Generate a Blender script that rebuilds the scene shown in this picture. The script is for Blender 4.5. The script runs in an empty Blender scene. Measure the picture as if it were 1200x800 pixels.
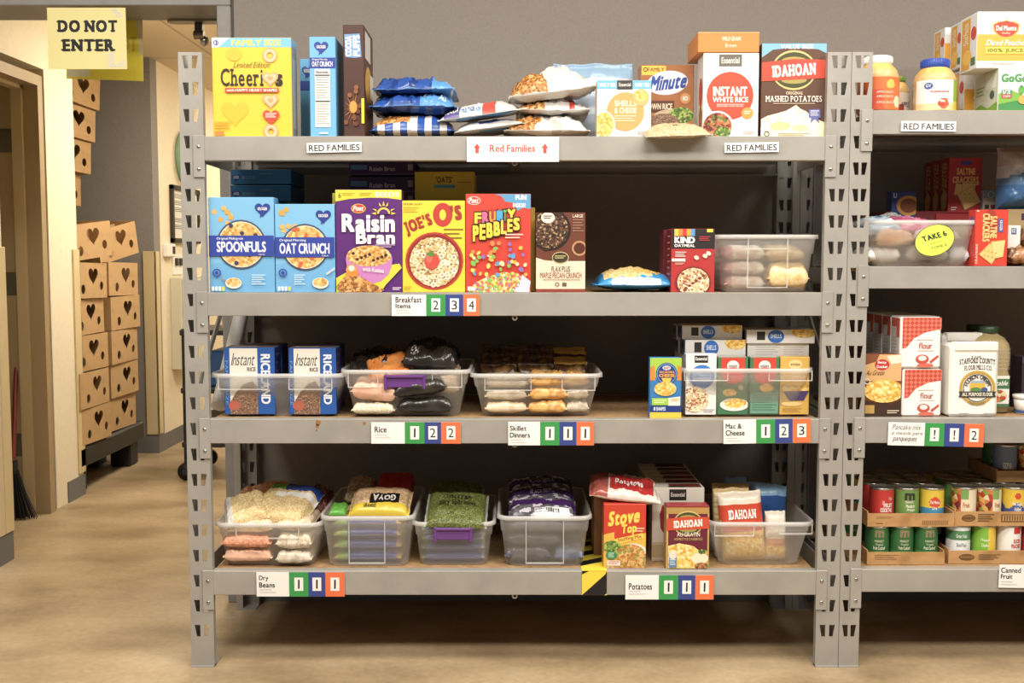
import bpy, bmesh, math, random
from mathutils import Vector, Matrix, Euler, noise
R = math.radians
S = bpy.context.scene
COL = S.collection

# ---------------------------------------------------------------- camera, light, exposure
F, CD, CH, PT = 1280.0, 3.2, 1.22, R(4.3)      # focal length in pixels, distance, height, downward pitch
cd = bpy.data.cameras.new('camera')
cam = bpy.data.objects.new('camera', cd)
COL.objects.link(cam)
cd.sensor_width = 36.0
cd.lens = F / 1200 * 36.0
cd.clip_start = 0.05
cam.location = (0, -CD, CH)
cam.rotation_euler = (R(90) - PT, 0, 0)
S.camera = cam

w = bpy.data.worlds.new('world')
S.world = w
w.use_nodes = True
bg = w.node_tree.nodes['Background']
bg.inputs[0].default_value = (0.93, 0.97, 1.0, 1)
bg.inputs[1].default_value = 0.10


def area_lamp(name, loc, sx, sy, power, col=(1, .93, .82), rot=(0, 0, 0)):
    l = bpy.data.lights.new(name, 'AREA')
    l.shape = 'RECTANGLE'
    l.size, l.size_y = sx, sy
    l.energy = power
    l.color = col
    o = bpy.data.objects.new(name, l)
    o.location = loc
    o.rotation_euler = rot
    COL.objects.link(o)
    return o


for lx_ in (-1.25, .55, 2.3):
    area_lamp('ceiling_troffer_light', (lx_, -.95, 2.94), 1.2, .6, 28, (1, .95, .87))
    area_lamp('ceiling_troffer_light', (lx_, -2.35, 2.94), 1.2, .6, 54, (1, .95, .87))
area_lamp('corridor_troffer_light', (-1.22, 2.6, 2.44), .55, 1.1, 30, (1, .92, .78))
area_lamp('corridor_troffer_light', (-1.22, 5.3, 2.44), .55, 1.1, 20, (1, .91, .76))

S.view_settings.view_transform = 'Standard'
S.view_settings.look = 'None'
S.view_settings.gamma = 1.0
S.view_settings.use_curve_mapping = False
S.view_settings.exposure = 0.3
S.cycles.transparent_max_bounces = 24
S.cycles.max_bounces = 10


# ---------------------------------------------------------------- geometry of the view
def ray(px, py):
    a, b = (px - 600) / F, (400 - py) / F
    return Vector((a, math.cos(PT) + b * math.sin(PT), -math.sin(PT) + b * math.cos(PT)))


def P(px, py, Y):
    """the point of the wall-parallel plane y=Y seen at a pixel of the photograph"""
    d = ray(px, py)
    return Vector((0, -CD, CH)) + d * ((Y + CD) / d.y)


def PX(px, py, X):
    d = ray(px, py)
    return Vector((0, -CD, CH)) + d * (X / d.x)


# ---------------------------------------------------------------- materials
MATS = {}


def lin(c):
    c /= 255.0
    return c / 12.92 if c <= .04045 else ((c + .055) / 1.055) ** 2.4


def rgb(h):
    h = h.lstrip('#')
    c = [lin(int(h[i:i + 2], 16)) for i in (0, 2, 4)]
    g = .25 * c[0] + .6 * c[1] + .15 * c[2]
    return tuple(.94 * (v * .91 + g * .09) for v in c) + (1,)


def mat(h, rough=.45, metal=0.0, name=None):
    """plain material from a hex colour"""
    k = (h, rough, metal)
    if k in MATS:
        return MATS[k]
    m = bpy.data.materials.new(name or 'ink_' + h.strip('#'))
    m.use_nodes = True
    b = m.node_tree.nodes['Principled BSDF']
    b.inputs['Base Color'].default_value = rgb(h)
    b.inputs['Roughness'].default_value = rough
    b.inputs['Metallic'].default_value = metal
    MATS[k] = m
    return m


def nodes(name, rough=.5, metal=0):
    m = bpy.data.materials.new(name)
    m.use_nodes = True
    nt = m.node_tree
    b = nt.nodes['Principled BSDF']
    b.inputs['Roughness'].default_value = rough
    b.inputs['Metallic'].default_value = metal
    tc = nt.nodes.new('ShaderNodeTexCoord')
    return m, nt, b, tc


def ramp(nt, cols, const=False):
    r = nt.nodes.new('ShaderNodeValToRGB')
    cr = r.color_ramp
    cr.interpolation = 'CONSTANT' if const else 'LINEAR'
    while len(cr.elements) < len(cols):
        cr.elements.new(.5)
    for i, c in enumerate(cols):
        cr.elements[i].position = i / (len(cols) if const else max(1, len(cols) - 1))
        cr.elements[i].color = rgb(c)
    return r


def food(name, cols, scale, rough=.55, bump=.3):
    """little pieces of food: voronoi cells in a handful of colours"""
    if name in MATS:
        return MATS[name]
    m, nt, b, tc = nodes(name, rough)
    v = nt.nodes.new('ShaderNodeTexVoronoi')
    v.inputs['Scale'].default_value = scale
    nt.links.new(tc.outputs['Object'], v.inputs['Vector'])
    sp = nt.nodes.new('ShaderNodeSeparateColor')
    nt.links.new(v.outputs['Color'], sp.inputs[0])
    r = ramp(nt, cols, True)
    nt.links.new(sp.outputs[0], r.inputs[0])
    nt.links.new(r.outputs[0], b.inputs['Base Color'])
    bp = nt.nodes.new('ShaderNodeBump')
    bp.inputs['Strength'].default_value = bump
    bp.inputs['Distance'].default_value = .002
    bp.invert = True
    nt.links.new(v.outputs['Distance'], bp.inputs['Height'])
    nt.links.new(bp.outputs[0], b.inputs['Normal'])
    MATS[name] = m
    return m


def mottled(name, cols, scale, rough=.5, metal=0, detail=4, stretch=(1, 1, 1), bump=0.0):
    """softly mottled surface: noise between colours"""
    if name in MATS:
        return MATS[name]
    m, nt, b, tc = nodes(name, rough, metal)
    mp = nt.nodes.new('ShaderNodeMapping')
    mp.inputs['Scale'].default_value = stretch
    n = nt.nodes.new('ShaderNodeTexNoise')
    n.inputs['Scale'].default_value = scale
    n.inputs['Detail'].default_value = detail
    nt.links.new(tc.outputs['Object'], mp.inputs[0])
    nt.links.new(mp.outputs[0], n.inputs['Vector'])
    r = ramp(nt, cols)
    for i, e in enumerate(r.color_ramp.elements):
        e.position = .3 + .4 * i / max(1, len(cols) - 1)
    nt.links.new(n.outputs['Fac'], r.inputs[0])
    nt.links.new(r.outputs[0], b.inputs['Base Color'])
    if bump:
        bp = nt.nodes.new('ShaderNodeBump')
        bp.inputs['Strength'].default_value = bump
        bp.inputs['Distance'].default_value = .003
        nt.links.new(n.outputs['Fac'], bp.inputs['Height'])
        nt.links.new(bp.outputs[0], b.inputs['Normal'])
    MATS[name] = m
    return m


def plastic(name, h, fac, rough=.25, milk=.0):
    """frosted see-through plastic: mostly clear, partly milky"""
    if name in MATS:
        return MATS[name]
    m, nt, b, tc = nodes(name, rough)
    b.inputs['Base Color'].default_value = rgb(h)
    t = nt.nodes.new('ShaderNodeBsdfTransparent')
    t.inputs[0].default_value = (.97, .97, .96, 1)
    mx = nt.nodes.new('ShaderNodeMixShader')
    mx.inputs[0].default_value = fac
    tl = nt.nodes.new('ShaderNodeBsdfTranslucent')
    tl.inputs[0].default_value = rgb(h)
    m2 = nt.nodes.new('ShaderNodeMixShader')
    m2.inputs[0].default_value = milk
    nt.links.new(b.outputs[0], m2.inputs[1])
    nt.links.new(tl.outputs[0], m2.inputs[2])
    nt.links.new(t.outputs[0], mx.inputs[1])
    nt.links.new(m2.outputs[0], mx.inputs[2])
    nt.links.new(mx.outputs[0], nt.nodes['Material Output'].inputs[0])
    MATS[name] = m
    return m


def glowing(name, h, e):
    m, nt, b, tc = nodes(name)
    b.inputs['Base Color'].default_value = rgb(h)
    b.inputs['Emission Color'].default_value = rgb(h)
    b.inputs['Emission Strength'].default_value = e
    return m


STEEL = mottled('grey_shelf_paint', ['9d9992', 'a5a199', 'aba79e'], 9, .42, .15)
BRACK = mottled('grey_bracket_paint', ['a29e97', 'aeaaa2'], 12, .4, .2)
BOARD = mottled('particle_board', ['937048', 'a88456', 'b59164'], 60, .7, 0, 6)
WALLP = mottled('taupe_wall_paint', ['8c837a', '928980'], 120, .8, 0, 2, bump=.15)
GREYW = mottled('grey_corridor_paint', ['837e7a', '8b8682'], 120, .8, 0, 2, bump=.15)
CREAM = mottled('cream_wall_paint', ['e9dcc0', 'eee2c8'], 40, .75, 0, 2)
TRIM = mat('d9c494', .5, 0, 'tan_trim_paint')
FRAME = mottled('grey_door_frame_paint', ['8c8884', '94908b'], 30, .5)
COVE = mat('6f6f6e', .6, 0, 'grey_rubber_base')
CARD = mottled('brown_cardboard', ['b5905f', 'c09a68', 'ba9563'], 14, .8)
TUB = plastic('frosted_plastic', 'fbfaf8', .29, .4, .55)
RIB = plastic('ribbed_plastic', 'f4f3f0', .35)
RIMP = plastic('milky_plastic', 'fbfaf8', .5, .3, .4)
FILM = plastic('clear_film', 'f6f4ee', .22, .12)
GLASS = plastic('clear_jar', 'f2efe6', .12, .08)
BLACK = mat('1b1b1d', .5)
WHITE = mat('f3f1ec', .5)
CHROME = mat('b9b7b2', .25, 1.0, 'bright_steel')


# ---------------------------------------------------------------- mesh building
class M:
    """collects faces with materials, linked as ONE mesh object"""

    def __init__(s):
        s.v, s.f, s.mi, s.sm, s.mats = [], [], [], [], []

    def slot(s, m):
        if isinstance(m, str):
            m = mat(m)
        if m not in s.mats:
            s.mats.append(m)
        return s.mats.index(m)

    def add(s, verts, faces, m, smooth=False):
        b = len(s.v)
        s.v += [tuple(v) for v in verts]
        k = s.slot(m)
        for f in faces:
            s.f.append([i + b for i in f])
            s.mi.append(k)
            s.sm.append(smooth)

    def box(s, x0, y0, z0, x1, y1, z1, m, b=0.0):
        if b <= 0:
            v = [(x, y, z) for z in (z0, z1) for y in (y0, y1) for x in (x0, x1)]
            s.add(v, [(0, 2, 3, 1), (4, 5, 7, 6), (0, 1, 5, 4), (2, 6, 7, 3), (0, 4, 6, 2), (1, 3, 7, 5)], m)
            return
        X, Y, Z = (x0, x1), (y0, y1), (z0, z1)
        v, idx = [], {}
        for i in (0, 1):
            for j in (0, 1):
                for k in (0, 1):
                    sx, sy, sz = (1 - 2 * i) * b, (1 - 2 * j) * b, (1 - 2 * k) * b
                    for a, p in enumerate(((X[i], Y[j] + sy, Z[k] + sz), (X[i] + sx, Y[j], Z[k] + sz), (X[i] + sx, Y[j] + sy, Z[k]))):
                        idx[i, j, k, a] = len(v)
                        v.append(p)
        f = []
        q = ((0, 0), (1, 0), (1, 1), (0, 1))
        for e in (0, 1):
            f.append([idx[e, j, k, 0] for j, k in q])
            f.append([idx[i, e, k, 1] for i, k in q])
            f.append([idx[i, j, e, 2] for i, j in q])
        for i in (0, 1):
            for j in (0, 1):
                f.append([idx[i, j, 0, 0], idx[i, j, 1, 0], idx[i, j, 1, 1], idx[i, j, 0, 1]])
                f.append([idx[i, 0, j, 0], idx[i, 1, j, 0], idx[i, 1, j, 2], idx[i, 0, j, 2]])
                f.append([idx[0, i, j, 1], idx[1, i, j, 1], idx[1, i, j, 2], idx[0, i, j, 2]])
                for k in (0, 1):
                    f.append([idx[i, j, k, a] for a in (0, 1, 2)])
        s.add(v, f, m)

    def tube(s, pts, r, m, n=10, smooth=True):
        pts = [Vector(p) for p in pts]
        v, f = [], []
        for i, p in enumerate(pts):
            d = (pts[min(i + 1, len(pts) - 1)] - pts[max(i - 1, 0)]).normalized()
            a = d.cross(Vector((0, 0, 1)) if abs(d.z) < .9 else Vector((1, 0, 0))).normalized()
            c = d.cross(a)
            for k in range(n):
                t = 2 * math.pi * k / n
                v.append(p + a * (r * math.cos(t)) + c * (r * math.sin(t)))
        for i in range(len(pts) - 1):
            for k in range(n):
                f.append((i * n + k, i * n + (k + 1) % n, (i + 1) * n + (k + 1) % n, (i + 1) * n + k))
        s.add(v, f, m, smooth)
        s.add(v[:n], [tuple(range(n))], m)
        s.add(v[-n:], [tuple(range(n))], m)

    def lathe(s, prof, m, n=28, c=(0, 0, 0), smooth=True):
        """prof: list of (radius, z)"""
        v, f = [], []
        for r, z in prof:
            for k in range(n):
                t = 2 * math.pi * k / n
                v.append((c[0] + r * math.cos(t), c[1] + r * math.sin(t), c[2] + z))
        for i in range(len(prof) - 1):
            for k in range(n):
                f.append((i * n + k, i * n + (k + 1) % n, (i + 1) * n + (k + 1) % n, (i + 1) * n + k))
        s.add(v, f, m, smooth)

    def prism(s, pts, y0, y1, m):
        """outline in (x, z) given thickness from y0 to y1"""
        n = len(pts)
        v = [(x, y0, z) for x, z in pts] + [(x, y1, z) for x, z in pts]
        f = [tuple(range(n)), tuple(range(2 * n - 1, n - 1, -1))] + [(i, (i + 1) % n, n + (i + 1) % n, n + i) for i in range(n)]
        s.add(v, f, m)

    def obj(s, name, parent=None, loc=(0, 0, 0), rot=(0, 0, 0)):
        me = bpy.data.meshes.new(name)
        me.from_pydata(s.v, [], s.f)
        for m in s.mats:
            me.materials.append(m)
        me.polygons.foreach_set('material_index', s.mi)
        me.polygons.foreach_set('use_smooth', s.sm)
        me.update()
        o = bpy.data.objects.new(name, me)
        COL.objects.link(o)
        o.location = loc
        o.rotation_euler = rot
        if parent:
            o.parent = parent
        return o


def tag(o, label=None, cat=None, group=None, kind=None):
    for k, v in (('label', label), ('category', cat), ('group', group), ('kind', kind)):
        if v:
            o[k] = v
    return o


def empty(name, loc, label, cat, group=None, rot=(0, 0, 0)):
    o = bpy.data.objects.new(name, None)
    o.empty_display_size = .05
    COL.objects.link(o)
    o.location = loc
    o.rotation_euler = rot
    return tag(o, label, cat, group)


def struct(name, m, **k):
    return tag(m.obj(name, **k), kind='structure')


def panel(outer, holes, t, name):
    """flat sheet with real holes: outlines in (x, z), thickness t in y; returns (verts, faces)"""
    cu = bpy.data.curves.new(name, 'CURVE')
    cu.dimensions = '2D'
    cu.fill_mode = 'BOTH'
    cu.extrude = t / 2
    for loop in [outer] + holes:
        sp = cu.splines.new('POLY')
        sp.points.add(len(loop) - 1)
        for p, (x, z) in zip(sp.points, loop):
            p.co = (x, z, 0, 1)
        sp.use_cyclic_u = True
    o = bpy.data.objects.new(name, cu)
    COL.objects.link(o)
    me = bpy.data.meshes.new_from_object(o.evaluated_get(bpy.context.evaluated_depsgraph_get()))
    v = [(a.co.x, -a.co.z, a.co.y) for a in me.vertices]
    f = [tuple(p.vertices) for p in me.polygons]
    bpy.data.objects.remove(o)
    bpy.data.curves.remove(cu)
    bpy.data.meshes.remove(me)
    return v, f


# ---------------------------------------------------------------- lettering
GL = {}
SERIF = {  # where a slab goes: (fraction of the letter's width, 0 foot / 1 head)
    'I': [(.5, 0), (.5, 1)], 'D': [(.06, 0), (.06, 1)], 'N': [(.08, 0), (.08, 1), (.92, 1)], 'T': [(.5, 0)], 'E': [(.06, 0), (.06, 1)],
    'R': [(.06, 0), (.92, 0), (.06, 1)], 'A': [(.08, 0), (.92, 0)], 'H': [(.08, 0), (.92, 0), (.08, 1), (.92, 1)], 'M': [(.06, 0), (.94, 0), (.06, 1), (.94, 1)],
    'P': [(.08, 0), (.08, 1)], 'F': [(.08, 0), (.08, 1)], 'L': [(.08, 0), (.08, 1)], 'U': [(.08, 1), (.92, 1)], 'Y': [(.5, 0), (.05, 1), (.95, 1)],
    'h': [(.1, 0), (.9, 0), (.1, 1)], 'r': [(.15, 0), (.12, 1)], 'i': [(.5, 0)], 'n': [(.1, 0), (.9, 0), (.1, 1)], 'B': [(.06, 0), (.06, 1)], 'J': [(.7, 1)],
    'W': [(.06, 1), (.94, 1)], 'V': [(.06, 1), (.94, 1)], 'K': [(.08, 0), (.92, 0), (.08, 1), (.9, 1)], 'l': [(.5, 0), (.4, 1)], 'd': [(.9, 0), (.85, 1)],
}


def glyph(c, bold):
    if (c, bold) in GL:
        return GL[c, bold]
    cu = bpy.data.curves.new('letter', 'FONT')
    cu.body = c
    cu.offset = bold
    cu.resolution_u = 3
    o = bpy.data.objects.new('letter', cu)
    COL.objects.link(o)
    me = bpy.data.meshes.new_from_object(o.evaluated_get(bpy.context.evaluated_depsgraph_get()))
    v = [(a.co.x, a.co.y) for a in me.vertices]
    f = [tuple(p.vertices) for p in me.polygons]
    bpy.data.objects.remove(o)
    bpy.data.curves.remove(cu)
    bpy.data.meshes.remove(me)
    GL[c, bold] = (v, f)
    return v, f


def layout(s, bold=.0, serif=False, gap=.075):
    """one line of lettering: 2-D verts and faces (y up), and its bounds"""
    V, Fc, x = [], [], 0.0
    for c in s:
        if c == ' ':
            x += .26
            continue
        v, f = glyph(c, 0.0)
        if not v:
            x += .3
            continue
        lo, hi = min(a for a, b in v), max(a for a, b in v)
        b0, b1 = min(b for a, b in v), max(b for a, b in v)
        for q_, (sx, sy) in enumerate(((0, 0),) if bold <= .005 else ((-1, -.7), (1, -.7), (1, .7), (-1, .7), (0, 0))):
            n = len(V)
            V += [(a - lo + x + sx * bold, b + sy * bold, q_ * 3e-5) for a, b in v]
            Fc += [tuple(i + n for i in q) for q in f]
        if serif and c in SERIF:
            for fx, top in SERIF[c]:
                cx = x + fx * (hi - lo)
                hw, th = .12 + bold, .075 + bold * .6
                y0 = (b1 - th) if top else b0
                n = len(V)
                V += [(cx - hw, y0, 1.5e-4), (cx + hw, y0, 1.5e-4), (cx + hw, y0 + th, 1.5e-4), (cx - hw, y0 + th, 1.5e-4)]
                Fc.append((n, n + 1, n + 2, n + 3))
        x += hi - lo + gap + bold * 1.2 + (.07 if serif else 0)
    if not V:
        return [], [], (0, 0, 1, 1)
    xs, ys = [p[0] for p in V], [p[1] for p in V]
    return V, Fc, (min(xs), min(ys), max(xs), max(ys))


class Face:
    """prints ink on a flat face: photo-pixel (or percent) rectangle mapped onto origin + u*U + v*V, each layer a hair above the last"""

    def __init__(s, m, x0, y0, x1, y1, o, U, V, N):
        s.m, s.r = m, (x0, y0, x1, y1)
        s.o, s.U, s.V, s.N = Vector(o), Vector(U), Vector(V), Vector(N)
        s.k = 1

    def pt(s, x, y, clip=True):
        x0, y0, x1, y1 = s.r
        u, v = (x - x0) / (x1 - x0), (y - y0) / (y1 - y0)
        if clip:
            u, v = min(max(u, .003), .997), min(max(v, .003), .997)
        return s.o + s.U * u + s.V * v + s.N * (.00022 * s.k)

    def P(s, pts, c):
        s.m.add([s.pt(*p) for p in pts], [tuple(range(len(pts)))], c)
        s.k += 1

    def R(s, x0, y0, x1, y1, c):
        s.P([(x0, y0), (x1, y0), (x1, y1), (x0, y1)], c)

    def E(s, cx, cy, rx, ry, c, a0=0, a1=360, rot=0, n=28):
        pts = []
        ca, sa = math.cos(R(rot)), math.sin(R(rot))
        for i in range(n + (a1 - a0 < 360)):
            t = R(a0 + (a1 - a0) * i / n)
            a, b = rx * math.cos(t), ry * math.sin(t)
            pts.append((cx + a * ca - b * sa, cy + a * sa + b * ca))
        s.P(pts, c)

    def ring(s, cx, cy, r, t, c, ry=None):
        ry = ry or r
        n = 24
        v, f = [], []
        for i in range(n):
            a = 2 * math.pi * i / n
            v.append(s.pt(cx + r * math.cos(a), cy + ry * math.sin(a)))
            v.append(s.pt(cx + (r - t) * math.cos(a), cy + (ry - t) * math.sin(a)))
        for i in range(n):
            j = (i + 1) % n
            f.append((2 * i, 2 * j, 2 * j + 1, 2 * i + 1))
        s.m.add(v, f, c)
        s.k += 1

    def heart(s, cx, cy, r, c):
        pts = []
        for i in range(28):
            t = 2 * math.pi * i / 28
            pts.append((cx + r * math.sin(t) ** 3, cy - r * (13 * math.cos(t) - 5 * math.cos(2 * t) - 2 * math.cos(3 * t) - math.cos(4 * t)) / 16))
        s.P(pts, c)

    def T(s, txt, x0, y0, x1, y1, c, bold=.0, serif=False, rot=0, slant=0.0, arc=0.0):
        """fit one line of text into a rectangle; rot 0, 90 (reads down), -90, 180, or a small tilt in degrees; arc lifts the middle"""
        V, Fc, (a0, b0, a1, b1) = layout(txt, bold, serif)
        if not V:
            return
        pts = []
        cx, cy = (x0 + x1) / 2, (y0 + y1) / 2
        W, H = x1 - x0, y1 - y0
        ca, sa = math.cos(R(rot)), math.sin(R(rot))
        for a, b, up in V:
            u, v = (a - a0) / (a1 - a0), (b - b0) / (b1 - b0)
            if rot == 90:
                x, y = x0 + v * W, y0 + u * H
            elif rot == -90:
                x, y = x1 - v * W, y1 - u * H
            elif rot == 180:
                x, y = x1 - u * W, y0 + v * H
            else:
                dx, dy = (u - .5) * W + slant * (v - .5) * H, (.5 - v) * H - arc * (1 - (2 * u - 1) ** 2)
                x, y = cx + dx * ca - dy * sa, cy + dx * sa + dy * ca
            pts.append(s.pt(x, y, False) + s.N * up)
        s.m.add(pts, Fc, c)
        s.k += 1

    def lines(s, x0, y0, x1, y1, n, c, frac=.45):
        """small print nobody can read: n thin lines"""
        for i in range(n):
            y = y0 + (y1 - y0) * i / n
            e = x1 - (x1 - x0) * (.0, .18, .07, .3)[i % 4]
            s.R(x0, y, e, y + (y1 - y0) / n * frac, c)
            s.k -= 1
        s.k += 1


class Pack(Face):
    """a carton: x0..y1 is where its front stands in the photo, Y its distance, T its depth, z what it stands on"""

    def __init__(s, x0, y0, x1, y1, Y, T, body, z=None, yaw=0, bev=.0016):
        xm, ym = (x0 + x1) / 2, (y0 + y1) / 2
        zb = P(xm, y1, Y).z if z is None else z
        X0, X1 = P(x0, ym, Y).x, P(x1, ym, Y).x
        s.W, s.H, s.T_ = X1 - X0, P(xm, y0, Y).z - zb, T
        s.mesh = M()
        s.loc = ((X0 + X1) / 2, Y, zb)
        s.yaw = yaw
        s.mesh.box(-s.W / 2, 0, 0, s.W / 2, T, s.H, body, bev)
        s.px = (x0, y0, x1, y1)
        s.on('F')

    def on(s, side):
        W, H, T = s.W, s.H, s.T_
        if side == 'F':
            Face.__init__(s, s.mesh, *s.px, (-W / 2, 0, H), (W, 0, 0), (0, 0, -H), (0, -1, 0))
        elif side == 'R':
            Face.__init__(s, s.mesh, 0, 0, 100, 100, (W / 2, 0, H), (0, T, 0), (0, 0, -H), (1, 0, 0))
        elif side == 'L':
            Face.__init__(s, s.mesh, 0, 0, 100, 100, (-W / 2, T, H), (0, -T, 0), (0, 0, -H), (-1, 0, 0))
        elif side == 'U':
            Face.__init__(s, s.mesh, 0, 0, 100, 100, (-W / 2, T, H), (W, 0, 0), (0, -T, 0), (0, 0, 1))
        return s

    def done(s, name, label, cat, group=None):
        return tag(s.mesh.obj(name, loc=s.loc, rot=(0, 0, R(s.yaw))), label, cat, group)


# ---------------------------------------------------------------- bags
def pillow(W, L, T, zone, seed=0, nx=46, ny=34, wr=.25, seal=.07, bend=0.0, ends='x', flat=.25, pw=2.6, ex=.55):
    """a filled bag lying in x-y: W along x, L along y, T thick; crimped flat ends; zone(u, v, top) gives each spot's material.
    Returns (mesh, surface function for the upper side)"""
    m = M()

    def h(u, v):
        a, b = abs(u), abs(v)
        if ends == 'x':
            a = min(1, a / (1 - seal))
        else:
            b = min(1, b / (1 - seal))
        return (max(0, 1 - a ** pw) ** ex) * (max(0, 1 - b ** pw) ** ex)

    def wrk(u, v):
        p = Vector((u * 2.2 + seed * 7.3, v * 2.2 - seed * 3.1, seed * 1.7))
        q = Vector((u * 6 + seed * 3.3, v * 6 + seed, seed * 2.1))
        r = noise.noise(p) * .55 + abs(noise.noise(q)) * .5
        g = Vector((u * 10 + seed, v * 13 - seed, seed * .7))
        r += .28 * abs(noise.noise(g)) - .1
        e = abs(u) if ends == 'x' else abs(v)
        c = v if ends == 'x' else u
        r += .5 * max(0, e - .45) * noise.noise(Vector((c * 9, seed * 2.0, e * 1.5)))
        return r

    def top(u, v):
        k = h(u, v)
        z = T * (1 - flat) * k + T * wr * wrk(u, v) * (.25 + .75 * k) + bend * u * u
        e = abs(u) if ends == 'x' else abs(v)
        if e > 1 - seal:
            z += .0015 * math.sin((v if ends == 'x' else u) * 40) + T * .08 * noise.noise(Vector((u * 3, v * 4, seed)))
        return z

    def bot(u, v):
        k = h(u, v)
        return min(top(u, v) - .0012, -T * flat * k + T * wr * .3 * wrk(u + 3, v) * k + bend * u * u)

    def edge(u, v):
        x, y = u * W / 2, v * L / 2
        # wavy outline
        x += .012 * W * noise.noise(Vector((seed, v * 2.5, 1.5))) * abs(u)
        y += .02 * L * noise.noise(Vector((u * 2.5, seed, 4.5))) * abs(v)
        return x, y

    def warp(t):
        return math.sin(t * math.pi / 2) * .55 + t * .45
    us = [warp(-1 + 2 * i / nx) for i in range(nx + 1)]
    vs = [warp(-1 + 2 * j / ny) for j in range(ny + 1)]
    lo = min(bot(u, v) for u in us for v in vs)
    for side, fn in ((1, top), (0, bot)):
        V = []
        for v in vs:
            for u in us:
                x, y = edge(u, v)
                V.append((x, y, fn(u, v) - lo))
        by = {}
        for j in range(ny):
            for i in range(nx):
                k = j * (nx + 1) + i
                q = (k, k + 1, k + nx + 2, k + nx + 1)
                mm = zone((us[i] + us[i + 1]) / 2, (vs[j] + vs[j + 1]) / 2, side)
                by.setdefault(mm, []).append(q if side else q[::-1])
        b = len(m.v)
        m.v += V
        for mm, fs in by.items():
            k = m.slot(mm)
            for q in fs:
                m.f.append([i + b for i in q])
                m.mi.append(k)
                m.sm.append(True)
    # close the thin edge all round
    n = (nx + 1) * (ny + 1)
    rim = [j for j in range(nx)] + [nx + j * (nx + 1) for j in range(ny)] + [n - 1 - j for j in range(nx)] + [(ny - j) * (nx + 1) for j in range(ny)]
    k = m.slot(zone(1, 0, 1))
    for a, b in zip(rim, rim[1:] + rim[:1]):
        m.f.append([a, n + a, n + b, b])
        m.mi.append(k)
        m.sm.append(True)
    return m, (lambda u, v: (*edge(u, v), top(u, v) - lo + .0008))


def bag_text(m, surf, txt, u0, v0, u1, v1, c, bold=.02, rot=0, serif=False, lift=.0008):
    """lettering that follows a bag's upper side; (u0, v0) lower-left, (u1, v1) upper-right of the text's box"""
    V, Fc, (a0, b0, a1, b1) = layout(txt, bold, serif)
    pts = []
    for a, b, up in V:
        u, v = (a - a0) / (a1 - a0), (b - b0) / (b1 - b0)
        if rot == 180:
            u, v = 1 - u, 1 - v
        x, y, z = surf(u0 + (u1 - u0) * u, v0 + (v1 - v0) * v)
        pts.append((x, y, z + lift + up))
    m.add(pts, Fc, c)


def bag(name, label, cat, x0, y0, x1, y1, Y, L, zone, z=None, group=None, seed=0, rot=(0, 0, 0), texts=(), up=False, **k):
    """a bag seen in the photo's rectangle x0..y1. Lying (up=False): nearest edge at Y, L deep. Standing (up=True): its face towards the room, L thick"""
    xm, ym = (x0 + x1) / 2, (y0 + y1) / 2
    zb = P(xm, y1, Y).z if z is None else z
    X0, X1 = P(x0, ym, Y).x, P(x1, ym, Y).x
    H = P(xm, y0, Y).z - zb
    if up:
        m, sf = pillow(X1 - X0, H, L, zone, seed, ends='y', **k)
        for t in texts:
            bag_text(m, sf, *t)
        o = m.obj(name, loc=((X0 + X1) / 2, Y + L, zb + H / 2), rot=(R(90) + rot[0], rot[1], rot[2]))
    else:
        m, sf = pillow(X1 - X0, L, H, zone, seed, **k)
        for t in texts:
            bag_text(m, sf, *t)
        o = m.obj(name, loc=((X0 + X1) / 2, Y + L / 2, zb), rot=rot)
    return tag(o, label, cat, group)


def rloop(x0, y0, x1, y1, r, n=5):
    pts = []
    for cx, cy, a in ((x1 - r, y1 - r, 0), (x0 + r, y1 - r, 90), (x0 + r, y0 + r, 180), (x1 - r, y0 + r, 270)):
        for i in range(n + 1):
            t = R(a + 90 * i / n)
            pts.append((cx + r * math.cos(t), cy + r * math.sin(t)))
    return pts


def loft(m, loops, mt, smooth=True, closed=False):
    n = len(loops[0])
    v = [p for l in loops for p in l]
    f = []
    k = len(loops)
    for i in range(k if closed else k - 1):
        for j in range(n):
            a, b = i * n, ((i + 1) % k) * n
            f.append((a + j, a + (j + 1) % n, b + (j + 1) % n, b + j))
    m.add(v, f, mt, smooth)


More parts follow.
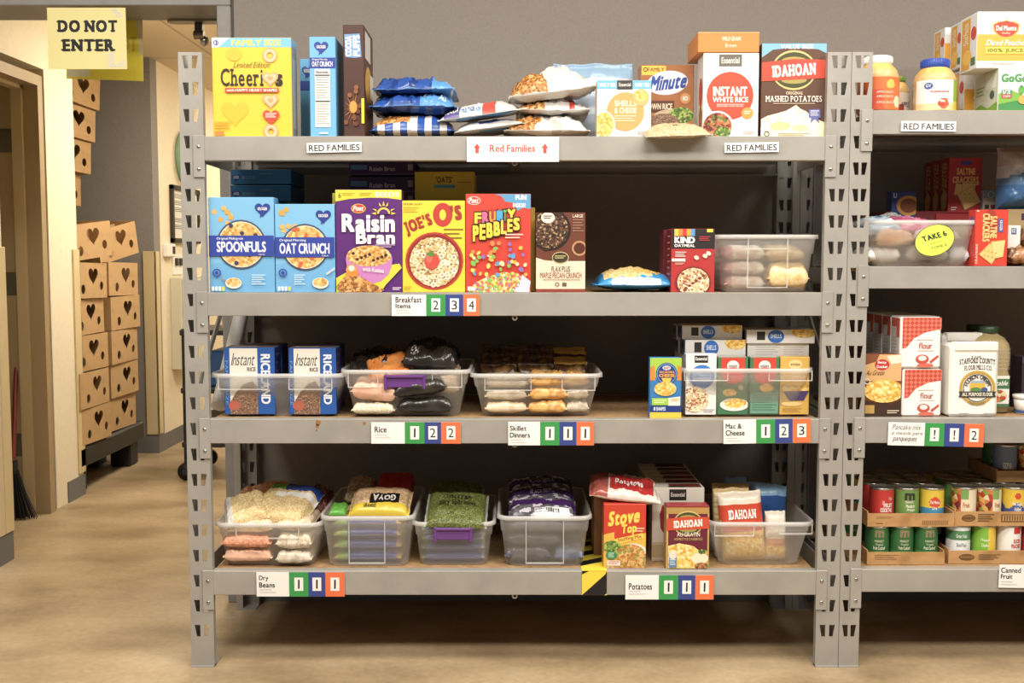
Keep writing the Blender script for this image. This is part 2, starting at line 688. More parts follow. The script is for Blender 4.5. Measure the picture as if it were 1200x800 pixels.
def tub(label, x0, x1, yr, yb, Y, depth, z, group='clear storage bins on the shelves', handle=None, latch=None, taper=.07, yaw=0, sticker=None):
    """see-through storage bin: rim from x0 to x1 at photo height yr, foot at yb, standing on z"""
    a, b = P(x0, yr, Y), P(x1, yr, Y)
    W, H = b.x - a.x, a.z - z
    root = empty('storage_bin', ((a.x + b.x) / 2, Y + depth / 2, z), label, 'storage bin', group, (0, 0, R(yaw)))
    hw, hd, r = W / 2 - .008, depth / 2 - .008, .03
    t = taper * W

    def lp(f, zz, off=0.0):
        k = t * (1 - f)
        return [(x, y, zz) for x, y in rloop(-hw + k - off, -hd + k * .8 - off, hw - k + off, hd - k * .8 + off, r + off)]
    m = M()
    loft(m, [lp(0, .004, -.012), lp(0, 0, -.006), lp(.03, .005), lp(.68, H * .68), lp(.7, H * .69, .003), lp(1, H, .003), lp(1, H, .0005), lp(.7, H * .7, .0005), lp(.68, H * .67, -.002), lp(.03, .007, -.002), lp(0, .0035, -.012)], TUB)
    l0, l1 = lp(0, .004, -.012), lp(0, .0035, -.012)
    m.add(l0, [tuple(range(len(l0)))], TUB)
    m.obj('tub', root)
    m = M()
    loft(m, [lp(1, H, .001), lp(1, H + .003, .003), lp(1, H + .003, .009), lp(1, H - .009, .0105), lp(1, H - .009, .0085), lp(1, H - .001, .0075)], RIMP, closed=True)
    m.obj('rim', root)
    yf = -hd - .003
    if handle:
        hx, wdt, col = handle
        m = M()
        m.box(hx - wdt / 2, yf - .012, H - .05, hx + wdt / 2, yf + .004, H - .014, col, .003)
        m.box(hx - wdt / 2 - .006, yf - .015, H - .056, hx - wdt / 2 + .004, yf + .003, H - .010, col, .002)
        m.box(hx + wdt / 2 - .004, yf - .015, H - .056, hx + wdt / 2 + .006, yf + .003, H - .010, col, .002)
        m.box(hx - wdt / 2, yf - .018, H - .020, hx + wdt / 2, yf + .002, H - .012, col, .002)
        m.obj('handle', root)
    if latch:
        for lx, wdt, dn in latch:
            m = M()
            g = .0025
            dn = min(dn, H - .012)
            m.box(lx - wdt / 2, yf - .006, H - dn, lx - wdt / 2 + g, yf + .002, H - .004, RIB)
            m.box(lx + wdt / 2 - g, yf - .006, H - dn, lx + wdt / 2, yf + .002, H - .004, RIB)
            m.box(lx - wdt / 2, yf - .006, H - dn, lx + wdt / 2, yf + .002, H - dn + g, RIB)
            m.obj('grip_frame', root)
    return root, W, H

# ================================================================ the room
XW = -2.23            # corridor wall plane
YB, YT = .635, .83     # main wall's two faces
JX = P(261, 300, YB).x
JX2 = P(277, 300, YB).x
HZ = P(130, 8, YB).z      # height of the opening
LX, LY = -2.04, 1.18      # corner of the near wall block
DY0, DY1 = 1.46, 1.98     # doorway in the corridor wall (clear opening)
AY0, AY1 = 2.42, 3.63     # alcove

FLOORM, nt, b, tc = nodes('stained_concrete', .38)
n1 = nt.nodes.new('ShaderNodeTexNoise')
n1.inputs['Scale'].default_value = 2.2
n1.inputs['Detail'].default_value = 8
n2 = nt.nodes.new('ShaderNodeTexNoise')
n2.inputs['Scale'].default_value = 45
n2.inputs['Detail'].default_value = 6
mp = nt.nodes.new('ShaderNodeMapping')
mp.inputs['Scale'].default_value = (1, 1.6, 1)
nt.links.new(tc.outputs['Object'], mp.inputs[0])
nt.links.new(mp.outputs[0], n1.inputs['Vector'])
nt.links.new(tc.outputs['Object'], n2.inputs['Vector'])
r1 = ramp(nt, ['a08661', 'c4a87f', 'dbc097'])
for e, p in zip(r1.color_ramp.elements, (.3, .5, .72)):
    e.position = p
r2 = ramp(nt, ['9a9a9a', 'ffffff'])
mx = nt.nodes.new('ShaderNodeMix')
mx.data_type = 'RGBA'
mx.blend_type = 'MULTIPLY'
mx.inputs[0].default_value = .6
nt.links.new(n1.outputs['Fac'], r1.inputs[0])
nt.links.new(n2.outputs['Fac'], r2.inputs[0])
nt.links.new(r1.outputs[0], mx.inputs[6])
nt.links.new(r2.outputs[0], mx.inputs[7])
nt.links.new(mx.outputs[2], b.inputs['Base Color'])
m = M()
m.box(-3.6, -5.2, -.1, 4.6, 8.2, 0, FLOORM)
struct('floor', m)

m = M()
m.box(JX2, YB, 0, 4.6, YT, 3.0, WALLP)
m.box(-3.6, YB, HZ + .05, JX2, YT, 3.0, WALLP)
struct('wall_back', m)
m = M()
m.box(-3.6, -5.2, 3.0, 4.6, YT, 3.1, mat('e6e1d6', .8))
struct('ceiling', m)
# the cased opening
m = M()
m.box(JX, YB - .02, 0, JX2, YT + .02, HZ, FRAME, .003)
m.box(-2.3, YB - .02, HZ, JX2, YT + .02, HZ + .055, FRAME, .003)
struct('trim_1', m)
m = M()
m.box(JX2 - .001, YB - .006, 0, JX2 + .006, YB, 3.0, mat('55504c', .7))
struct('trim_2', m)

# near wall block with its guard and base
m = M()
m.box(-3.6, YB + .001, 0, LX, LY, HZ, CREAM)
m.box(-3.6, LY, 0, XW, DY0 - .10, 2.46, CREAM)
m.box(-3.6, DY0 - .10, 2.12, XW, DY1 + .10, 2.46, CREAM)
m.box(-3.6, DY1 + .10, 0, XW, AY0, 2.46, CREAM)
struct('wall_corridor', m)
m = M()
m.box(XW - .6, AY1, 0, XW, AY1 + .12, 2.46, GREYW)
m.box(-3.2, AY1, 0, XW - .6, AY1 + .12, 2.46, GREYW)
m.box(-3.2, AY0, 0, -3.1, AY1, 2.46, GREYW)
struct('wall_alcove', m)
m = M()
m.box(-3.6, AY1 + .121, 0, XW, 8.0, 2.46, CREAM)
struct('wall_beyond', m)
m = M()
m.box(-3.6, 8.0, 0, -.6, 8.1, 2.46, CREAM)
struct('wall_far', m)
m = M()
m.box(-.9, YT + .021, 0, -.78, 8.0, 2.46, CREAM)
struct('wall_side', m)
# corridor ceiling: lay-in tiles
m, nt, b, tc = nodes('ceiling_tile', .85)
bt = nt.nodes.new('ShaderNodeTexBrick')
bt.offset = 0
bt.inputs['Scale'].default_value = 1
bt.inputs['Brick Width'].default_value = .61
bt.inputs['Row Height'].default_value = 1.22
bt.inputs['Mortar Size'].default_value = .01
bt.inputs['Color1'].default_value = rgb('e2cfae')
bt.inputs['Color2'].default_value = rgb('dfcba8')
bt.inputs['Mortar'].default_value = rgb('c3ae8c')
nt.links.new(tc.outputs['Object'], bt.inputs[0])
nt.links.new(bt.outputs[0], b.inputs['Base Color'])
TILE = m
m = M()
m.box(-3.6, YT, 2.46, -.6, 8.1, 2.56, TILE)
struct('ceiling_corridor', m)
# troffer diffusers that give the corridor its light
DIFF = glowing('lamp_diffuser', 'fff3dc', 3.0)
for yc, lab in ((2.6, 'bright ceiling light panel nearest the cased opening'), (5.3, 'bright ceiling light panel further down the corridor')):
    e = empty('ceiling_light', (-1.22, yc, 2.46), lab, 'ceiling light', 'corridor ceiling lights')
    m = M()
    m.box(-.30, -.58, -.012, .30, -.55, 0, WHITE)
    m.box(-.30, .55, -.012, .30, .58, 0, WHITE)
    m.box(-.30, -.55, -.012, -.275, .55, 0, WHITE)
    m.box(.275, -.55, -.012, .30, .55, 0, WHITE)
    m.obj('frame', e)
    m = M()
    m.box(-.275, -.55, -.006, .275, .55, -.001, DIFF)
    m.obj('diffuser', e)

# corner guards and rubber base
m = M()
m.box(LX - .06, LY, .12, LX + .006, LY + .006, 1.27, TRIM)
m.box(LX, LY - .06, .12, LX + .012, LY + .006, 1.27, TRIM, .002)
m.box(LX, YB + .03, .12, LX + .008, LY - .065, 1.27, mat('d8c69f', .5))
struct('trim_3', m)
m = M()
m.box(XW, AY0 - .07, .12, XW + .01, AY0 + .008, 1.27, TRIM, .002)
m.box(XW - .06, AY0, .12, XW + .01, AY0 + .01, 1.27, TRIM, .002)
struct('trim_4', m)
m = M()
m.box(XW - .07, AY1 - .01, .12, XW + .01, AY1, 1.27, TRIM, .002)
m.box(XW, AY1 - .01, .12, XW + .01, AY1 + .07, 1.27, TRIM, .002)
struct('trim_5', m)
m = M()
m.box(LX, YB + .03, 0, LX + .006, LY + .006, .115, COVE)
m.box(XW, DY1 + .23, 0, XW + .006, AY0 + .006, .105, COVE)
m.box(XW, AY1 - .006, 0, XW + .006, 8.0, .105, COVE)
m.box(-3.1, AY1 - .006, 0, XW, AY1, .105, COVE)
struct('baseboard_corridor', m)
m = M()
m.box(JX2 + .01, YB - .006, 0, 4.6, YB, .1, COVE)
struct('baseboard_back', m)

# doorway in the corridor wall: steel frame and the leaf standing open inside
FT, FT2 = mat('a8916a', .45, 0, 'tan_frame_paint'), mat('c4ae84', .45, 0, 'light_tan_frame_paint')
m = M()
zd = 2.03
for y0, y1 in ((DY1, DY1 + .05), (DY0 - .05, DY0)):
    m.box(XW - .19, y0, 0, XW + .012, y1, zd + .05, FT)
m.box(XW - .19, DY0, zd, XW + .012, DY1, zd + .05, FT)
m.box(XW - .11, DY1 - .016, 0, XW - .06, DY1, zd, FT2)
m.box(XW - .11, DY0, zd - .016, XW - .06, DY1, zd, FT2)
struct('door_frame_1', m)
m = M()
DOORM = mat('7d6b4c', .5, 0, 'dark_tan_door_paint')
m.box(XW - .19 - .9, DY1 + .01, .01, XW - .19, DY1 + .055, zd, DOORM, .003)
dr = struct('door_1', m)
for zz in (.28, 1.05, 1.72):
    h = M()
    h.box(XW - .188, DY1 - .004, zz, XW - .115, DY1 - .0005, zz + .11, mat('6d675c', .35, .8))
    h.tube([(XW - .192, DY1 - .008, zz), (XW - .192, DY1 - .008, zz + .11)], .007, mat('c9c2b2', .3, .8))
    h.obj('hinge', dr)
m = M()
m.box(-3.55, 1.2, 0, -3.5, 2.4, 2.46, mat('8b7a59', .8))
m.box(-3.5, DY1 + .1, 0, XW - .2, DY1 + .14, 2.46, mat('8b7a59', .8))
struct('wall_closet', m)

# broom in the doorway
e = empty('broom', PX(20, 588, XW - .1) * 1.0, 'broom with black bristles and red handle standing in the dark doorway', 'broom')
e.location.z = 0
b0 = e.location.copy()
m = M()
for i in range(90):
    random.seed(i)
    a, rr = random.random() * 6.28, random.random()
    x0_, y0_ = .02 * rr * math.cos(a), .012 * rr * math.sin(a)
    m.tube([(x0_ - .01, y0_, .24), (x0_ * 2.2, y0_ * 2, .13), (x0_ * 4.5 + .012, y0_ * 3.5, .004)], .0022, BLACK, 4)
m.tube([(-.01, 0, .22), (-.012, 0, .28)], .02, BLACK)
m.obj('bristles', e)
m = M()
tp = PX(33, 372, XW - .1) - b0
m.tube([(-.012, 0, .27), (tp.x - .05, tp.y * 1.0, tp.z)], .011, mat('7e2a20', .4))
m.obj('handle', e)

# ---------------------------------------------------------------- things on the corridor wall
def wallrect(x0, y0, x1, y1, X=XW):
    a, b_ = PX(x0, y0, X), PX(x1, y1, X)
    return a.y, b_.y, b_.z, a.z


ya, yb_, za, zb_ = wallrect(199, 325, 224, 434)
za = PX(199, 434, XW).z
e = empty('electrical_panel', (XW, ya, za), 'tall cream electrical panel on the corridor wall behind the post', 'electrical panel')
m = M()
m.box(0, 0, 0, .07, .62, zb_ - za, mat('d4ceb8', .45), .004)
m.obj('cabinet', e)
m = M()
m.box(.07, .03, .02, .078, .58, zb_ - za - .02, mat('dcd6c2', .45), .003)
m.obj('cover', e)
m = M()
m.box(.078, .5, .36, .086, .53, .44, mat('6a675f', .4), .002)
m.obj('lock', e)

ya, yb_, za, zb_ = wallrect(198, 217, 228, 290)
za = PX(198, 284, XW).z
zb_ = PX(198, 216, XW).z
e = empty('picture_frame', (XW, ya, za), 'dark framed notice with handwriting beside the thermostat', 'framed notice')
m = M()
fh = zb_ - za
DK = mat('3b3128', .4)
for q in ((0, 0, .62, .03), (0, fh - .03, .62, fh), (0, 0, .03, fh), (.59, 0, .62, fh)):
    m.box(0, q[0], q[1], .025, q[2], q[3], DK, .002)
m.obj('frame', e)
m = M()
m.box(.004, .028, .028, .01, .592, fh - .028, 'e9e8e2')
f = Face(m, 0, 0, 100, 100, (.01, .03, fh - .03), (0, .56, 0), (0, 0, -(fh - .06)), (1, 0, 0))
for y0_ in (8, 22, 36, 58, 72):
    f.lines(8, y0_, 62, y0_ + 10, 3, '6c7078')
m.obj('notice', e)

pc = PX(214, 185, XW)
e = empty('wall_clock', (XW, pc.y, pc.z), 'round green wall clock half hidden by the post', 'clock')
m = M()
m.lathe([(.001, 0), (.17, 0), (.178, .012), (.178, .05), (.165, .06), (.15, .045)], mat('8fb59a', .4), 36)
o = m.obj('case', e, rot=(0, R(90), 0))
m = M()
m.lathe([(.151, .044), (.001, .044)], WHITE, 36)
for k in range(12):
    t = k * math.pi / 6
    m.box(.125 * math.cos(t) - .006, .125 * math.sin(t) - .006, .0445, .125 * math.cos(t) + .006, .125 * math.sin(t) + .006, .0455, BLACK)
m.box(-.005, -.01, .046, .005, .1, .047, BLACK)
m.box(-.01, -.005, .0475, .07, .005, .0485, BLACK)
m.obj('dial', e, rot=(0, R(90), 0))

pa = PX(191, 301, XW)
e = empty('thermostat', (XW, pa.y, pa.z), 'small white thermostat on the cream corridor wall', 'thermostat')
m = M()
m.box(0, 0, 0, .035, .16, .085, WHITE, .006)
m.obj('body', e)
m = M()
m.box(.035, .09, .02, .0375, .14, .068, mat('2d2f33', .2))
m.obj('display', e)
pa = PX(202, 322, XW)
e = empty('light_switch', (XW, pa.y, pa.z), 'white double light switch above the electrical panel', 'light switch')
m = M()
m.box(0, 0, 0, .008, .2, .13, WHITE, .002)
m.obj('plate', e)
for k in range(2):
    m = M()
    m.box(.008, .035 + .09 * k, .06, .02, .085 + .09 * k, .11, mat('3a3632', .4), .003)
    m.obj('toggle', e)

# ---------------------------------------------------------------- cardboard produce boxes in the alcove
def hloop(cx, cz, r):
    out = []
    for i in range(22):
        t = 2 * math.pi * i / 22
        out.append((cx + r * 1.2 * math.sin(t) ** 3, cz + r * 1.12 * (13 * math.cos(t) - 5 * math.cos(2 * t) - 2 * math.cos(3 * t) - math.cos(4 * t)) / 16))
    return out


def oloop(cx, cz, r, k=1.15):
    return [(cx + r * math.cos(2 * math.pi * i / 14), cz + r * k * math.sin(2 * math.pi * i / 14)) for i in range(14)]


BW, BD, BH = .375, .29, .186
INSIDE = mat('5c3f1f', .9, 0, 'shaded_cardboard_liner')
pv, pf = panel([(-BW / 2, 0), (BW / 2, 0), (BW / 2, BH), (-BW / 2, BH)],
               [hloop(.03, BH * .64, .046), oloop(-.085, BH * .25, .023), oloop(.125, BH * .34, .021)], .005, 'holed')
m = M()
t_ = .005
m.add([(x, y + t_ / 2, z) for x, y, z in pv], pf, CARD)
m.add([(x, y + BD - t_ / 2, z) for x, y, z in pv], pf, CARD)
m.box(-BW / 2, t_, 0, -BW / 2 + t_, BD - t_, BH, CARD)
m.box(BW / 2 - t_, t_, 0, BW / 2, BD - t_, BH, CARD)
m.box(-BW / 2 + t_, t_, 0, BW / 2 - t_, BD - t_, t_, CARD)
m.box(-BW / 2 + t_, BD * .45, t_, BW / 2 - t_, BD * .45 + .004, BH * .92, CARD)
boxme = m.obj('produce_box')
ORD = ['lowest', 'second from the bottom', 'third from the bottom', 'fourth from the bottom', 'fifth from the bottom', 'topmost']
first = True


def prodbox(x, y, z, lab, rot=(0, 0, 0)):
    """front panel faces along +x"""
    global first
    o = boxme if first else boxme.copy()
    if not first:
        COL.objects.link(o)
    first = False
    o.location = (x, y, z)
    o.rotation_euler = (R(rot[0]), R(rot[1]), R(90 + rot[2]))
    tag(o, lab, 'cardboard box', 'produce boxes stacked in the alcove')


random.seed(5)
zc = .256
ca_ = [(PX(93, 400, -2.21).y + PX(126, 400, -2.21).y) / 2, (PX(130, 400, -2.21).y + PX(163, 400, -2.21).y) / 2]
for k in range(6):
    top = k == 5
    for c in (0, 1):
        lab = f'holed brown cardboard box, {ORD[k]} in the stack ' + ('beside the wall corner' if c == 0 else 'against the grey wall')
        yaw = random.uniform(-6, -1) if not top else -14
        tilt = random.uniform(-1, 1) if not top else (-6, -11)[c]
        prodbox(-2.22 + random.uniform(-.015, .015), ca_[c] + random.uniform(-.008, .008), zc + k * (BH + .004) + (.018 if top else 0), lab, (0, tilt, yaw))
for k in range(12):
    n_ = ['lowest', 'second', 'third', 'fourth', 'fifth', 'sixth', 'seventh', 'eighth', 'ninth', 'tenth', 'eleventh', 'topmost'][k]
    lean = max(0, k - 6) * .012
    prodbox(-2.635 + lean * 2.2, 3.15 + lean, zc - .25 + k * (BH + .006), f'holed cardboard box, {n_} up in the tall rear stack behind the other boxes', (0, 1.0 * (k - 6) if k > 6 else 0, -3 if k < 9 else -14))

e = empty('dolly', (XW - .02, 2.78, 0), 'low black plastic dolly under the cardboard boxes', 'dolly')
m = M()
m.box(-.33, -.42, .14, .03, .56, .250, mat('222326', .5), .012)
m.obj('platform', e)
for x in (-.25, -.06):
    for y in (-.33, .46):
        m = M()
        m.box(x - .06, y - .07, .0, x + .06, y + .07, .15, mat('1d1e20', .55), .01)
        m.obj('foot', e)

# ---------------------------------------------------------------- header: door holder and paper signs
e = empty('door_holder', P(232, 14, .84), 'metal door catch plate with roller under the header', 'door catch')
zz = HZ
e.location = (P(232, 14, .84).x, .85, HZ)
m = M()
out = [(-.085, -.03), (.12, -.03), (.12, .03), (-.085, .03)]
pl = [(-.085 + .03 * math.cos(R(a)), .03 * math.sin(R(a))) for a in range(90, 271, 20)] + [(.12, -.03), (.12, .03)]
n = len(pl)
m.add([(x, y, 0) for x, y in pl] + [(x, y, -.008) for x, y in pl], [tuple(range(n)), tuple(range(2 * n - 1, n - 1, -1))] + [(i, (i + 1) % n, n + (i + 1) % n, n + i) for i in range(n)], mat('8f826c', .4, .5))
m.obj('plate', e)
m = M()
m.box(-.014, -.012, -.04, .014, .012, -.008, mat('5b5348', .35, .7), .003)
m.obj('arm', e)
m = M()
m.tube([(-.018, -.0, -.052), (.018, .0, -.052)], .016, mat('8d877c', .25, .9), 16)
m.lathe([(.001, -.03), (.013, -.022), (.018, -.01), (.013, .004), (.001, .01)], CHROME, 14, (.016, .01, -.062))
m.obj('roller', e)

SERIFTXT = BLACK


def paper(name, label, pts, Y, col, draw=None, group=None):
    p = [P(x, y, Y) for x, y in pts]
    m = M()
    v = [(q.x, 0, q.z) for q in p]
    m.add(v + [(x, .0012, z) for x, y, z in v], [(0, 1, 2, 3), (7, 6, 5, 4), (0, 1, 5, 4), (1, 2, 6, 5), (2, 3, 7, 6), (3, 0, 4, 7)], col)
    if draw:
        f = Face(m, 0, 0, 100, 100, v[0], Vector(v[1]) - Vector(v[0]), Vector(v[3]) - Vector(v[0]), (0, -1, 0))
        draw(f)
    return tag(m.obj(name, loc=(0, Y, 0)), label, 'paper sign', group)


TAPE = plastic('clear_tape', 'ffffff', .45, .15)


def dne(f):
    f.T('DO NOT', 12, 20, 89, 40, BLACK, .055, True)
    f.T('ENTER', 17, 51, 86, 71, BLACK, .055, True)
    f.P([(80, 2), (88, 0), (97, 14), (91, 17)], TAPE)
    f.P([(76, 74), (84, 72), (86, 92), (97, 84), (98, 96), (76, 97)], TAPE)


paper('paper_sign', 'pale yellow taped paper sign reading DO NOT ENTER under the grey header', [(55, 9), (147, 9), (149, 81), (57, 81)], YB - .024, 'f3e79b', dne)


def dne2(f):
    f.T('NOT', 60, 30, 92, 55, 'c9b70a', .04, True)
    f.P([(2, 86), (30, 84), (31, 96), (2, 97)], TAPE)
    f.P([(92, 2), (99, 0), (99, 60), (96, 62)], TAPE)


paper('paper_sign', 'bright yellow paper sheet hanging behind the pale sign', [(77, 22), (167, 22), (168, 95), (78, 92)], YT + .024, 'e8d51c', dne2)

# ---------------------------------------------------------------- rolling cart glimpsed between post and door frame
e = empty('utility_cart', (-1.50, 3.0, 0), 'dark utility cart standing in the corridor behind the shelf post', 'cart')
DKM = mat('2c2d31', .5)
for x in (-.3, .3):
    for y in (-.22, .22):
        m = M()
        m.tube([(x, y, .10), (x, y, .84)], .014, DKM)
        q = m.obj('post', e)
        m = M()
        m.lathe([(.001, -.012), (.05, -.012), (.05, .012), (.001, .012)], BLACK, 18)
        m.box(-.01, -.01, .0, .01, .01, .052, DKM)
        m.obj('caster', q, (x, y, .05), (R(90), 0, 0))
for zz in (.2, .5, .82):
    m = M()
    m.box(-.32, -.24, zz - .015, .32, .24, zz + .015, DKM, .004)
    m.obj('shelf', e)
m = M()
m.box(-.12, -.1, 0, .16, .1, .17, mat('e8e2d4', .5), .006)
m.box(-.08, -.104, .03, .1, -.1, .13, mat('cfc8b8', .4))
tag(m.obj('white_box', loc=(-1.5, 2.98, .835)), 'white boxy device on top of the dark utility cart', 'device')
m = M()
m.box(-.2, -.15, 0, .2, .15, .2, mat('2a5fa8', .4), .01)
tag(m.obj('blue_crate', loc=(-1.48, 2.98, .515)), 'blue crate on the middle level of the utility cart', 'crate')

# ================================================================ shelving
D = .61
SLOT = .0762


def beam_z(y0, y1):
    return P(600, y0, -.004).z, P(600, y1, -.004).z


def make_post(width, name, root, x, y, zt, flip, side, mt=STEEL):
    """upright with keyhole slots; its slotted face towards -y (flip=False) or +y, its web on the outer side"""
    hol = []
    k = 0
    z = zt - .010
    while z - .036 > .02:
        for c, s in ((.29, 1), (.71, -1)):
            cx = c * width
            a, b = cx - .0085, cx + .0085
            lo = .006
            hol.append([(a, z), (b, z), (b, z - .036), (a + lo, z - .036)] if s > 0 else [(a, z), (b, z), (b - lo, z - .036), (a, z - .036)])
        z -= SLOT
    v, f = panel([(0, 0), (width, 0), (width, zt), (0, zt)], hol, .0025, 'upright')
    m = M()
    m.add(v, f, mt)
    wx = 0 if side < 0 else width - .0025
    dd = -1 if flip else 1
    ya, yb = (.0012, .062) if dd > 0 else (-.062, -.0012)
    m.box(wx, ya, 0, wx + .0025, yb, zt, mt)
    # inner lip stiffening the slotted face
    ox = width - .0025 if side < 0 else 0
    ya, yb = (.0012, .022) if dd > 0 else (-.022, -.0012)
    m.box(ox, ya, 0, ox + .0025, yb, zt, mt)
    # turned-in back lip
    ya, yb = (.060, .0625) if dd > 0 else (-.0625, -.060)
    m.box(min(wx, wx + .022 * (1 if side < 0 else -1)), ya, 0, max(wx + .0025, wx + .022 * (1 if side < 0 else -1)), yb, zt, mt)
    p = m.obj(name, root, (x, y, 0))
    m = M()
    m.box(0, -.008 if dd > 0 else -.07, 0, width, .07 if dd > 0 else .008, .004, mt)
    m.obj('foot_plate', p)
    return p


def unit(name, label, xl, wl, xr, wr, levels, zt, name_stain=False):
    """a boltless unit: slotted posts xl..xl+wl and xr..xr+wr, beams at the given photo rows"""
    root = empty(name, (xl, 0, 0), label, 'shelving unit', 'grey steel shelving units')
    ox = xl
    make_post(wl, 'post', root, 0, 0, zt, False, -1)
    make_post(wr, 'post', root, xr - ox, 0, zt, False, 1)
    make_post(wl, 'post', root, 0, D - .01, zt, True, -1)
    make_post(wr, 'post', root, xr - ox, D - .01, zt, True, 1)
    L0, L1 = wl, xr - ox
    tops = []
    for y0, y1 in levels:
        z1, z0 = beam_z(y0, y1)
        tops.append(z1)
        for ys, yy in ((-1, .002), (1, D - .012)):
            m = M()
            a, b = (yy - .005, yy + .03) if ys < 0 else (yy - .03, yy + .005)
            # C-shaped rail: face, top and bottom flange
            m.box(L0 - .002, a if ys < 0 else b - .004, z0, L1 + .002, a + .004 if ys < 0 else b, z1, STEEL, .0012)
            m.box(L0 - .002, a + .002 if ys < 0 else a, z1 - .004, L1 + .002, b if ys < 0 else b - .002, z1, STEEL, .001)
            m.box(L0 - .002, a + .002 if ys < 0 else a, z0, L1 + .002, b if ys < 0 else b - .002, z0 + .004, STEEL, .001)
            if ys < 0 and name_stain and len(tops) == 3:
                for px_, py_, r_ in ((372, 499, .006), (373, 495, .008), (427, 496, .005), (371, 504, .003)):
                    q_ = P(px_, py_, -.003)
                    m.add([(q_.x - ox + r_ * (1 + .35 * math.sin(3.1 * i_)) * math.cos(i_ * .6981), -.0032, q_.z + r_ * (1.1 + .4 * math.sin(2.3 * i_)) * math.sin(i_ * .6981)) for i_ in range(9)], [tuple(range(9))], mat('9a6c3c', .7))
            bm = m.obj('beam', root)
            for e0, e1 in ((L0 - .030, L0 + .003), (L1 - .003, L1 + .030)):
                m = M()
                f = yy - .008 if ys < 0 else yy + .005
                m.box(e0, f, z1 - .118, e1, f + .003, z1 + .003, BRACK, .0012)
                for zz in (z1 - .030, z1 - .095):
                    m.lathe([(.0055, -.001), (.0055, .001), (.003, .0025), (.0001, .0028)], CHROME, 10, (0, 0, 0))
                    k = 40
                    m.v[-k:] = [((e0 + e1) / 2 + x, (f - z) if ys < 0 else (f + .003 + z), zz + y) for x, y, z in m.v[-k:]]
                m.obj('bracket', bm)
        # side rails
        for sx in (.006, L1 + wr - .012):
            m = M()
            m.box(sx, .064, z0 + .01, sx + .006, D - .075, z1 - .006, STEEL, .001)
            m.obj('side_rail', root)
        m = M()
        m.box(L0 + .004, .032, z1 - .016, L1 - .004, D - .045, z1 - .0006, BOARD, .001)
        m.obj('deck', root)
        m = M()
        xm = (L0 + L1) / 2
        m.box(xm - .02, .03, z0 + .012, xm + .02, D - .045, z1 - .017, STEEL, .001)
        tie = m.obj('centre_tie', root)
        m = M()
        n = 14
        vs = []
        for i in range(n):
            t = 2 * math.pi * i / n
            for rr in (.0085, .0045):
                for yy in (.006, .010):
                    vs.append((xm + rr * math.cos(t), yy, z0 - .006 + rr * math.sin(t)))
        fs = []
        for i in range(n):
            a, b = 4 * i, 4 * ((i + 1) % n)
            fs += [(a, b, b + 1, a + 1), (a + 2, a + 3, b + 3, b + 2), (a, a + 2, b + 2, b), (a + 1, b + 1, b + 3, a + 3)]
        m.add(vs, fs, mat('b8b2a6', .35, .6))
        m.obj('tie_ring', tie)
    # diagonal braces of the end frames
    for sx in (.010, L1 + wr - .016):
        for za, zb in ((.80, 1.17),):
            m = M()
            m.add([(sx, .066, za), (sx + .006, .066, za), (sx, .066, za + .03), (sx + .006, .066, za + .03),
                   (sx, D - .075, zb), (sx + .006, D - .075, zb), (sx, D - .075, zb + .03), (sx + .006, D - .075, zb + .03)],
                  [(0, 1, 3, 2), (4, 6, 7, 5), (0, 4, 5, 1), (2, 3, 7, 6), (0, 2, 6, 4), (1, 5, 7, 3)], STEEL)
            m.obj('brace', root)
    return root, tops


ZT = P(223, 61, 0).z
U1, (Z1, Z2, Z3, Z4) = unit('shelving_unit', 'grey slotted steel shelving unit with four levels, fully in view', -.962, .0685, .910, .0685,
                            ((159.5, 188), (342.8, 370), (491, 519.5), (669, 697)), ZT, True)
U2, (V1, V2, V3, V4) = unit('shelving_unit', 'grey slotted steel shelving unit cut off at its far end, level heights differ', .980, .060, 2.85, .0685,
                            ((129, 157), (312, 338), (490, 519), (667, 693.5)), ZT)

# white strip leaning in the end bay
m = M()
a, b_ = P(248, 488, .16), P(279, 345, .50)
m.tube([(-.905, .15, Z3 + .018), (-.905, .50, 1.085)], .024, mat('fbfaf6', .4), 14)
tag(m.obj('white_tube', ), 'white tube leaning against the rear post beside the rice bin', 'tube')

# ---------------------------------------------------------------- shelf signs
GRN, BLU, ORG = mat('2f9a48', .5), mat('33458f', .5), mat('f07038', .5)


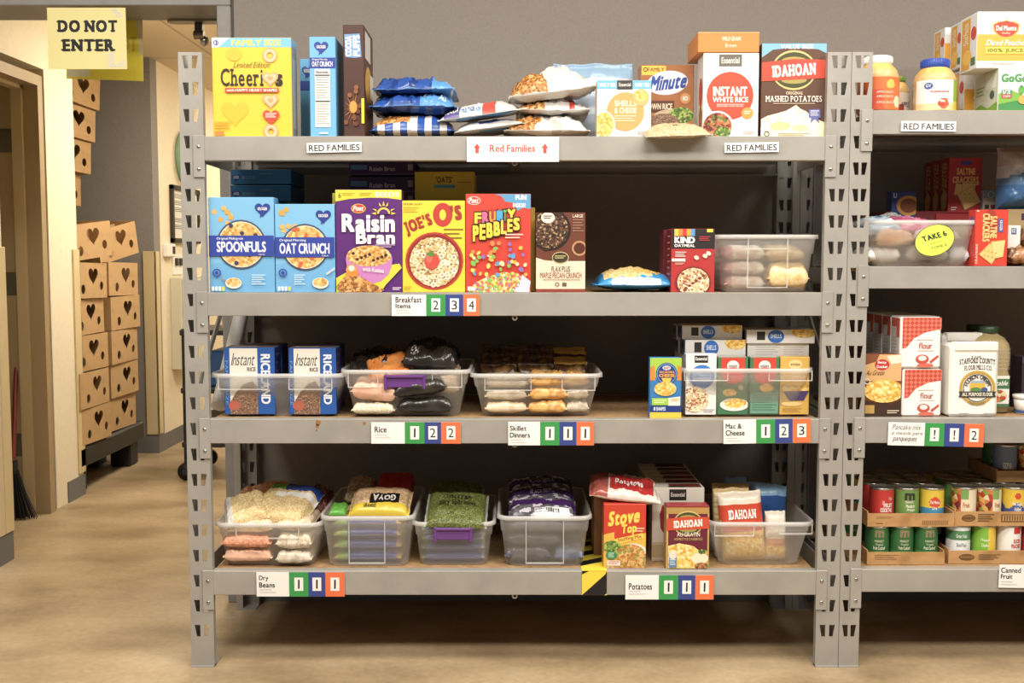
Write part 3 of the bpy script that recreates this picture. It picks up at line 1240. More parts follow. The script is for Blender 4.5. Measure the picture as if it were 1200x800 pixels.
def sign(label, x0, y0, x1, y1, draw, col='f4f2ee', tilt=0, slips=None, group='signs on the shelf beams', Y=-.0075, T=.0012):
    a, b = P(x0, y0, Y), P(x1, y1, Y)
    W, H = b.x - a.x, a.z - b.z
    m = M()
    m.box(-W / 2, 0, -H / 2, W / 2, T, H / 2, col)
    f = Face(m, x0, y0, x1, y1, (-W / 2, 0, H / 2), (W, 0, 0), (0, 0, -H), (0, -1, 0))
    draw(f)
    o = tag(m.obj('shelf_sign', loc=((a.x + b.x) / 2, Y - T, (a.z + b.z) / 2), rot=(0, R(-tilt), 0)), label, 'shelf sign', group)
    for (xa, ya, xb, yb, c, (u0, v0, u1, v1), num) in slips or []:
        sx, sz = W / (x1 - x0), H / (y1 - y0)
        m = M()
        ax, az, bx, bz = (xa - x0) * sx - W / 2, H / 2 - (ya - y0) * sz, (xb - x0) * sx - W / 2, H / 2 - (yb - y0) * sz
        m.box(ax, -.0011, bz, bx, -.0003, az, c)
        g = Face(m, xa, ya, xb, yb, (ax, -.0011, az), (bx - ax, 0, 0), (0, 0, bz - az), (0, -1, 0))
        g.R(u0, v0, u1, v1, 'f4f2ee')
        cx, cy, hh = (u0 + u1) / 2, (v0 + v1) / 2, (v1 - v0) * .34
        if num in ('1', "1'"):
            g.P([(cx - .8, cy - hh), (cx + 1.2, cy - hh), (cx + 1.0, cy + hh), (cx - 1.0, cy + hh)], '1f1f26')
        elif num == '!':
            g.P([(cx - .9, cy - hh), (cx + 1.1, cy - hh), (cx + .5, cy + hh * .3), (cx - .6, cy + hh * .3)], '1f1f26')
            g.P([(cx - .9, cy + hh * .55), (cx + .7, cy + hh * .55), (cx + .6, cy + hh), (cx - .8, cy + hh)], '1f1f26')
        else:
            g.T(num, cx - 3.2, cy - hh, cx + 3.2, cy + hh, '1f1f26', .0)
        m.obj('number_sticker', o)
    return o


def price(label, x0, y0, x1, y1, words, wx, ys, nums, cols=None, tilt=0, hand=False):
    """category card: white name field and three coloured squares with handwritten numbers"""
    wsplit, g1, g2 = cols

    def draw(f):
        for t, (u0, v0, u1, v1) in words:
            f.T(t, u0, v0, u1, v1, '26262a' if not hand else '55555c', .02 if not hand else -.005, slant=0 if not hand else .3)
        if not hand:
            f.R(wx, ys, wx + 14, ys + .8, 'cfcac6')
            f.R(wx, ys + 3, wx + 19, ys + 3.8, 'd9d4d0')
    sl = []
    e = [wsplit, g1, g2, x1]
    for k in range(3):
        xa, xb = e[k], e[k + 1]
        c = (xa + xb) / 2
        sl.append((xa, y0, xb, y1, (GRN, BLU, ORG)[k], (c - 5.2, (y0 + y1) / 2 - 8, c + 5.2, (y0 + y1) / 2 + 7.5), nums[k]))
    return sign(label, x0, y0, x1, y1, draw, tilt=tilt, slips=sl)


RF = lambda a, b, c, d: (lambda f: f.T('RED FAMILIES', a, b, c, d, '2b2b31', .015))
sign('small white RED FAMILIES strip on the top beam below the yellow cereal box', 359.5, 167, 424, 178.5, RF(362, 169.3, 421.5, 176.8), tilt=1.2)
sign('small white RED FAMILIES strip on the top beam below the brown potato box', 849, 167, 912.5, 178.5, RF(851.5, 169.3, 910, 176.8), tilt=1)
sign('small white RED FAMILIES strip below the two fruit sauce jars', 1056, 142, 1120, 154, RF(1059, 144.5, 1117.5, 152), tilt=-.4)


def big(f):
    f.T('Red Families', 574, 169.5, 627, 178, 'd9503c', .02)
    for x in (559, 638.5):
        f.P([(x, 168), (x + 4, 173.5), (x + 2, 173.5), (x + 2, 179.5), (x - 2, 179.5), (x - 2, 173.5), (x - 4, 173.5)], 'd9503c')


sign('large white Red Families card with two red arrows on the top beam', 547, 160.5, 655, 189.5, big, Y=-.008)

price('Breakfast Items card with three coloured number squares', 459, 345, 562, 370, [('Breakfast', (463.5, 347.5, 494, 354.5)), ('Items', (463.5, 355.5, 481, 361))], 463.5, 363, '234', (499.5, 522, 543))
price('Rice card with three coloured number squares', 435, 494.5, 540, 519.5, [('Rice', (439, 499.5, 453, 506.5))], 439, 509, '122', (474.5, 497.5, 517))
price('Skillet Dinners card with three coloured number squares', 595.5, 494, 696, 521.5, [('Skillet', (597.5, 498.5, 617, 504.5)), ('Dinners', (597.5, 506.5, 621, 512.5))], 598, 514.5, '111', (633, 655.5, 675.5))
price('Mac & Cheese card with three coloured number squares', 848, 491, 949.5, 519, [('Mac &', (850.5, 495.5, 869, 501.5)), ('Cheese', (850.5, 503, 872.5, 509.5))], 851, 512, '123', (886, 908, 928.5), tilt=1.0)
price('Dry Beans card with three coloured number squares', 300.5, 670, 404, 698.5, [('Dry', (303.5, 674, 314.5, 681)), ('Beans', (303.5, 682, 322, 688))], 304, 690, '111', (339, 361.5, 381.5))
price('Potatoes card with three coloured number squares', 733, 673.5, 836, 702, [('Potatoes', (737, 683, 764, 690.5))], 737, 692, '111', (772, 794.5, 814.5))
price('handwritten pancake mix card with three coloured number squares', 1041, 495.5, 1152, 522.5,
      [('Pancake mix', (1046, 498, 1079, 504)), ('o mezcla para', (1045, 506, 1081, 511)), ('panqueques', (1047, 513, 1074, 519))], 1045, 509, '!!2', (1083.5, 1106, 1129.5), tilt=-1.2, hand=True)
price('Canned Fruit card below the cardboard can trays', 1171, 662, 1274, 689, [('Canned', (1173, 665.5, 1196, 671.5)), ('Fruit', (1173, 673, 1186.5, 678.5))], 1173, 681.5, '123', (1210, 1232, 1253), tilt=-1)


# hazard tape over the lowest deck and beam
def chev(m, o, U, V, N, w, h, bands):
    f = Face(m, 0, 0, w, h, o, U, V, N)
    for p in bands:
        f.P(p, '16161a')


m = M()
a, b_ = P(682, 669, -.004), P(711, 697, -.004)
yb_ = -.0052
m.box(a.x, yb_, b_.z, b_.x, yb_ + .0006, a.z + .001, 'f2d51f')
chev(m, (a.x, yb_, a.z + .001), (b_.x - a.x, 0, 0), (0, 0, b_.z - a.z - .001), (0, -1, 0), 29, 28,
     [[(0, 28), (27, 4), (29, 0), (29, 26), (26, 28)], [(0, 0), (8, 0), (0, 4)]])
dk = .36
m.box(a.x, yb_, a.z + .0002, b_.x, dk, a.z + .001, 'f2d51f')
chev(m, (a.x, dk, a.z + .001), (b_.x - a.x, 0, 0), (0, yb_ - dk, 0), (0, 0, 1), 29, 140,
     [[(0, 22 + k), (29, 2 + k), (29, 20 + k), (0, 40 + k)] for k in (0, 40, 80)])
tag(m.obj('hazard_tape'), 'yellow and black hazard tape across the lowest deck and beam', 'tape')

# ================================================================ food looks
FLAKE = food('flakes_gold', ['c98a35', 'd9a24a', 'e6bd6c', 'b97a2a', 'efd08a'], 160)
SQUARES = food('cereal_squares', ['e3b768', 'd9a552', 'f0d08c', 'c8923f'], 130)
RINGS = food('cereal_rings', ['e8d3a4', 'd3ae6b', 'b98b48', 'f3e6c4', '8f6a35'], 210)
FRUITY = food('fruity_flakes', ['e8b54a', 'e37d3a', 'f0d25a', '9a6fc0', '7fbf4d', 'e05a4a', 'f3e3b0'], 170)
COCOA = food('cocoa_granola', ['3a241a', '50301f', '6b4429', '2a1812', 'a98a62'], 170)
PASTA = food('pasta_curls', ['e9b53e', 'f2c95a', 'f8dc8a', 'd99a2c'], 190)
RICEB = food('brown_rice', ['7a5a44', '8d6a50', '6a4a38', 'a88468'], 320)
RICEW = food('rice_grain', ['e9ddc0', 'd9c9a4', 'f2e9d2', 'c9b68c'], 420)
OATS = food('oatmeal', ['efdcb4', 'dcc08e', 'f7ecd0', 'a8654a', 'cfae78'], 200)
BEANT = food('tan_beans', ['cfa878', 'dcb88a', 'c2966a', 'e6caa2'], 190)
BEANP = food('pink_beans', ['d8946e', 'c97f5c', 'e3a684', 'd08a66'], 190)
PEAS = food('split_peas', ['5f6826', '6c7630', '4c551d', '7d863f', '3c4416'], 330)
BEANK = food('black_beans', ['2a2830', '3a3740', '1d1c22', '4a4650'], 220)
YSPLIT = food('yellow_peas', ['d9b56a', 'e5c684', 'c9a052', 'efd9a4'], 330)
GRANO = food('granola_cluster', ['b8782f', 'cf9244', 'a0621f', 'dfae66', '8a5220'], 150)
MASH = mottled('mashed_potato', ['f0e0a8', 'f8efd0', 'fbf5e2'], 60)
CHEESY = food('cheesy_potato', ['f0c24a', 'f6d672', 'fbe9a8', 'e0a830'], 120)
STUFF = food('stuffing', ['c98a3a', 'b5702a', 'dba552', '8a9a3a', 'e0b870'], 150)
STEW = food('meat_bowl', ['7a3020', '9c4428', '5d2a1c', 'b86a3a', '5f7a2e', 'c98a5a'], 150)
GREEN = food('greens', ['5a7a2e', '7a9a3c', '46621f', 'a8b85a'], 160)
KB = 'd9d2c3'


def bowl(f, cx, cy, r, rim, fill, t=2.2, ry=None):
    f.E(cx, cy, r, ry or r, rim)
    f.E(cx, cy, r - t, (ry or r) - t, fill)


def kroger_logo(f, cx, cy, r=7):
    """small dark-blue heart with a speech-bubble tail and a white word"""
    f.heart(cx, cy, r, '2a3f96')
    f.P([(cx - 2.5, cy + r * .6), (cx + 1, cy + r * .6), (cx - 3.2, cy + r * 1.15)], '2a3f96')
    f.T('KROGER', cx - r * .62, cy - 2.2, cx + r * .62, cy + 1.4, 'f2f2f2', .03)


# ================================================================ TOP LEVEL of the fully visible unit
# yellow cereal box
k = Pack(249, 44, 342, 159, .03, .076, 'efc81c', Z1)
k.R(249, 44, 342, 55, '74bfe6')
k.T('FAMILY SIZE', 272, 46.3, 330, 53.2, 'f5ec5a', .045)
k.P([(249, 44), (270, 44), (257, 55), (249, 56)], 'f6f4f4')
k.ring(254, 50, 3, 1.1, '3b3f9a')
k.R(254, 47, 255.3, 53, '3b3f9a')
k.heart(275, 130, 16, 'e6bb14')
k.E(275, 63, 9, 8, 'e6bb14')
k.T('Limited Edition', 275, 72, 317, 78.5, '8a7a2a', -.005, slant=.3)
k.T('Cheeri', 259, 79.5, 309, 99.8, '2a261c', .012, True)
k.T('s', 323, 86, 331.5, 99.8, '2a261c', .04)
for cy, hh in ((64.5, 0), (91, 1), (116.5, 1), (152, 0)):
    if hh:
        k.heart(317, cy, 9.5, 'd9a878')
        k.heart(317, cy, 7, 'ecc39a')
        k.heart(317, cy, 3.6, 'd3a070')
    else:
        k.ring(317, cy, 8.5, 5.5, 'dba875')
        k.ring(317, cy, 7, 2.4, 'edc79e')
k.R(264, 102, 327, 107.2, 'd9482e')
k.T('with HAPPY HEART SHAPES', 266, 103, 325, 106.2, 'f8efe2', .02)
k.heart(317.5, 135, 9.8, 'd8452c')
k.lines(311, 131, 324, 137, 3, 'f6d9d0')
k.lines(251, 141, 270, 150, 3, 'd9a514')
k.R(251, 152, 262, 157, 'e0862e')
k.on('R')
k.R(1, 8, 99, 99, '9aa0a0')
k.R(1, 1, 99, 8, '74bfe6')
k.R(15, 20, 85, 90, 'b9bcb8')
k.done('cereal_box', 'big yellow cereal box with heart shapes at the end of the top level', 'cereal box', 'cereal boxes')

# blue box lying behind and the slim blue box seen on its narrow side
k = Pack(352, 69, 404, 159, .23, .07, '5aa5d2', Z1)
kroger_logo(k, 361, 82, 7)
k.R(352, 92, 404, 102, '2c4da0')
k.on('R').R(10, 5, 90, 95, '4f8fba')
k.done('cereal_box', 'blue cereal box standing behind the slim blue one on the top level', 'cereal box', 'cereal boxes')
k = Pack(363, 43, 393.5, 159, .03, .19, '6cb4e4', Z1)
kroger_logo(k, 377, 55, 8.5)
k.R(363, 67, 393.5, 79, '2b3f9c')
k.T('Original Morning', 366, 68, 384, 70.5, 'f2f2f2', .01)
k.T('OAT CRUNCH', 366, 71.3, 390, 77.2, 'f5f5f5', .02)
k.R(369, 80, 387, 147, 'ece8e2')
k.R(369.5, 86.5, 386.5, 88, '3a3a3a')
k.R(369.5, 116.5, 386.5, 118, '3a3a3a')
k.lines(370.5, 89, 386, 115, 9, 'a8a4a0', .3)
k.lines(370.5, 120, 386, 145, 9, 'b8b4b0', .3)
k.T('Nutrition', 370.5, 82, 385, 85, '444444', .02)
k.R(374, 153, 384, 155, 'dfeaf2')
k.done('cereal_box', 'slim side of a light blue cereal box with a nutrition panel', 'cereal box', 'cereal boxes')

# brown cocoa cereal, narrow side out
k = Pack(402.5, 29, 427, 159, .03, .20, '4c2a20', Z1, yaw=0)
k.P([(404, 40), (422, 39), (424, 66), (416, 67), (405, 66)], '6f9ad0')
k.T('COCOA', 405, 42, 412.5, 65, 'f6f4f2', .05, rot=-90)
k.T('PUFFS', 414, 41, 422, 65, 'f6f4f2', .05, rot=-90)
for i in range(16):
    t = 2 * math.pi * i / 16
    k.P([(414 + 2 * math.cos(t + .3), 126 + 3 * math.sin(t + .3)), (414 + 11 * math.cos(t), 126 + 21 * math.sin(t)), (414 + 2 * math.cos(t - .3), 126 + 3 * math.sin(t - .3))], ['b86a30', 'd08a48', '8a4a24'][i % 3])
random.seed(3)
for i in range(12):
    x, y = random.uniform(405, 424), random.uniform(98, 150)
    k.E(x, y, 2.6, 2.8, ['7a4426', '8e5530', '63351e'][i % 3])
k.E(414, 124, 4.5, 7, 'e0973a')
k.R(423.6, 114, 427, 143, 'e8cf2c')
k.on('R')
k.R(2, 1, 98, 99, '5a352a')
k.R(10, 4, 70, 28, 'd9d4ce')
k.E(45, 50, 36, 17, 'd9a32e')
k.E(52, 78, 30, 14, '7a4426')
k.R(60, 38, 96, 60, 'efe6d2')
k.done('cereal_box', 'tall dark brown cereal box standing edge on with a bubble letter title', 'cereal box', 'cereal boxes')

# blue cereal bags lying in a pile
BLUEB = mat('2450a0', .22)
BLUED = mat('173a80', .22)
LTBL = mat('4f93cf', .25)
WHB = mat('dcd9d4', .25)
WHF = mat('d9d6d0', .3)


def zb_low(u, v, t):
    if v < -.15 or not t:
        if -.93 < u < -.05 and v > -.93 and t:
            return GRANO
        k_ = int((u + 1) * 5.5)
        return WHF if k_ % 2 else BLUEB
    return BLUEB


def zb_mid(u, v, t):
    return LTBL if u > .15 and v < .1 and t else (BLUEB if (u * 3 + v) % 1.3 > .35 else BLUED)


def zb_up(u, v, t):
    return WHB if .75 < u + v * .2 < .82 else (LTBL if u > .45 else (BLUEB if (u * 2.2 - v * 1.4) % 1.1 > .4 else BLUED))


bag('cereal_bag', 'lowest of three blue cereal bags, showing brown clusters', 'cereal bag', 432, 134, 534, 159, .05, .30, zb_low, Z1, 'blue cereal bags on the top level', 1, wr=.3, pw=4)
bag('cereal_bag', 'middle one of three blue cereal bags in the pile', 'cereal bag', 431, 112, 535, 135, .05, .28, zb_mid, None, 'blue cereal bags on the top level', 2, wr=.85, pw=4,
    texts=[('NEW VALUE', .2, -.93, .75, -.55, 'c9dcf2', .01)])
bag('cereal_bag', 'uppermost of three blue cereal bags with a crumpled dark fold', 'cereal bag', 436, 96, 533, 114, .06, .27, zb_up, None, 'blue cereal bags on the top level', 3, wr=1.0, pw=4)

# white and blue bags leaning over each other


def zw1(u, v, t):
    if not t:
        return mat('6aa6d6', .3) if -.9 < v < -.6 and u > -.3 else WHB
    return BLUEB if abs(v + .8) < .1 and u > -.3 else WHB


def zw2(u, v, t):
    if u < -.45 and u > -.85 and v < -.25 and t:
        return mat('5a5490', .3)
    if .12 < u < .42 and t and v < -.3:
        return mat('d9483a', .3)
    if not t and -.97 < v < -.72 and u > -.55:
        return LTBL
    return WHB


bag('cereal_bag', 'white bag with blue lettering underneath, its crimped end spread on the shelf', 'cereal bag', 527, 138, 610, 160, .03, .24, zw1, Z1 + .018, 'white cereal bags on the top level', 11,
    rot=(0, R(-8), R(8)), wr=.25, pw=3)
bag('cereal_bag', 'white bag with blue and red print slumped against the blue bags', 'cereal bag', 516, 118, 613, 141, .02, .22, zw2, Z1 + .062, 'white cereal bags on the top level', 12,
    rot=(R(6), R(-7), R(-6)), wr=.3, pw=3, texts=[('COCOA', -.82, -.9, -.48, -.5, 'f2f0ee', .03), ('MULTIGRAIN', -.4, -.95, .08, -.75, '3f7fc0', .02)])


def zheap(seed):
    def z(u, v, t):
        if t and (u + .45 + .25 * noise.noise(Vector((u * 3, v * 3, seed)))) < .25 and u > -.93 and v < .6:
            return GRANO
        if noise.noise(Vector((u * 2.2, v * 2, seed + 5))) > .42:
            return mat('b9b0a4', .3)
        return WHB
    return z


bag('cereal_bag', 'lowest white cereal bag in the heap beside the shells and cheese box', 'cereal bag', 590, 135, 692, 159, .04, .30, zheap(2), Z1, 'white cereal bags on the top level', 4, wr=.6)
bag('cereal_bag', 'middle white cereal bag in the heap with a small red mark', 'cereal bag', 605, 116, 692, 135, .07, .27, lambda u, v, t: mat('c8382c', .3) if (.45 < u < .6 and v < -.5 and t) else zheap(7)(u, v, t), None,
    'white cereal bags on the top level', 5, wr=.8)
bag('cereal_bag', 'uppermost white cereal bag of the heap with golden clusters', 'cereal bag', 597, 83, 702, 117, .05, .27, zheap(9), None, 'white cereal bags on the top level', 6,
    rot=(R(4), R(-7), 0), wr=.55)
bag('cereal_bag', 'pale blue zip bag propped behind the heap of white bags', 'cereal bag', 649, 73, 743, 130, .345, .05,
    lambda u, v, t: (mat('8fb0cc', .25) if v > .62 else (mat('b9b8c4', .3) if v > .3 else mat('a9b6c6', .3))), Z1, 'white cereal bags on the top level', 8, up=True, wr=.35, seal=.12)

# shells & cheese
k = Pack(699.5, 94, 763, 159, .03, .06, 'f1eeea', Z1)
k.R(699.5, 94, 763, 104, '6ab8da')
k.T('FAMILY SIZE', 701, 97, 722, 101.5, 'f4f6f8', .03)
k.T('FAMILY SIZE', 744, 97, 761, 101.5, 'f4f6f8', .03)
k.R(723, 93.5, 741, 104.5, '3a3836')
k.T('Essential', 725, 97, 739, 101, 'e8e4de', .02)
k.E(733, 129.5, 22, 22, 'e3a35a')
for t, y in (('SHELLS', 117), ('& CHEESE', 125)):
    k.T(t, 720, y, 746, y + 6.5, 'f8e6c8', .035)
k.lines(720, 134, 746, 142, 3, 'f3d8ae')
k.E(751, 113.5, 9.5, 9.5, 'e6b268')
k.E(751, 112, 6.5, 6, PASTA)
bowl(k, 708, 145, 13, 'f6f2ea', PASTA, 1.5, 16)
k.lines(747, 152, 760, 157, 2, 'a8a4a0')
k.on('L').R(5, 3, 95, 97, 'd9c49a')
k.done('pasta_box', 'small white pasta dinner box with a tan disc and a light blue top band', 'pasta box')

# brown rice box with a white oval
k = Pack(750, 76, 813, 159, .13, .07, 'a06230', Z1)
k.R(752, 77, 780, 87, 'f0b92e')
k.T('FAMILY', 759, 79, 778, 83, '6b3f1a', .02)
k.ring(756, 81, 2.6, 1, '3a3020')
k.E(782, 95.5, 24, 13, 'e6e4ea', rot=-6)
k.E(782, 95.5, 22.5, 11.6, 'f6f5f4', rot=-6)
k.T('Minute', 762, 86.5, 805, 103, '24469a', .05, rot=-6, slant=.35)
k.E(803, 112.5, 6, 6, 'c48a52')
k.T('10', 800, 110, 806, 115, 'f2e3cc', .02)
k.R(750, 115, 790, 127, '5d3318')
k.T('BROWN RICE', 752, 118, 788, 124.5, 'eedcc0', .03)
k.R(750, 128, 813, 159, 'b5763c')
k.E(790, 132, 24, 8, 'c9b08a')
k.E(798, 131, 15, 9, GREEN)
k.E(778, 138, 18, 9, RICEB)
k.done('rice_box', 'brown instant rice box with a white oval, partly behind the small pasta box', 'rice box', 'rice boxes')

# clear pouch overhanging the shelf edge
bag('rice_pouch', 'clear pouch of pale grain lying over the beam edge', 'food pouch', 757, 141, 836, 166, -.07, .2,
    lambda u, v, t: FILM if abs(u) > .93 else food('pale_grain', ['c9b38a', 'bda678', 'd6c39c', 'b0986a'], 260), Z1 - .004, None, 14, wr=.25, pw=2.2, rot=(R(9), R(-2), 0), texts=[('10 oz', -.12, -.5, .03, -.3, '3a3a3a', .02)])

# instant white rice and the orange box lying on it
k = Pack(824, 62, 889, 159, .03, .10, 'f3f0ec', Z1)
k.R(842, 63.5, 869, 77.5, '6d675f')
k.T('Essential', 845, 67, 866, 74, 'e6e2da', .02)
k.E(855.5, 111, 27.5, 27.5, 'd8492c')
k.T('INSTANT', 835.5, 100.5, 875.5, 111.5, 'fbf3ee', .04)
k.T('WHITE RICE', 835, 112.5, 877, 118.5, 'fbf3ee', .03)
k.R(840, 120.5, 872, 121.3, 'f3c8ba')
k.T('ENRICHED LONG GRAIN', 840, 122, 871, 124, 'f7ddd4', .01)
k.E(876, 131, 7, 6.5, 'ef9a3a')
k.lines(872, 128.5, 880, 133, 2, 'fbe9cf')
bowl(k, 841, 146.5, 19, 'faf7f2', STEW, 2, 18)
k.E(848, 153, 9, 6, GREEN)
k.lines(871, 152, 886, 157, 2, 'b4b0ac')
k.on('L')
k.R(3, 2, 97, 98, 'e4dcd6')
k.E(60, 45, 30, 18, 'b8402e')
k.E(60, 75, 28, 14, STEW)
wr_ = k.done('rice_box', 'tall white instant rice box with a round red badge', 'rice box', 'rice boxes')
zt_ = Z1 + k.H
k = Pack(818, 37.5, 890, 62, .028, .19, 'd98734', zt_ + .001)
k.T('WILD GRAIN', 846, 43, 868, 48, 'fbe8d2', .02)
k.T('Brown', 850, 51, 863, 56, 'f8dcc0', .015)
k.R(818, 37.5, 890, 39.5, 'e6a057')
k.done('rice_box', 'orange box lying flat on top of the tall white rice box', 'rice box', 'rice boxes')


def idahoan(k, x0, y0, x1, y1, band, body, serif=True):
    """red banner over a gold-rimmed oval"""
    cx, cy = (x0 + x1) / 2, (y0 + y1) / 2
    w, h = x1 - x0, y1 - y0
    k.E(cx, cy, w * .345, h, 'd9c27a')
    k.E(cx, cy, w * .325, h * .9, '4a4a24')
    k.E(cx, cy - h * .45, w * .2, h * .22, 'b09a4a')
    k.E(cx, cy + h * .5, w * .2, h * .18, 'a89a52')
    k.P([(x0, y0 + h * .12), (cx, y0 - h * .06), (x1, y0 - h * .02), (x1, y1 - h * .10), (cx, y1 - h * .02), (x0, y1 + h * .06)], band)
    k.T('IDAHOAN', cx - w * .34, cy - h * .30, cx + w * .34, cy + h * .30, 'fbf6ee', .055, serif, rot=-4)


k = Pack(892, 50.5, 968, 159, .03, .10, '61402f', Z1)
k.P([(892, 50.5), (968, 50.5), (968, 62), (958, 57.5), (930, 55.5), (905, 58), (892, 67)], '7db8d9')
k.T('VALUE SIZE', 914, 52, 952, 57, 'f0f4f6', .03)
idahoan(k, 892, 70, 968, 93, 'd0472f', '61402f')
k.T('ORIGINAL', 921, 106, 941, 109.5, 'f0dcc0', .015, True)
k.T('MASHED POTATOES', 897, 111, 963, 118, 'f8efe2', .015, True)
k.lines(906, 119.5, 955, 121, 1, 'd9c2aa')
k.P([(892, 138), (900, 134), (912, 131), (922, 128), (929, 124), (933, 121.5), (938, 126), (945, 129), (952, 135), (960, 139), (968, 142), (968, 159), (892, 159)], MASH)
k.E(915, 146, 12, 5, 'f0d98e')
k.E(938, 148, 9, 4, 'f3dfa0')
k.P([(948, 127), (961, 126), (962, 136), (959, 137), (961, 143), (955, 138), (950, 143), (951, 137), (948, 136)], '6a6fae')
k.lines(950, 128, 960, 135, 3, 'd9dcee')
k.ring(899, 155, 3.2, 1, '4a4038')
k.lines(912, 154, 950, 158, 2, 'b8a67a')
k.done('potato_box', 'brown mashed potato box with a red banner at the end of the top level', 'potato box', 'instant potato packages')

# ================================================================ SECOND LEVEL
NAVYB = '3d86c4'
# flat blue boxes behind on upright ones
k = Pack(262, 236, 330, 343, .27, .07, '5aa5d2', Z2)
hz = Z2 + k.H
k.done('cereal_box', 'upright blue cereal box hidden behind the front pair', 'cereal box', 'cereal boxes')
for i, (y0, y1) in enumerate(((217, 235), (198.5, 216))):
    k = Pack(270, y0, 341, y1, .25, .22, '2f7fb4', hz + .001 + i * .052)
    kroger_logo(k, 277, (y0 + y1) / 2 + 1, 5)
    k.T('SPOONFULS', 284, (y0 + y1) / 2 - 1, 299, (y0 + y1) / 2 + 3, '8fc0e0', .01)
    k.R(305, y0 + 5, 318, y0 + 5.6, '8fc0e0')
    k.R(270, y0, 341, y0 + .8, '6db1dd')
    k.done('cereal_box', ('lower' if i == 0 else 'upper') + ' flat blue cereal box of the pair lying behind the front boxes', 'cereal box', 'cereal boxes')


def blue_cereal(x0, x1, y0, title, tx, band, bc, fruit, lab):
    k = Pack(x0, y0, x1, 343, .03, .066, '79bbe6', Z2)
    k.P([(x0, 343), (x0, 310), (x1, 300), (x1, 343)], '6cb0e0')
    cx, cy, r = bc
    random.seed(int(x0))
    for i in range(7):
        x, y = x0 + 4 + random.random() * 22, y0 + 5 + random.random() * 26
        k.P([(x, y - 3.4), (x + 3.6, y - 1), (x + 2.4, y + 3), (x - 2.4, y + 2.4), (x - 3, y - 1)], ['e5b560', 'd9a448'][i % 2])
    kroger_logo(k, x1 - 13, y0 + 14, 9)
    k.E(cx, cy, r, r, '4a4f66')
    k.E(cx, cy, r - 2, r - 2, 'f2e6cc')
    k.E(cx, cy, r - 3, r - 3, SQUARES)
    for i in range(8):
        a = i * 2.4
        rr = r * (.3 + .08 * i)
        x, y = cx + rr * math.cos(a), cy + rr * math.sin(a)
        if fruit == 'blue':
            k.E(x, y, 2.4, 2.4, '3d3f66')
        else:
            k.E(x, y, 4.5, 2.2, 'd8643a', rot=i * 50)
    k.R(x0, band[0], x1, band[1], '2f45a6')
    k.T('Original ' + ('Multigrain' if fruit == 'blue' else 'Morning'), tx[0], band[0] + 2, tx[0] + 31, band[0] + 5.6, 'e8ecf6', .015)
    k.T(title, tx[0], band[0] + 7, tx[1], band[0] + 19.5, 'f7f8fb', .03)
    k.T('CEREAL', tx[1] - 9, band[1] - 2.6, tx[1] - 1, band[1] - .8, 'd8dcf0', .01)
    k.ring(x0 + 9, 320, 5, 1.4, '2f45a6')
    k.E(x0 + 9, 320, 2, 2, '2f45a6')
    sx = x0 + (28.5 if fruit == 'blue' else 53)
    if fruit == 'blue':
        k.P([(x0 + 14, 326), (x0 + 21, 329), (x0 + 21, 331), (x0 + 14, 328)], '8a8f9c')
    else:
        k.P([(x1 - 10, 320), (x1, 313), (x1, 316), (x1 - 10, 323)], 'c8ccd6')
    k.E(sx, 332, 9.5, 6.5, 'f0e4cc')
    k.E(sx, 331, 8, 5, SQUARES)
    k.lines(x0 + 50 if fruit == 'blue' else x0 + 22, 322, x0 + 66 if fruit == 'blue' else x0 + 35, 335, 5, 'd4e6f4', .35)
    for i in range(4):
        k.R(x0 + 3 + i * 4, 336, x0 + 6 + i * 4, 341, ['dce6ee', 'dce6ee', 'dce6ee', 'e0d23c'][i])
    k.on('L').R(3, 2, 97, 98, '5aa4d6')
    k.on('R').R(3, 2, 97, 98, '63a9d8')
    return k.done('cereal_box', lab, 'cereal box', 'cereal boxes')


blue_cereal(245, 321.5, 231, 'SPOONFULS', (254.5, 312), (276, 300), (283, 286.5, 29), 'blue', 'light blue cereal box with square flakes and dark berries, nearest the post')
blue_cereal(322.5, 392.6, 239, 'OAT CRUNCH', (328, 386.5), (278, 301.5), (357.7, 289.7, 27.5), 'red', 'light blue oat cereal box with a spoon and red fruit slices')

# purple raisin cereal
k = Pack(390, 226, 456, 343, .11, .06, 'd9cc2e', Z2)
hz = Z2 + k.H
k.done('cereal_box', 'yellow topped cereal box peeping out behind the purple one', 'cereal box', 'cereal boxes')
k = Pack(393.5, 222, 471, 343, .03, .066, '5c2478', Z2)
k.P([(393.5, 222), (471, 222), (471, 234), (455, 232), (432, 231.5), (410, 233), (393.5, 236)], 'e3d426')
k.T('6', 397, 226, 400.5, 232, '7a6a20', .02)
k.T('SEEDS', 440, 225, 468, 230.5, 'f6f3dc', .03)
k.lines(402, 226, 416, 230, 2, 'b9a91c')
k.lines(422, 226, 436, 230, 2, 'b9a91c')
k.E(420.5, 244.3, 8.5, 5.6, 'f2d24a')
k.E(420.5, 244.3, 7.8, 5, 'd8442c')
k.T('Post', 414.5, 241, 426.5, 247, 'faf3ea', .04, slant=.25)
for i in range(9):
    t = math.pi * (i + .0) / 8
    x, y = 450 - 9 * math.cos(t), 250 - 9 * math.sin(t)
    x2, y2 = 450 - 14.5 * math.cos(t), 250 - 14.5 * math.sin(t)
    nx_, ny_ = -math.sin(t) * 1.5, math.cos(t) * 1.5
    k.P([(x - nx_, y + ny_), (x2, y2), (x + nx_, y - ny_)], 'f2cf3a')
k.E(450, 250.5, 7.6, 7.6, 'f2cf3a', 180, 360)
k.E(450, 251, 5.8, 5.8, '5c2478', 180, 360)
k.T('Raisin', 401, 250.5, 463, 272, 'faf7f4', .045)
k.T('Bran', 417.5, 270.5, 463, 286, 'faf7f4', .045)
k.lines(440, 286.5, 463, 291, 2, 'c9a8d8')
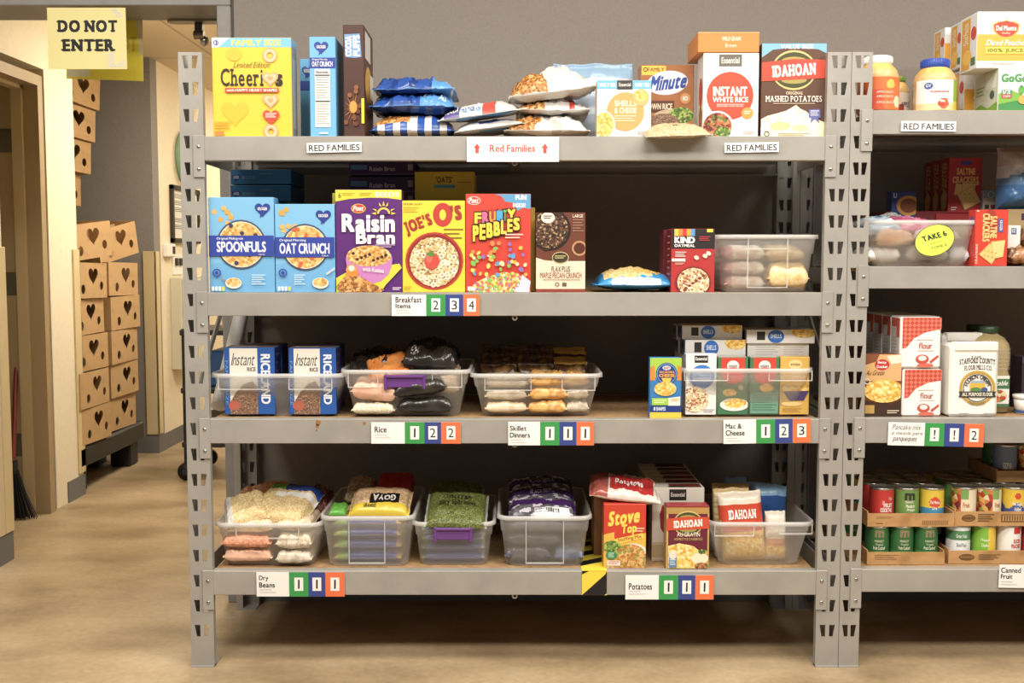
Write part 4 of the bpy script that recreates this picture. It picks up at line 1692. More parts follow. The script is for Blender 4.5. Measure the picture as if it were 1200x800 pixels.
k.P([(393.5, 326), (408, 318), (468, 309), (471, 314), (452, 334), (446, 343), (393.5, 343)], 'd6d22a')
k.E(432.5, 303, 27.5, 13, 'b86ab0')
k.P([(405, 303), (407, 316), (413, 326), (422, 331.5), (434, 333), (446, 330), (455, 322), (459, 312), (460, 303)], 'c87fc0')
k.E(432.5, 300, 26, 12.5, FLAKE)
for i in range(9):
    k.E(414 + i * 4.8, 297 + (i * 7) % 9, 1.9, 1.7, '4a2e30')
k.P([(394, 336), (404, 324), (418, 322), (436, 332), (450, 340), (446, 343), (398, 343)], GRANO)
k.E(412, 316.5, 6.5, 6.5, 'f09a3a')
k.E(412, 314.5, 3.4, 3.4, 'f8efd8')
k.R(406, 318, 420, 324, 'e88a30')
k.T('with Raisins', 425, 314, 450, 319, 'f4e2f0', .03, rot=6)
k.lines(460, 337, 470, 341, 2, 'e8dcf0')
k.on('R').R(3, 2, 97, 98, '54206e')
k.done('cereal_box', 'purple cereal box with a pink bowl of flakes', 'cereal box', 'cereal boxes')

# purple boxes lying behind
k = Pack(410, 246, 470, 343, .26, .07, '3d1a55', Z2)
hz = Z2 + k.H
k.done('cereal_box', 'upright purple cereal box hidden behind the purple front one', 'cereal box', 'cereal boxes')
for i in range(3):
    zz = hz + .001 + i * .054
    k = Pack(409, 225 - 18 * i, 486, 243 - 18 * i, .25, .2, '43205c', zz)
    x0, y0, x1, y1 = k.px
    k.T('Raisin Bran', 433, y0 + 7, 463, y0 + 13, 'cfc0d8', .03)
    k.R(411, y0 + 5, 430, y0 + 11, '5a8fc0')
    k.R(478, y0 + 4, 484, y0 + 12, 'a59ab0')
    k.R(409, y1 - 1, 486, y1, '8a6a9c')
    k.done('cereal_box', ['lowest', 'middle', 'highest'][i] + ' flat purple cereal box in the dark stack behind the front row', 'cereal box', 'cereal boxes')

# yellow ring cereal, one flat behind and one in front
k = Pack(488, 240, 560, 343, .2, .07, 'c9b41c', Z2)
hz = Z2 + k.H
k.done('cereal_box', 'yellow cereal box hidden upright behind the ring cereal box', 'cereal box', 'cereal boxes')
k = Pack(486, 201, 556, 236, .2, .2, 'd6bd18', hz + .001)
k.T("'OATS'", 511, 206, 530, 213, '5f3a1a', .03)
k.R(509, 215, 533, 218.5, '3fa0b4')
k.lines(536, 212, 552, 214, 1, '8a7a1a')
k.done('cereal_box', 'yellow box lying in the dark behind the ring cereal', 'cereal box', 'cereal boxes')
k = Pack(471.5, 235, 545, 343, .03, .06, 'f0d21c', Z2)
k.T("TRADER JACK'S", 473, 238, 495, 241, '7a5a20', .02)
k.lines(473, 243, 491, 250, 3, 'b89a1a')
k.T("JOE'S", 474, 254, 507, 273, 'a8352a', .07, True, rot=-20)
k.ring(519, 251.5, 11.5, 7.5, 'c03a30', 14)
k.T("'S", 528, 240, 541, 258, 'a8352a', .07, True, rot=-6)
k.lines(520, 268, 543, 283, 3, '8a6a1e', .3)
k.E(509, 306, 34, 34, 'b83a2c')
k.E(509, 306, 31.5, 31.5, '8f2a20')
k.E(509, 307, 29, 29, RINGS)
random.seed(8)
for i in range(64):
    a, r = random.random() * 6.28, 27 * math.sqrt(random.random())
    k.ring(509 + r * math.cos(a), 307 + r * math.sin(a), 3.3, 1.9, ['ecdcb4', 'd8bb7e', 'f4ead0'][i % 3])
    k.k -= .85
k.k += 2
k.E(506, 306, 9, 10, 'cf4a3c')
k.E(503, 303, 4, 5, 'dd6a54')
k.P([(499, 298), (505, 294), (510, 299), (505, 301)], '5a8a34')
k.lines(473, 336, 482, 340, 2, 'a08a1c')
k.done('cereal_box', 'yellow cereal box with a red rimmed bowl of oat rings and a strawberry', 'cereal box', 'cereal boxes')

# red fruity cereal
k = Pack(565, 243, 627, 343, .11, .06, 'd2a928', Z2)
k.on('R').R(5, 2, 95, 98, 'b8932a')
k.done('cereal_box', 'yellow box edge peeping out behind the red fruity cereal', 'cereal box', 'cereal boxes')
k = Pack(545.7, 227, 622, 343, .03, .06, 'd6402e', Z2)
k.P([(580, 227), (622, 227), (622, 245), (614, 243), (606, 247), (604, 238), (592, 236), (588, 230)], '5aa0cc')
k.T('FUN', 604, 228.5, 617, 234, 'f4f4f6', .06)
k.T('INSIDE!', 601, 238, 616, 243, 'eef4f8', .04)
k.T('Post', 550, 231.5, 561, 238, 'f6e6e0', .04, slant=.2)
k.ring(555.5, 235, 8, .9, 'f0c8bc', 5)
cols = ['f0cf3a', 'e86a9c', 'ef9a3c', '4aa6d8', '66b84a', 'f0cf3a']
xw = [556, 565, 573.5, 582, 590, 594.5, 605]
for i, c in enumerate('FRUITY'):
    y = 249 - i * .8
    k.T(c, xw[i] - .8, y - 1.4, xw[i + 1] + .3, y + 14.4, '2a1c18', .1)
    k.T(c, xw[i], y, xw[i + 1] - .8, y + 13, cols[i], .06)
xw = [554, 562, 570, 578.5, 587, 594.5, 601.5, 610]
for i, c in enumerate('PEBBLES'):
    y = 264 - i * 1.5
    hgt = 19 - i * .7
    k.T(c, xw[i] - .8, y - 1.4, xw[i + 1] + .3, y + hgt + 1.4, '2a1c18', .1)
    k.T(c, xw[i], y, xw[i + 1] - .9, y + hgt, 'f2cf36', .06)
k.lines(592, 274, 613, 281, 2, 'f2c4b8')
k.P([(549, 343), (556, 332), (570, 325), (590, 319), (606, 320), (618, 330), (622, 343)], FRUITY)
random.seed(12)
for i in range(46):
    x, y = random.uniform(552, 617), random.uniform(284, 324)
    k.E(x, y, random.uniform(1.8, 3.6), random.uniform(1.5, 2.6), ['e8b54a', 'f0d25a', '8f6fc0', '7fbf4d', 'f08a4a', 'f3e3b0', '5aa0cc'][i % 7], rot=i * 40)
    k.k -= .85
k.k += 2
k.P([(612, 322), (622, 330), (620, 343), (606, 343)], 'd9d4e6')
k.R(548, 336, 557, 341, 'f2e2d8')
k.R(604, 337, 618, 342, 'f3efe8')
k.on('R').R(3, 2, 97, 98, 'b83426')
k.done('cereal_box', 'red cereal box with rainbow bubble lettering and colourful flakes', 'cereal box', 'cereal boxes')

# brown flax granola
k = Pack(628, 249, 686, 343, .03, .05, '6e3a28', Z2)
k.E(644, 269, 25, 25, '2a1810')
k.E(644, 269, 22, 22, COCOA)
k.E(642, 255, 8, 6.5, 'e6ddd0')
k.lines(637, 252.5, 647, 257.5, 2, '5c4a3c')
k.T('LARGE', 671, 251, 683, 255, 'e8d8c8', .02)
k.lines(671, 257, 684, 273, 5, 'a07a64', .35)
k.ring(679, 291, 9, 2.4, 'b98a5c')
k.E(679, 291, 6.5, 6.5, '5a2818')
k.E(640, 292, 4, 2, '3a2018')
k.R(628, 306, 686, 339, 'e6d6bc')
k.P([(628, 306), (628, 302), (638, 305), (650, 306)], 'e6d6bc')
k.R(628, 339, 686, 343, '8f3c2a')
k.E(656.7, 302, 10, 7, 'c9b27a')
k.E(656.7, 302, 9, 6, '3a3a22')
k.lines(650, 299.5, 663, 304, 2, 'cbb77c')
k.T('FLAX PLUS', 646.5, 312, 668, 318.5, '5a4030', .0)
k.T('MAPLE PECAN CRUNCH', 633, 319.5, 681.5, 326, '9a4a2c', .0)
k.lines(636, 327.5, 680, 329, 1, 'b09a84')
k.ring(653, 333.5, 2.6, 1, '8a7a66')
k.R(659, 331.5, 664, 335.5, '6a5a4c')
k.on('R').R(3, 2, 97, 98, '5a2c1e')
k.done('cereal_box', 'brown and cream granola box with a dark bowl', 'cereal box', 'cereal boxes')

# blue bag lying alone


def zbb(u, v, t):
    if not t:
        return mat('2b86c4', .2)
    if v > -.86 + .12 * noise.noise(Vector((u * 3, v, 3))) and -.75 < u < .66 - .25 * (v < -.5):
        return YSPLIT if u < .2 + .3 * v else mat('9a9a3e', .3) if u < -.3 else YSPLIT
    return mat('d9ecf4', .25) if v < -.9 and abs(u) < .6 and t else mat('2f8fce', .2)


bag('snack_bag', 'blue bag with golden contents lying alone on the second level', 'snack bag', 697, 317, 795, 342.5, .05, .2, zbb, Z2 + .001, None, 21, wr=.3, pw=2.3,
    texts=[('VALUE', .0, -.75, .55, -.4, 'f0c23a', .03)])

# oatmeal boxes
k = Pack(777, 269, 831, 343, .15, .085, '6e2230', Z2)
k.on('L').R(10, 5, 90, 95, '8a3a46')
k.done('oatmeal_box', 'dark red oatmeal box standing behind the front oatmeal box', 'oatmeal box', 'oatmeal boxes')
k = Pack(786.5, 268, 837.5, 343, .03, .10, 'b93030', Z2)
k.R(786.5, 268, 837.5, 291.5, '2a2526')
for i, c in enumerate(['efc63a', 'e8863a', 'd4402e', 'e0a63a', '5a9fd0']):
    k.R(790 + i * 4.8, 268, 794.8 + i * 4.8, 276.5, c)
k.R(828, 268, 835, 272, 'efd83a')
k.T('KIND', 790, 277.5, 814, 285, 'f4f2f0', .06)
k.T('OATMEAL', 790, 286, 814, 289.5, 'f4f2f0', .04)
k.lines(819, 277, 832, 283, 3, 'c8404a')
k.lines(791, 295, 804, 302, 3, 'f2d6d0')
k.R(787, 303, 803, 306.5, 'f0e0d8')
k.lines(791, 308, 802, 311, 2, 'e8b4aa')
for x, y in ((816, 302), (826, 300), (830, 297)):
    k.E(x, y, 3, 2.4, 'e8d6c4', rot=30)
bowl(k, 812.5, 331, 20.5, '7a2a24', OATS, 1.6, 18.5)
for i in range(8):
    k.E(800 + (i * 29) % 25, 321 + (i * 17) % 20, 2, 1.5, '8a3a2e')
k.on('L')
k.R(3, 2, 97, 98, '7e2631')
k.lines(20, 10, 80, 90, 8, 'c98a90', .25)
k.done('oatmeal_box', 'red oatmeal box with a dark top and rainbow stripe', 'oatmeal box', 'oatmeal boxes')

# bin with bags of pasta and white packets
rt, W_, H_ = tub('clear bin with white packets and pasta bags, alone on the second level', 838.5, 962, 276, 343, .03, .36, Z2 + .001, latch=[(.0, .12, .20), (.0, .118, .04)])


def in_bag(name, label, cat, x, y, z, W, L, T, zone, seed, group=None, rot=(0, 0, 0), texts=(), **kw):
    kw.setdefault('pw', 6)
    kw.setdefault('ex', .38)
    kw.setdefault('flat', .4)
    m, sf = pillow(W, L, T, zone, seed, **kw)
    for t in texts:
        bag_text(m, sf, *t)
    return tag(m.obj(name, loc=(x, y, z), rot=rot), label, cat, group)


c0 = P(900, 320, .03)
solid = lambda c, r=.3: (lambda u, v, t: c if not isinstance(c, str) else mat(c, r))
WPK = food('pale_oat_packet', ['e9e2d4', 'ddd2bf', 'f1ece2', 'd9b9a8'], 90)
for i in range(3):
    in_bag('food_packet', ['lowest', 'middle', 'highest'][i] + ' whitish packet in the second level bin', 'food packet', c0.x - .062, .16, Z2 + .006 + i * .044, .125, .2, .041, lambda u, v, t: WPK if u > -.6 else mat('c98a86', .3), 30 + i, 'packets in the second level bin', wr=.2)
in_bag('pasta_bag', 'bag of yellow pasta shells low in the second level bin', 'pasta bag', c0.x + .065, .15, Z2 + .006, .125, .22, .075, solid(mottled('pasta_in_film', ['e6bf7a', 'efd5a0', 'dcae62'], 50, .25)), 34, 'packets in the second level bin', wr=.25)
in_bag('pasta_bag', 'brownish bag on top of the pasta in the second level bin', 'pasta bag', c0.x + .062, .17, Z2 + .085, .12, .2, .045, solid(mottled('brown_in_film', ['c9a878', 'dcc29a', 'b8925e'], 40, .25)), 35, 'packets in the second level bin', wr=.4)

# ================================================================ THIRD LEVEL
rt, W_, H_ = tub('wide clear bin holding four blue and white rice boxes', 245, 403, 439, 490, .03, .34, Z3 + .001, latch=[(-.1, .15, .045), (.1, .13, .045)])


def rice_box(x0, x1, y0, Y, lab, T=.05, tp='43302a'):
    k = Pack(x0, y0, x1, 489, Y, T, '1f58a8', Z3 + .0065)
    w = x1 - x0
    a, b2 = x0 + w * .11, x0 + w * .66
    k.R(a, y0 + 1, b2, 489, 'e9e3d6')
    k.T('Instant', a + 3, y0 + 7, b2 - 3, y0 + 22, '3a3a40', -.012, slant=.2)
    k.T('RICE', b2 - 12, y0 + 24, b2 - 2, y0 + 29, '6a5a54', .03)
    k.T('RICELAND', b2 + 4, y0 + 8, x1 - 5, y0 + 69, 'eef2f8', .035, rot=90)
    k.P([(a, 489), (a, 474), (a + 7, 462), (a + 16, 452), (b2 - 6, 448), (b2, 456), (b2, 489)], RICEB)
    k.E(a + 5, 478, 7, 6, 'b8604c')
    k.T('FAMILY SIZE', x0 + 1.5, y0 + 16, x0 + 4.5, y0 + 70, '7fa6d8', .0, rot=90)
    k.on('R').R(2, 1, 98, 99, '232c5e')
    k.lines(20, 10, 70, 60, 4, '7a4a6a', .2)
    k.on('U').R(2, 2, 98, 98, '6d6260')
    k.R(8, 30, 60, 70, '9a9490')
    return k.done('rice_box', lab, 'rice box', 'blue rice boxes in the bin')


rice_box(263, 322, 407, .05, 'blue and white rice box at the front of the wide bin, nearest the post', .09)
rice_box(338.5, 394, 407.5, .05, 'blue and white rice box at the front of the wide bin, farther from the post', .09)
rice_box(281, 331, 404, .17, 'rice box at the back of the wide bin behind the one nearest the post', .09)
rice_box(345, 399, 404, .17, 'rice box at the back of the wide bin, farther from the post', .09)

PUR = mat('6a3a86', .35)
rt, W_, H_ = tub('clear bin with a purple handle and dark snack bags on the third level', 398, 551, 434.5, 491.5, .03, .38, Z3 + .001, handle=(0.0, .112, PUR), latch=[(-.125, .09, .05), (.125, .09, .05)])
c0 = P(474, 460, .03)
DKB = mottled('black_foil', ['1d1a18', '2c2622', '3f3833'], 14, .2)
TANF = mottled('tan_film', ['d9b892', 'e8cfae', 'c9a47a'], 20, .25)
SALM = mottled('salmon_film', ['d9a184', 'e6b89c', 'c98d70'], 16, .25)
ORGF = mottled('orange_film', ['e0782e', 'ee9a48', 'd8662a'], 14, .2)
GRP = 'bags in the purple handled third level bin'
for (nm, lab, x, y, z, W, L, T, zn, rt_) in (
        ('rice_bag', 'white rice bag at the bottom of the purple handled bin', -.095, .12, .006, .13, .18, .035, solid(RICEW), (0, 0, 0)),
        ('snack_bag', 'salmon coloured bag midway in the purple handled bin', -.095, .13, .045, .14, .2, .06, solid(SALM), (0, R(6), 0)),
        ('snack_bag', 'dark bag at the bottom of the purple handled bin', .06, .13, .006, .17, .2, .05, solid(DKB), (0, 0, 0)),
        ('snack_bag', 'second dark bag in the purple handled bin', .05, .12, .06, .16, .2, .05, solid(DKB), (0, R(-8), 0)),
        ('snack_bag', 'beige bag high in the purple handled bin', .115, .14, .085, .09, .16, .05, solid(TANF), (R(20), 0, 0))):
    in_bag(nm, lab, 'snack bag', c0.x + x, y, Z3 + z, W, L, T, zn, int(abs(x) * 900), GRP, rt_, wr=.3)
in_bag('snack_bag', 'orange wrapper on top of the dark bags in the purple handled bin', 'snack bag', c0.x - .055, .12, Z3 + .128, .13, .12, .028, solid(ORGF), 51, GRP, (R(28), R(-14), R(10)), wr=.35)
in_bag('snack_bag', 'crumpled black bag on top of the purple handled bin, beside the orange wrapper', 'snack bag', c0.x + .07, .165, Z3 + .131, .17, .2, .06, solid(DKB), 52, GRP, (R(8), R(4), 0), wr=.6,
       texts=[('CRISP', -.7, -.6, -.3, -.4, 'c9c0b8', .02), ('RICE', -.7, -.8, -.4, -.65, 'c9c0b8', .02)])
in_bag('snack_bag', 'black bag slumped at the rim of the purple handled bin above the salmon bag', 'snack bag', c0.x - .11, .2, Z3 + .115, .14, .16, .05, solid(DKB), 53, GRP, (R(14), R(-10), 0), wr=.6)
in_bag('snack_bag', 'tan pouch among the black bags at the back of the purple handled bin', 'snack bag', c0.x - .08, .33, Z3 + .12, .12, .1, .05, solid(mottled('tan_dark_film', ['6d5644', '8a7058', '54402f'], 18, .25)), 54, GRP, (R(20), 0, 0), wr=.5)

rt, W_, H_ = tub('clear bin of brown dinner pouches without a handle on the third level', 551, 706.5, 439, 491.5, .03, .36, Z3 + .001, latch=[(-.085, .14, .048), (.125, .1, .048)])
c0 = P(629, 460, .03)
GOLD = mottled('golden_pouch', ['d9a04e', 'e6b768', 'c98a3a', 'efcb8a'], 22, .25)
BRNP = mottled('brown_pouch', ['4a3018', '6b4a24', '342110', '8a6430'], 18, .25)
GREY_P = mottled('grey_pouch', ['b9a78c', 'cfc0a6', 'a3917a'], 18, .25)
GRP = 'brown dinner pouches in the third level bin'
for i in range(3):
    in_bag('dinner_pouch', ['lowest', 'middle', 'highest'][i] + ' golden pouch lying at the front of the pouch bin', 'dinner pouch', c0.x + .035, .10, Z3 + .008 + i * .040, .12, .13, .036, solid(GOLD), 60 + i, GRP, (0, 0, R(4 * i - 4)), wr=.35)
    in_bag('dinner_pouch', ['lowest', 'middle', 'highest'][i] + ' tan pouch lying beside the golden ones, next to the bin end', 'dinner pouch', c0.x + .122, .11, Z3 + .008 + i * .040, .07, .13, .035, solid(GREY_P if i < 2 else GOLD), 64 + i, GRP, wr=.35)
    in_bag('dinner_pouch', ['lowest', 'middle', 'highest'][i] + ' greyish pouch lying in the half of the pouch bin near the purple handled bin', 'dinner pouch', c0.x - .09, .11, Z3 + .008 + i * .038, .13, .14, .034, solid(GREY_P if i else TANF), 67 + i, GRP, wr=.35)
ORDN = ['first', 'second', 'third', 'fourth', 'fifth', 'sixth', 'seventh']
random.seed(4)
for j, (xx, wd, nn) in enumerate(((-.115, .115, 5), (-.0, .115, 5), (.11, .105, 5))):
    for i in range(nn):
        hh = .142 + random.uniform(-.010, .010) + .009 * i
        m, sf = pillow(wd, hh, .027, (lambda u, v, t: mat('d9a52e', .25) if (v > .85 and j == 2) else BRNP), 70 + 7 * j + i, wr=.5, ends='y', nx=24, ny=18, seal=.14)
        o = m.obj('dinner_pouch', loc=(c0.x + xx, .215 + i * .030, Z3 + .008 + hh / 2), rot=(R(90 - 9 + random.uniform(-3, 3)), R(random.uniform(-3, 3)), R(random.uniform(-6, 6))))
        tag(o, f'{ORDN[i]} brown pouch from the front in the {["bank near the purple handled bin", "middle bank", "bank near the cheese boxes"][j]}, standing in the bin', 'dinner pouch', GRP)
        o['label'] = f'brown upright pouch, {ORDN[i]} from the front, {["beside the dark snack bin", "mid bin", "at the far bin end"][j]}'
# macaroni box alone
k = Pack(761.5, 419, 798.5, 491, .02, .035, '2f7ec0', Z3)
k.P([(761.5, 419), (798.5, 419), (798.5, 438), (790, 444), (770, 444), (761.5, 436)], 'a5cf3c')
k.P([(761.5, 430), (767, 428), (768, 446), (761.5, 446)], 'e08a30')
k.P([(798.5, 430), (794, 428), (793, 446), (798.5, 446)], 'e08a30')
k.E(781, 438, 12.5, 13, '22408e')
k.ring(781, 438, 11.6, .9, '6fa8dc', 12)
k.E(781, 431, 5, 2.6, 'd8e4f0')
k.T('KRAFT', 777.5, 429.6, 784.5, 432.4, 'b83030', .04)
k.T('MACARONI &', 772.5, 434.5, 790, 437.5, 'f0a63a', .04)
k.T('CHEESE', 772, 438.2, 790.5, 442, 'f0a63a', .06)
k.P([(775, 443), (787, 443), (784, 450), (778, 450)], 'efc63a')
k.E(779.5, 456, 13, 8.5, PASTA)
k.E(779.5, 451.5, 7, 4, PASTA)
k.R(764, 467, 783, 475.5, 'a0cf38')
k.lines(766, 469, 781, 474, 2, 'dff0b0')
k.P([(783, 467), (797, 465), (797, 478), (783, 480)], 'ece8da')
k.lines(786, 468, 796, 472, 2, 'c9a23a')
k.R(761.5, 476, 798.5, 484, '1d3a86')
k.T('18 SHAPES', 766, 477.5, 780, 482, 'd6e4f4', .04)
k.R(761.5, 484, 798.5, 491, 'f0c930')
k.done('pasta_box', 'small bright blue, green and yellow macaroni box standing beside the bin', 'pasta box', 'macaroni boxes')

rt, W_, H_ = tub('clear bin packed with upright macaroni boxes on the third level', 799.5, 955, 433, 490.5, .02, .36, Z3 + .001, latch=[(-.125, .13, .034), (.125, .13, .034)])
zf = Z3 + .0065


def white_mac(x0, y0, x1, y1, Y, T, z, lab):
    k = Pack(x0, y0, x1, y1, Y, T, 'edeae6', z)
    cx, w = (x0 + x1) / 2, x1 - x0
    k.R(cx - w * .22, y0 + 2, cx + w * .22, y0 + 11, '2c2a2c')
    k.T('Essential', cx - w * .19, y0 + 4, cx + w * .19, y0 + 8, 'e8e6e2', .03)
    k.E(cx + 1, y0 + 28, w * .40, 14.5, '3a78c8')
    k.T('SHELLS', cx - w * .28, y0 + 22, cx + w * .32, y0 + 27, 'eaf1fa', .03)
    k.T('& CHEESE', cx - w * .28, y0 + 29, cx + w * .32, y0 + 34, 'eaf1fa', .03)
    k.E(cx - w * .2, y0 + 56, w * .45, 16, OATS)
    k.lines(cx + 3, y1 - 7, x1 - 2, y1 - 2, 2, 'a8a8a8')
    k.on('L').R(4, 2, 96, 98, 'c9cbd4')
    return k.done('pasta_box', lab, 'pasta box', 'macaroni boxes')


white_mac(803.5, 414.5, 839.5, 489.5, .04, .04, zf, 'white macaroni box with a blue disc, first in the packed bin')


def red_mac(x0, x1, lab, info):
    k = Pack(x0, 418.5, x1, 489.5, .045, .04, '3f7a52', zf)
    k.R(x0 + 4, 419, x1 - 4, 442, 'd4422e')
    k.E((x0 + x1) / 2, 429, 7, 6.5, 'f0ece8')
    k.T('annies', (x0 + x1) / 2 - 5, 427, (x0 + x1) / 2 + 5, 431, '7a6a60', .02)
    k.E((x0 + x1) / 2, 441, 13, 10, 'd4422e')
    if info:
        k.R(x0 + 1, 462, x1 - 1, 488, '6d9a84')
        k.lines(x0 + 3, 464, x1 - 3, 486, 7, '4a7a60', .4)
        k.E(x1 - 15, 456, 8, 5, PASTA)
    else:
        k.E(x0 + 14, 462, 8, 4.5, PASTA)
        k.E(x0 + 27, 456, 3, 3, 'c9b48a')
        k.E((x0 + x1) / 2 + 2, 477, 17, 8, 'eae6dc')
        k.E((x0 + x1) / 2 + 3, 475, 13, 6, PASTA)
    k.on('U').R(3, 3, 97, 97, 'c9c4b8')
    return k.done('pasta_box', lab, 'pasta box', 'macaroni boxes')


red_mac(841, 876.5, 'red and green macaroni box with a plate of pasta in the packed bin', False)
red_mac(878.5, 913, 'red and green macaroni box showing its ingredient panel in the packed bin', True)
k = Pack(914, 418, 948.5, 489.5, .045, .04, 'd9ac4a', zf)
k.E(931.5, 427, 8, 5.5, 'e9cf86')
k.T('annies', 926, 425, 937, 429, '9a6a2a', .02)
k.R(926, 436, 945, 446, 'dfa24e')
k.lines(927, 437, 944, 445, 3, 'f2dca8')
k.E(932, 458, 16, 8, PASTA)
k.P([(917, 460), (948, 460), (942, 472), (926, 472)], '4a3a6a')
k.E(928, 476, 12, 3, 'e3c27a')
k.lines(917, 481, 940, 487, 3, 'c0903a')
k.done('pasta_box', 'yellow macaroni box, last in the packed bin', 'pasta box', 'macaroni boxes')


def flat_mac(x0, y0, x1, y1, Y, T, z, lab, plain=False):
    k = Pack(x0, y0, x1, y1, Y, T, 'e6e3df', z)
    if plain:
        k.R(x0, y0, x1, y1, 'dedbd6')
        k.lines(x0 + 10, y0 + 3, x0 + 38, y1 - 2, 4, 'b4b0aa', .3)
        k.lines(x0 + 42, y0 + 3, x1 - 5, y1 - 2, 4, 'bcb8b2', .3)
    else:
        w, h = x1 - x0, y1 - y0
        k.R(x0 + w * .15, y0 + h * .15, x0 + w * .27, y0 + h * .75, '2f2d2f')
        k.E(x0 + w * .43, y0 + h * .5, w * .12, h * .46, '2f6fc4')
        k.T('SHELLS', x0 + w * .35, y0 + h * .32, x0 + w * .51, y0 + h * .62, 'dbe8f6', .03)
        k.E(x0 + w * .84, y0 + h * .16, w * .19, h * .42, PASTA)
    k.on('L').R(4, 4, 96, 96, '5f6c94')
    k.R(30, 20, 70, 60, '2c3350')
    return k.done('pasta_box', lab, 'pasta box', 'macaroni boxes')


GZ = Z3 + .0065
ytop = P(838, 414.5, .1).z
k = Pack(803, 418, 872, 489.5, .088, .22, 'd8d4ce', zf)
k.done('pasta_box', 'white macaroni boxes base layer hidden behind the first upright box', 'pasta box', 'macaroni boxes')
zA = zf + k.H + .001
k = Pack(875, 420, 947, 489.5, .088, .22, 'd2cec8', zf)
k.done('pasta_box', 'base layer box hidden behind the yellow macaroni box', 'pasta box', 'macaroni boxes')
zB = zf + k.H + .001
flat_mac(803, 398, 874, 416, .09, .10, zA, 'lower flat white macaroni box lying over the first upright boxes')
zA1 = zA + P(838, 398, .09).z - zA + .001
flat_mac(799.5, 381, 870, 398, .10, .10, zA1, 'upper flat white macaroni box tilted over the first upright boxes')
flat_mac(876, 402.5, 948, 417, .09, .10, zB, 'plain panelled flat macaroni box lying over the yellow box', True)
zB1 = P(910, 402.5, .09).z + .001
flat_mac(875, 386, 955, 402, .08, .10, zB1, 'flat white macaroni box on the plain panelled one')
flat_mac(795, 398, 862, 416, .21, .09, zA, 'lower flat macaroni box in the row behind')
flat_mac(793, 381, 860, 397, .21, .09, P(838, 398, .21).z + .001, 'upper flat macaroni box in the row behind')

# ================================================================ LOWEST LEVEL of the fully visible unit
ZF4 = Z4 + .0068
CLR = mottled('clear_bean_film', ['e3c9a4', 'efdcc0', 'd6b68c'], 24, .2)
PNK = mottled('pink_bean_film', ['e0a886', 'eabd9f', 'd4946e'], 24, .2)
GRPB = 'bags of dry beans in the lowest bins'

tub('clear bin of loose bean and grain bags nearest the end post on the lowest level', 250, 376, 614, 668, .03, .42, Z4 + .0008, taper=.06, latch=[(0, .19, .045)])
c0 = P(313, 640, .03)
for (lab, x, y, z, W, L, T, zn, sd, ends) in (
        ('pink bean bag lying lowest in the first bean bin', -.062, .13, 0, .15, .19, .047, solid(PNK), 1, 'x'),
        ('salmon bean bag lying second in the first bean bin', -.062, .12, .049, .15, .19, .040, solid(BEANP), 2, 'x'),
        ('tan bean bag lying third in the first bean bin', -.06, .13, .092, .15, .19, .040, solid(CLR), 3, 'x'),
        ('speckled grain bag lying lowest beside the pink bags', .078, .12, 0, .11, .18, .04, solid(mottled('grey_grain_film', ['c9b8a0', 'ddd0bc', 'b7a48a'], 40, .25)), 4, 'x'),
        ('pale pea bag lying second beside the pink bags', .078, .12, .043, .11, .18, .052, solid(food('pale_peas', ['d9cbb0', 'e9dfc9', 'c7b697'], 170)), 5, 'x'),
        ('clear wrapped bag lying third beside the pink bags', .078, .13, .098, .11, .18, .035, solid(CLR), 6, 'x')):
    in_bag('bean_bag', lab, 'bean bag', c0.x + x, y, ZF4 + z, W, L, T, zn, 100 + sd, GRPB, wr=.3)


RICEY = food('yellow_grain', ['e3c88e', 'd6b876', 'efdcb0', 'c9a864'], 380)


def zgb(u, v, t):
    if v > .45 and t:
        return mat('2b4a9c', .2) if u > -.2 else mat('6fae3a', .2)
    if t and abs(v - .25) < .14 and u > -.5:
        return mat('eceae2', .25)
    return RICEY


in_bag('grain_bag', 'bag of pale grain with green and blue print heaped on the first bean bin', 'grain bag', c0.x + .035, .165, ZF4 + .128, .18, .19, .055, zgb, 110, GRPB, (R(20), R(4), R(-12)), wr=.35)
in_bag('grain_bag', 'white grain bag heaped at the rim of the first bean bin beside the end post', 'grain bag', c0.x - .08, .125, ZF4 + .128, .13, .16, .045, lambda u, v, t: RICEY if u > -.6 else mat('dcd9d2', .2), 111, GRPB, (R(16), R(-12), R(14)), wr=.4)
in_bag('grain_bag', 'orange wrapped bag tucked behind the white grain bag', 'grain bag', c0.x - .06, .27, ZF4 + .135, .17, .12, .045, solid(mottled('orange_grain_film', ['dd8a52', 'e8a878', 'd0703a'], 20, .2)), 112, GRPB, (R(12), R(-8), 0), wr=.4)
in_bag('grain_bag', 'dark reddish bean bag at the far rear of the first bean bin', 'grain bag', c0.x + .10, .30, ZF4 + .10, .1, .15, .06, solid(food('red_beans', ['6a3a2a', '84503a', '52281c', 'a0705a'], 150)), 113, GRPB, (R(10), 0, 0), wr=.4)

# second bean bin
tub('clear bin of blue printed bean bags with a yellow and black bag on top', 374, 485, 606, 669, .03, .44, Z4 + .0008, taper=.05, latch=[(0, .11, .20)])
c0 = P(429, 640, .03)


def zbl(u, v, t):
    if v < -.35:
        if u < -.55:
            return mat('93bf4a', .25)
        if u < .8 and abs(v + .75) < .22:
            return mat('4a55a0', .25)
    return YSPLIT


for i in range(4):
    in_bag('bean_bag', ['lowest', 'second', 'third', 'highest'][i] + ' pale bean bag with blue print in the second bean bin', 'bean bag', c0.x, .16, ZF4 + i * .036, .205, .2, .0345,
           (lambda u, v, t: (mat('93bf4a', .25) if u < -.6 else mat('4a55a0', .25)) if (t == 0 or v < -.8) and abs(u) < .88 and v < -.2 else YSPLIT), 120 + i, GRPB, wr=.15, pw=5, flat=.4,
           texts=[('SPLIT PEAS', .1, -.9, .7, -.82, 'd9dcea', .02)])


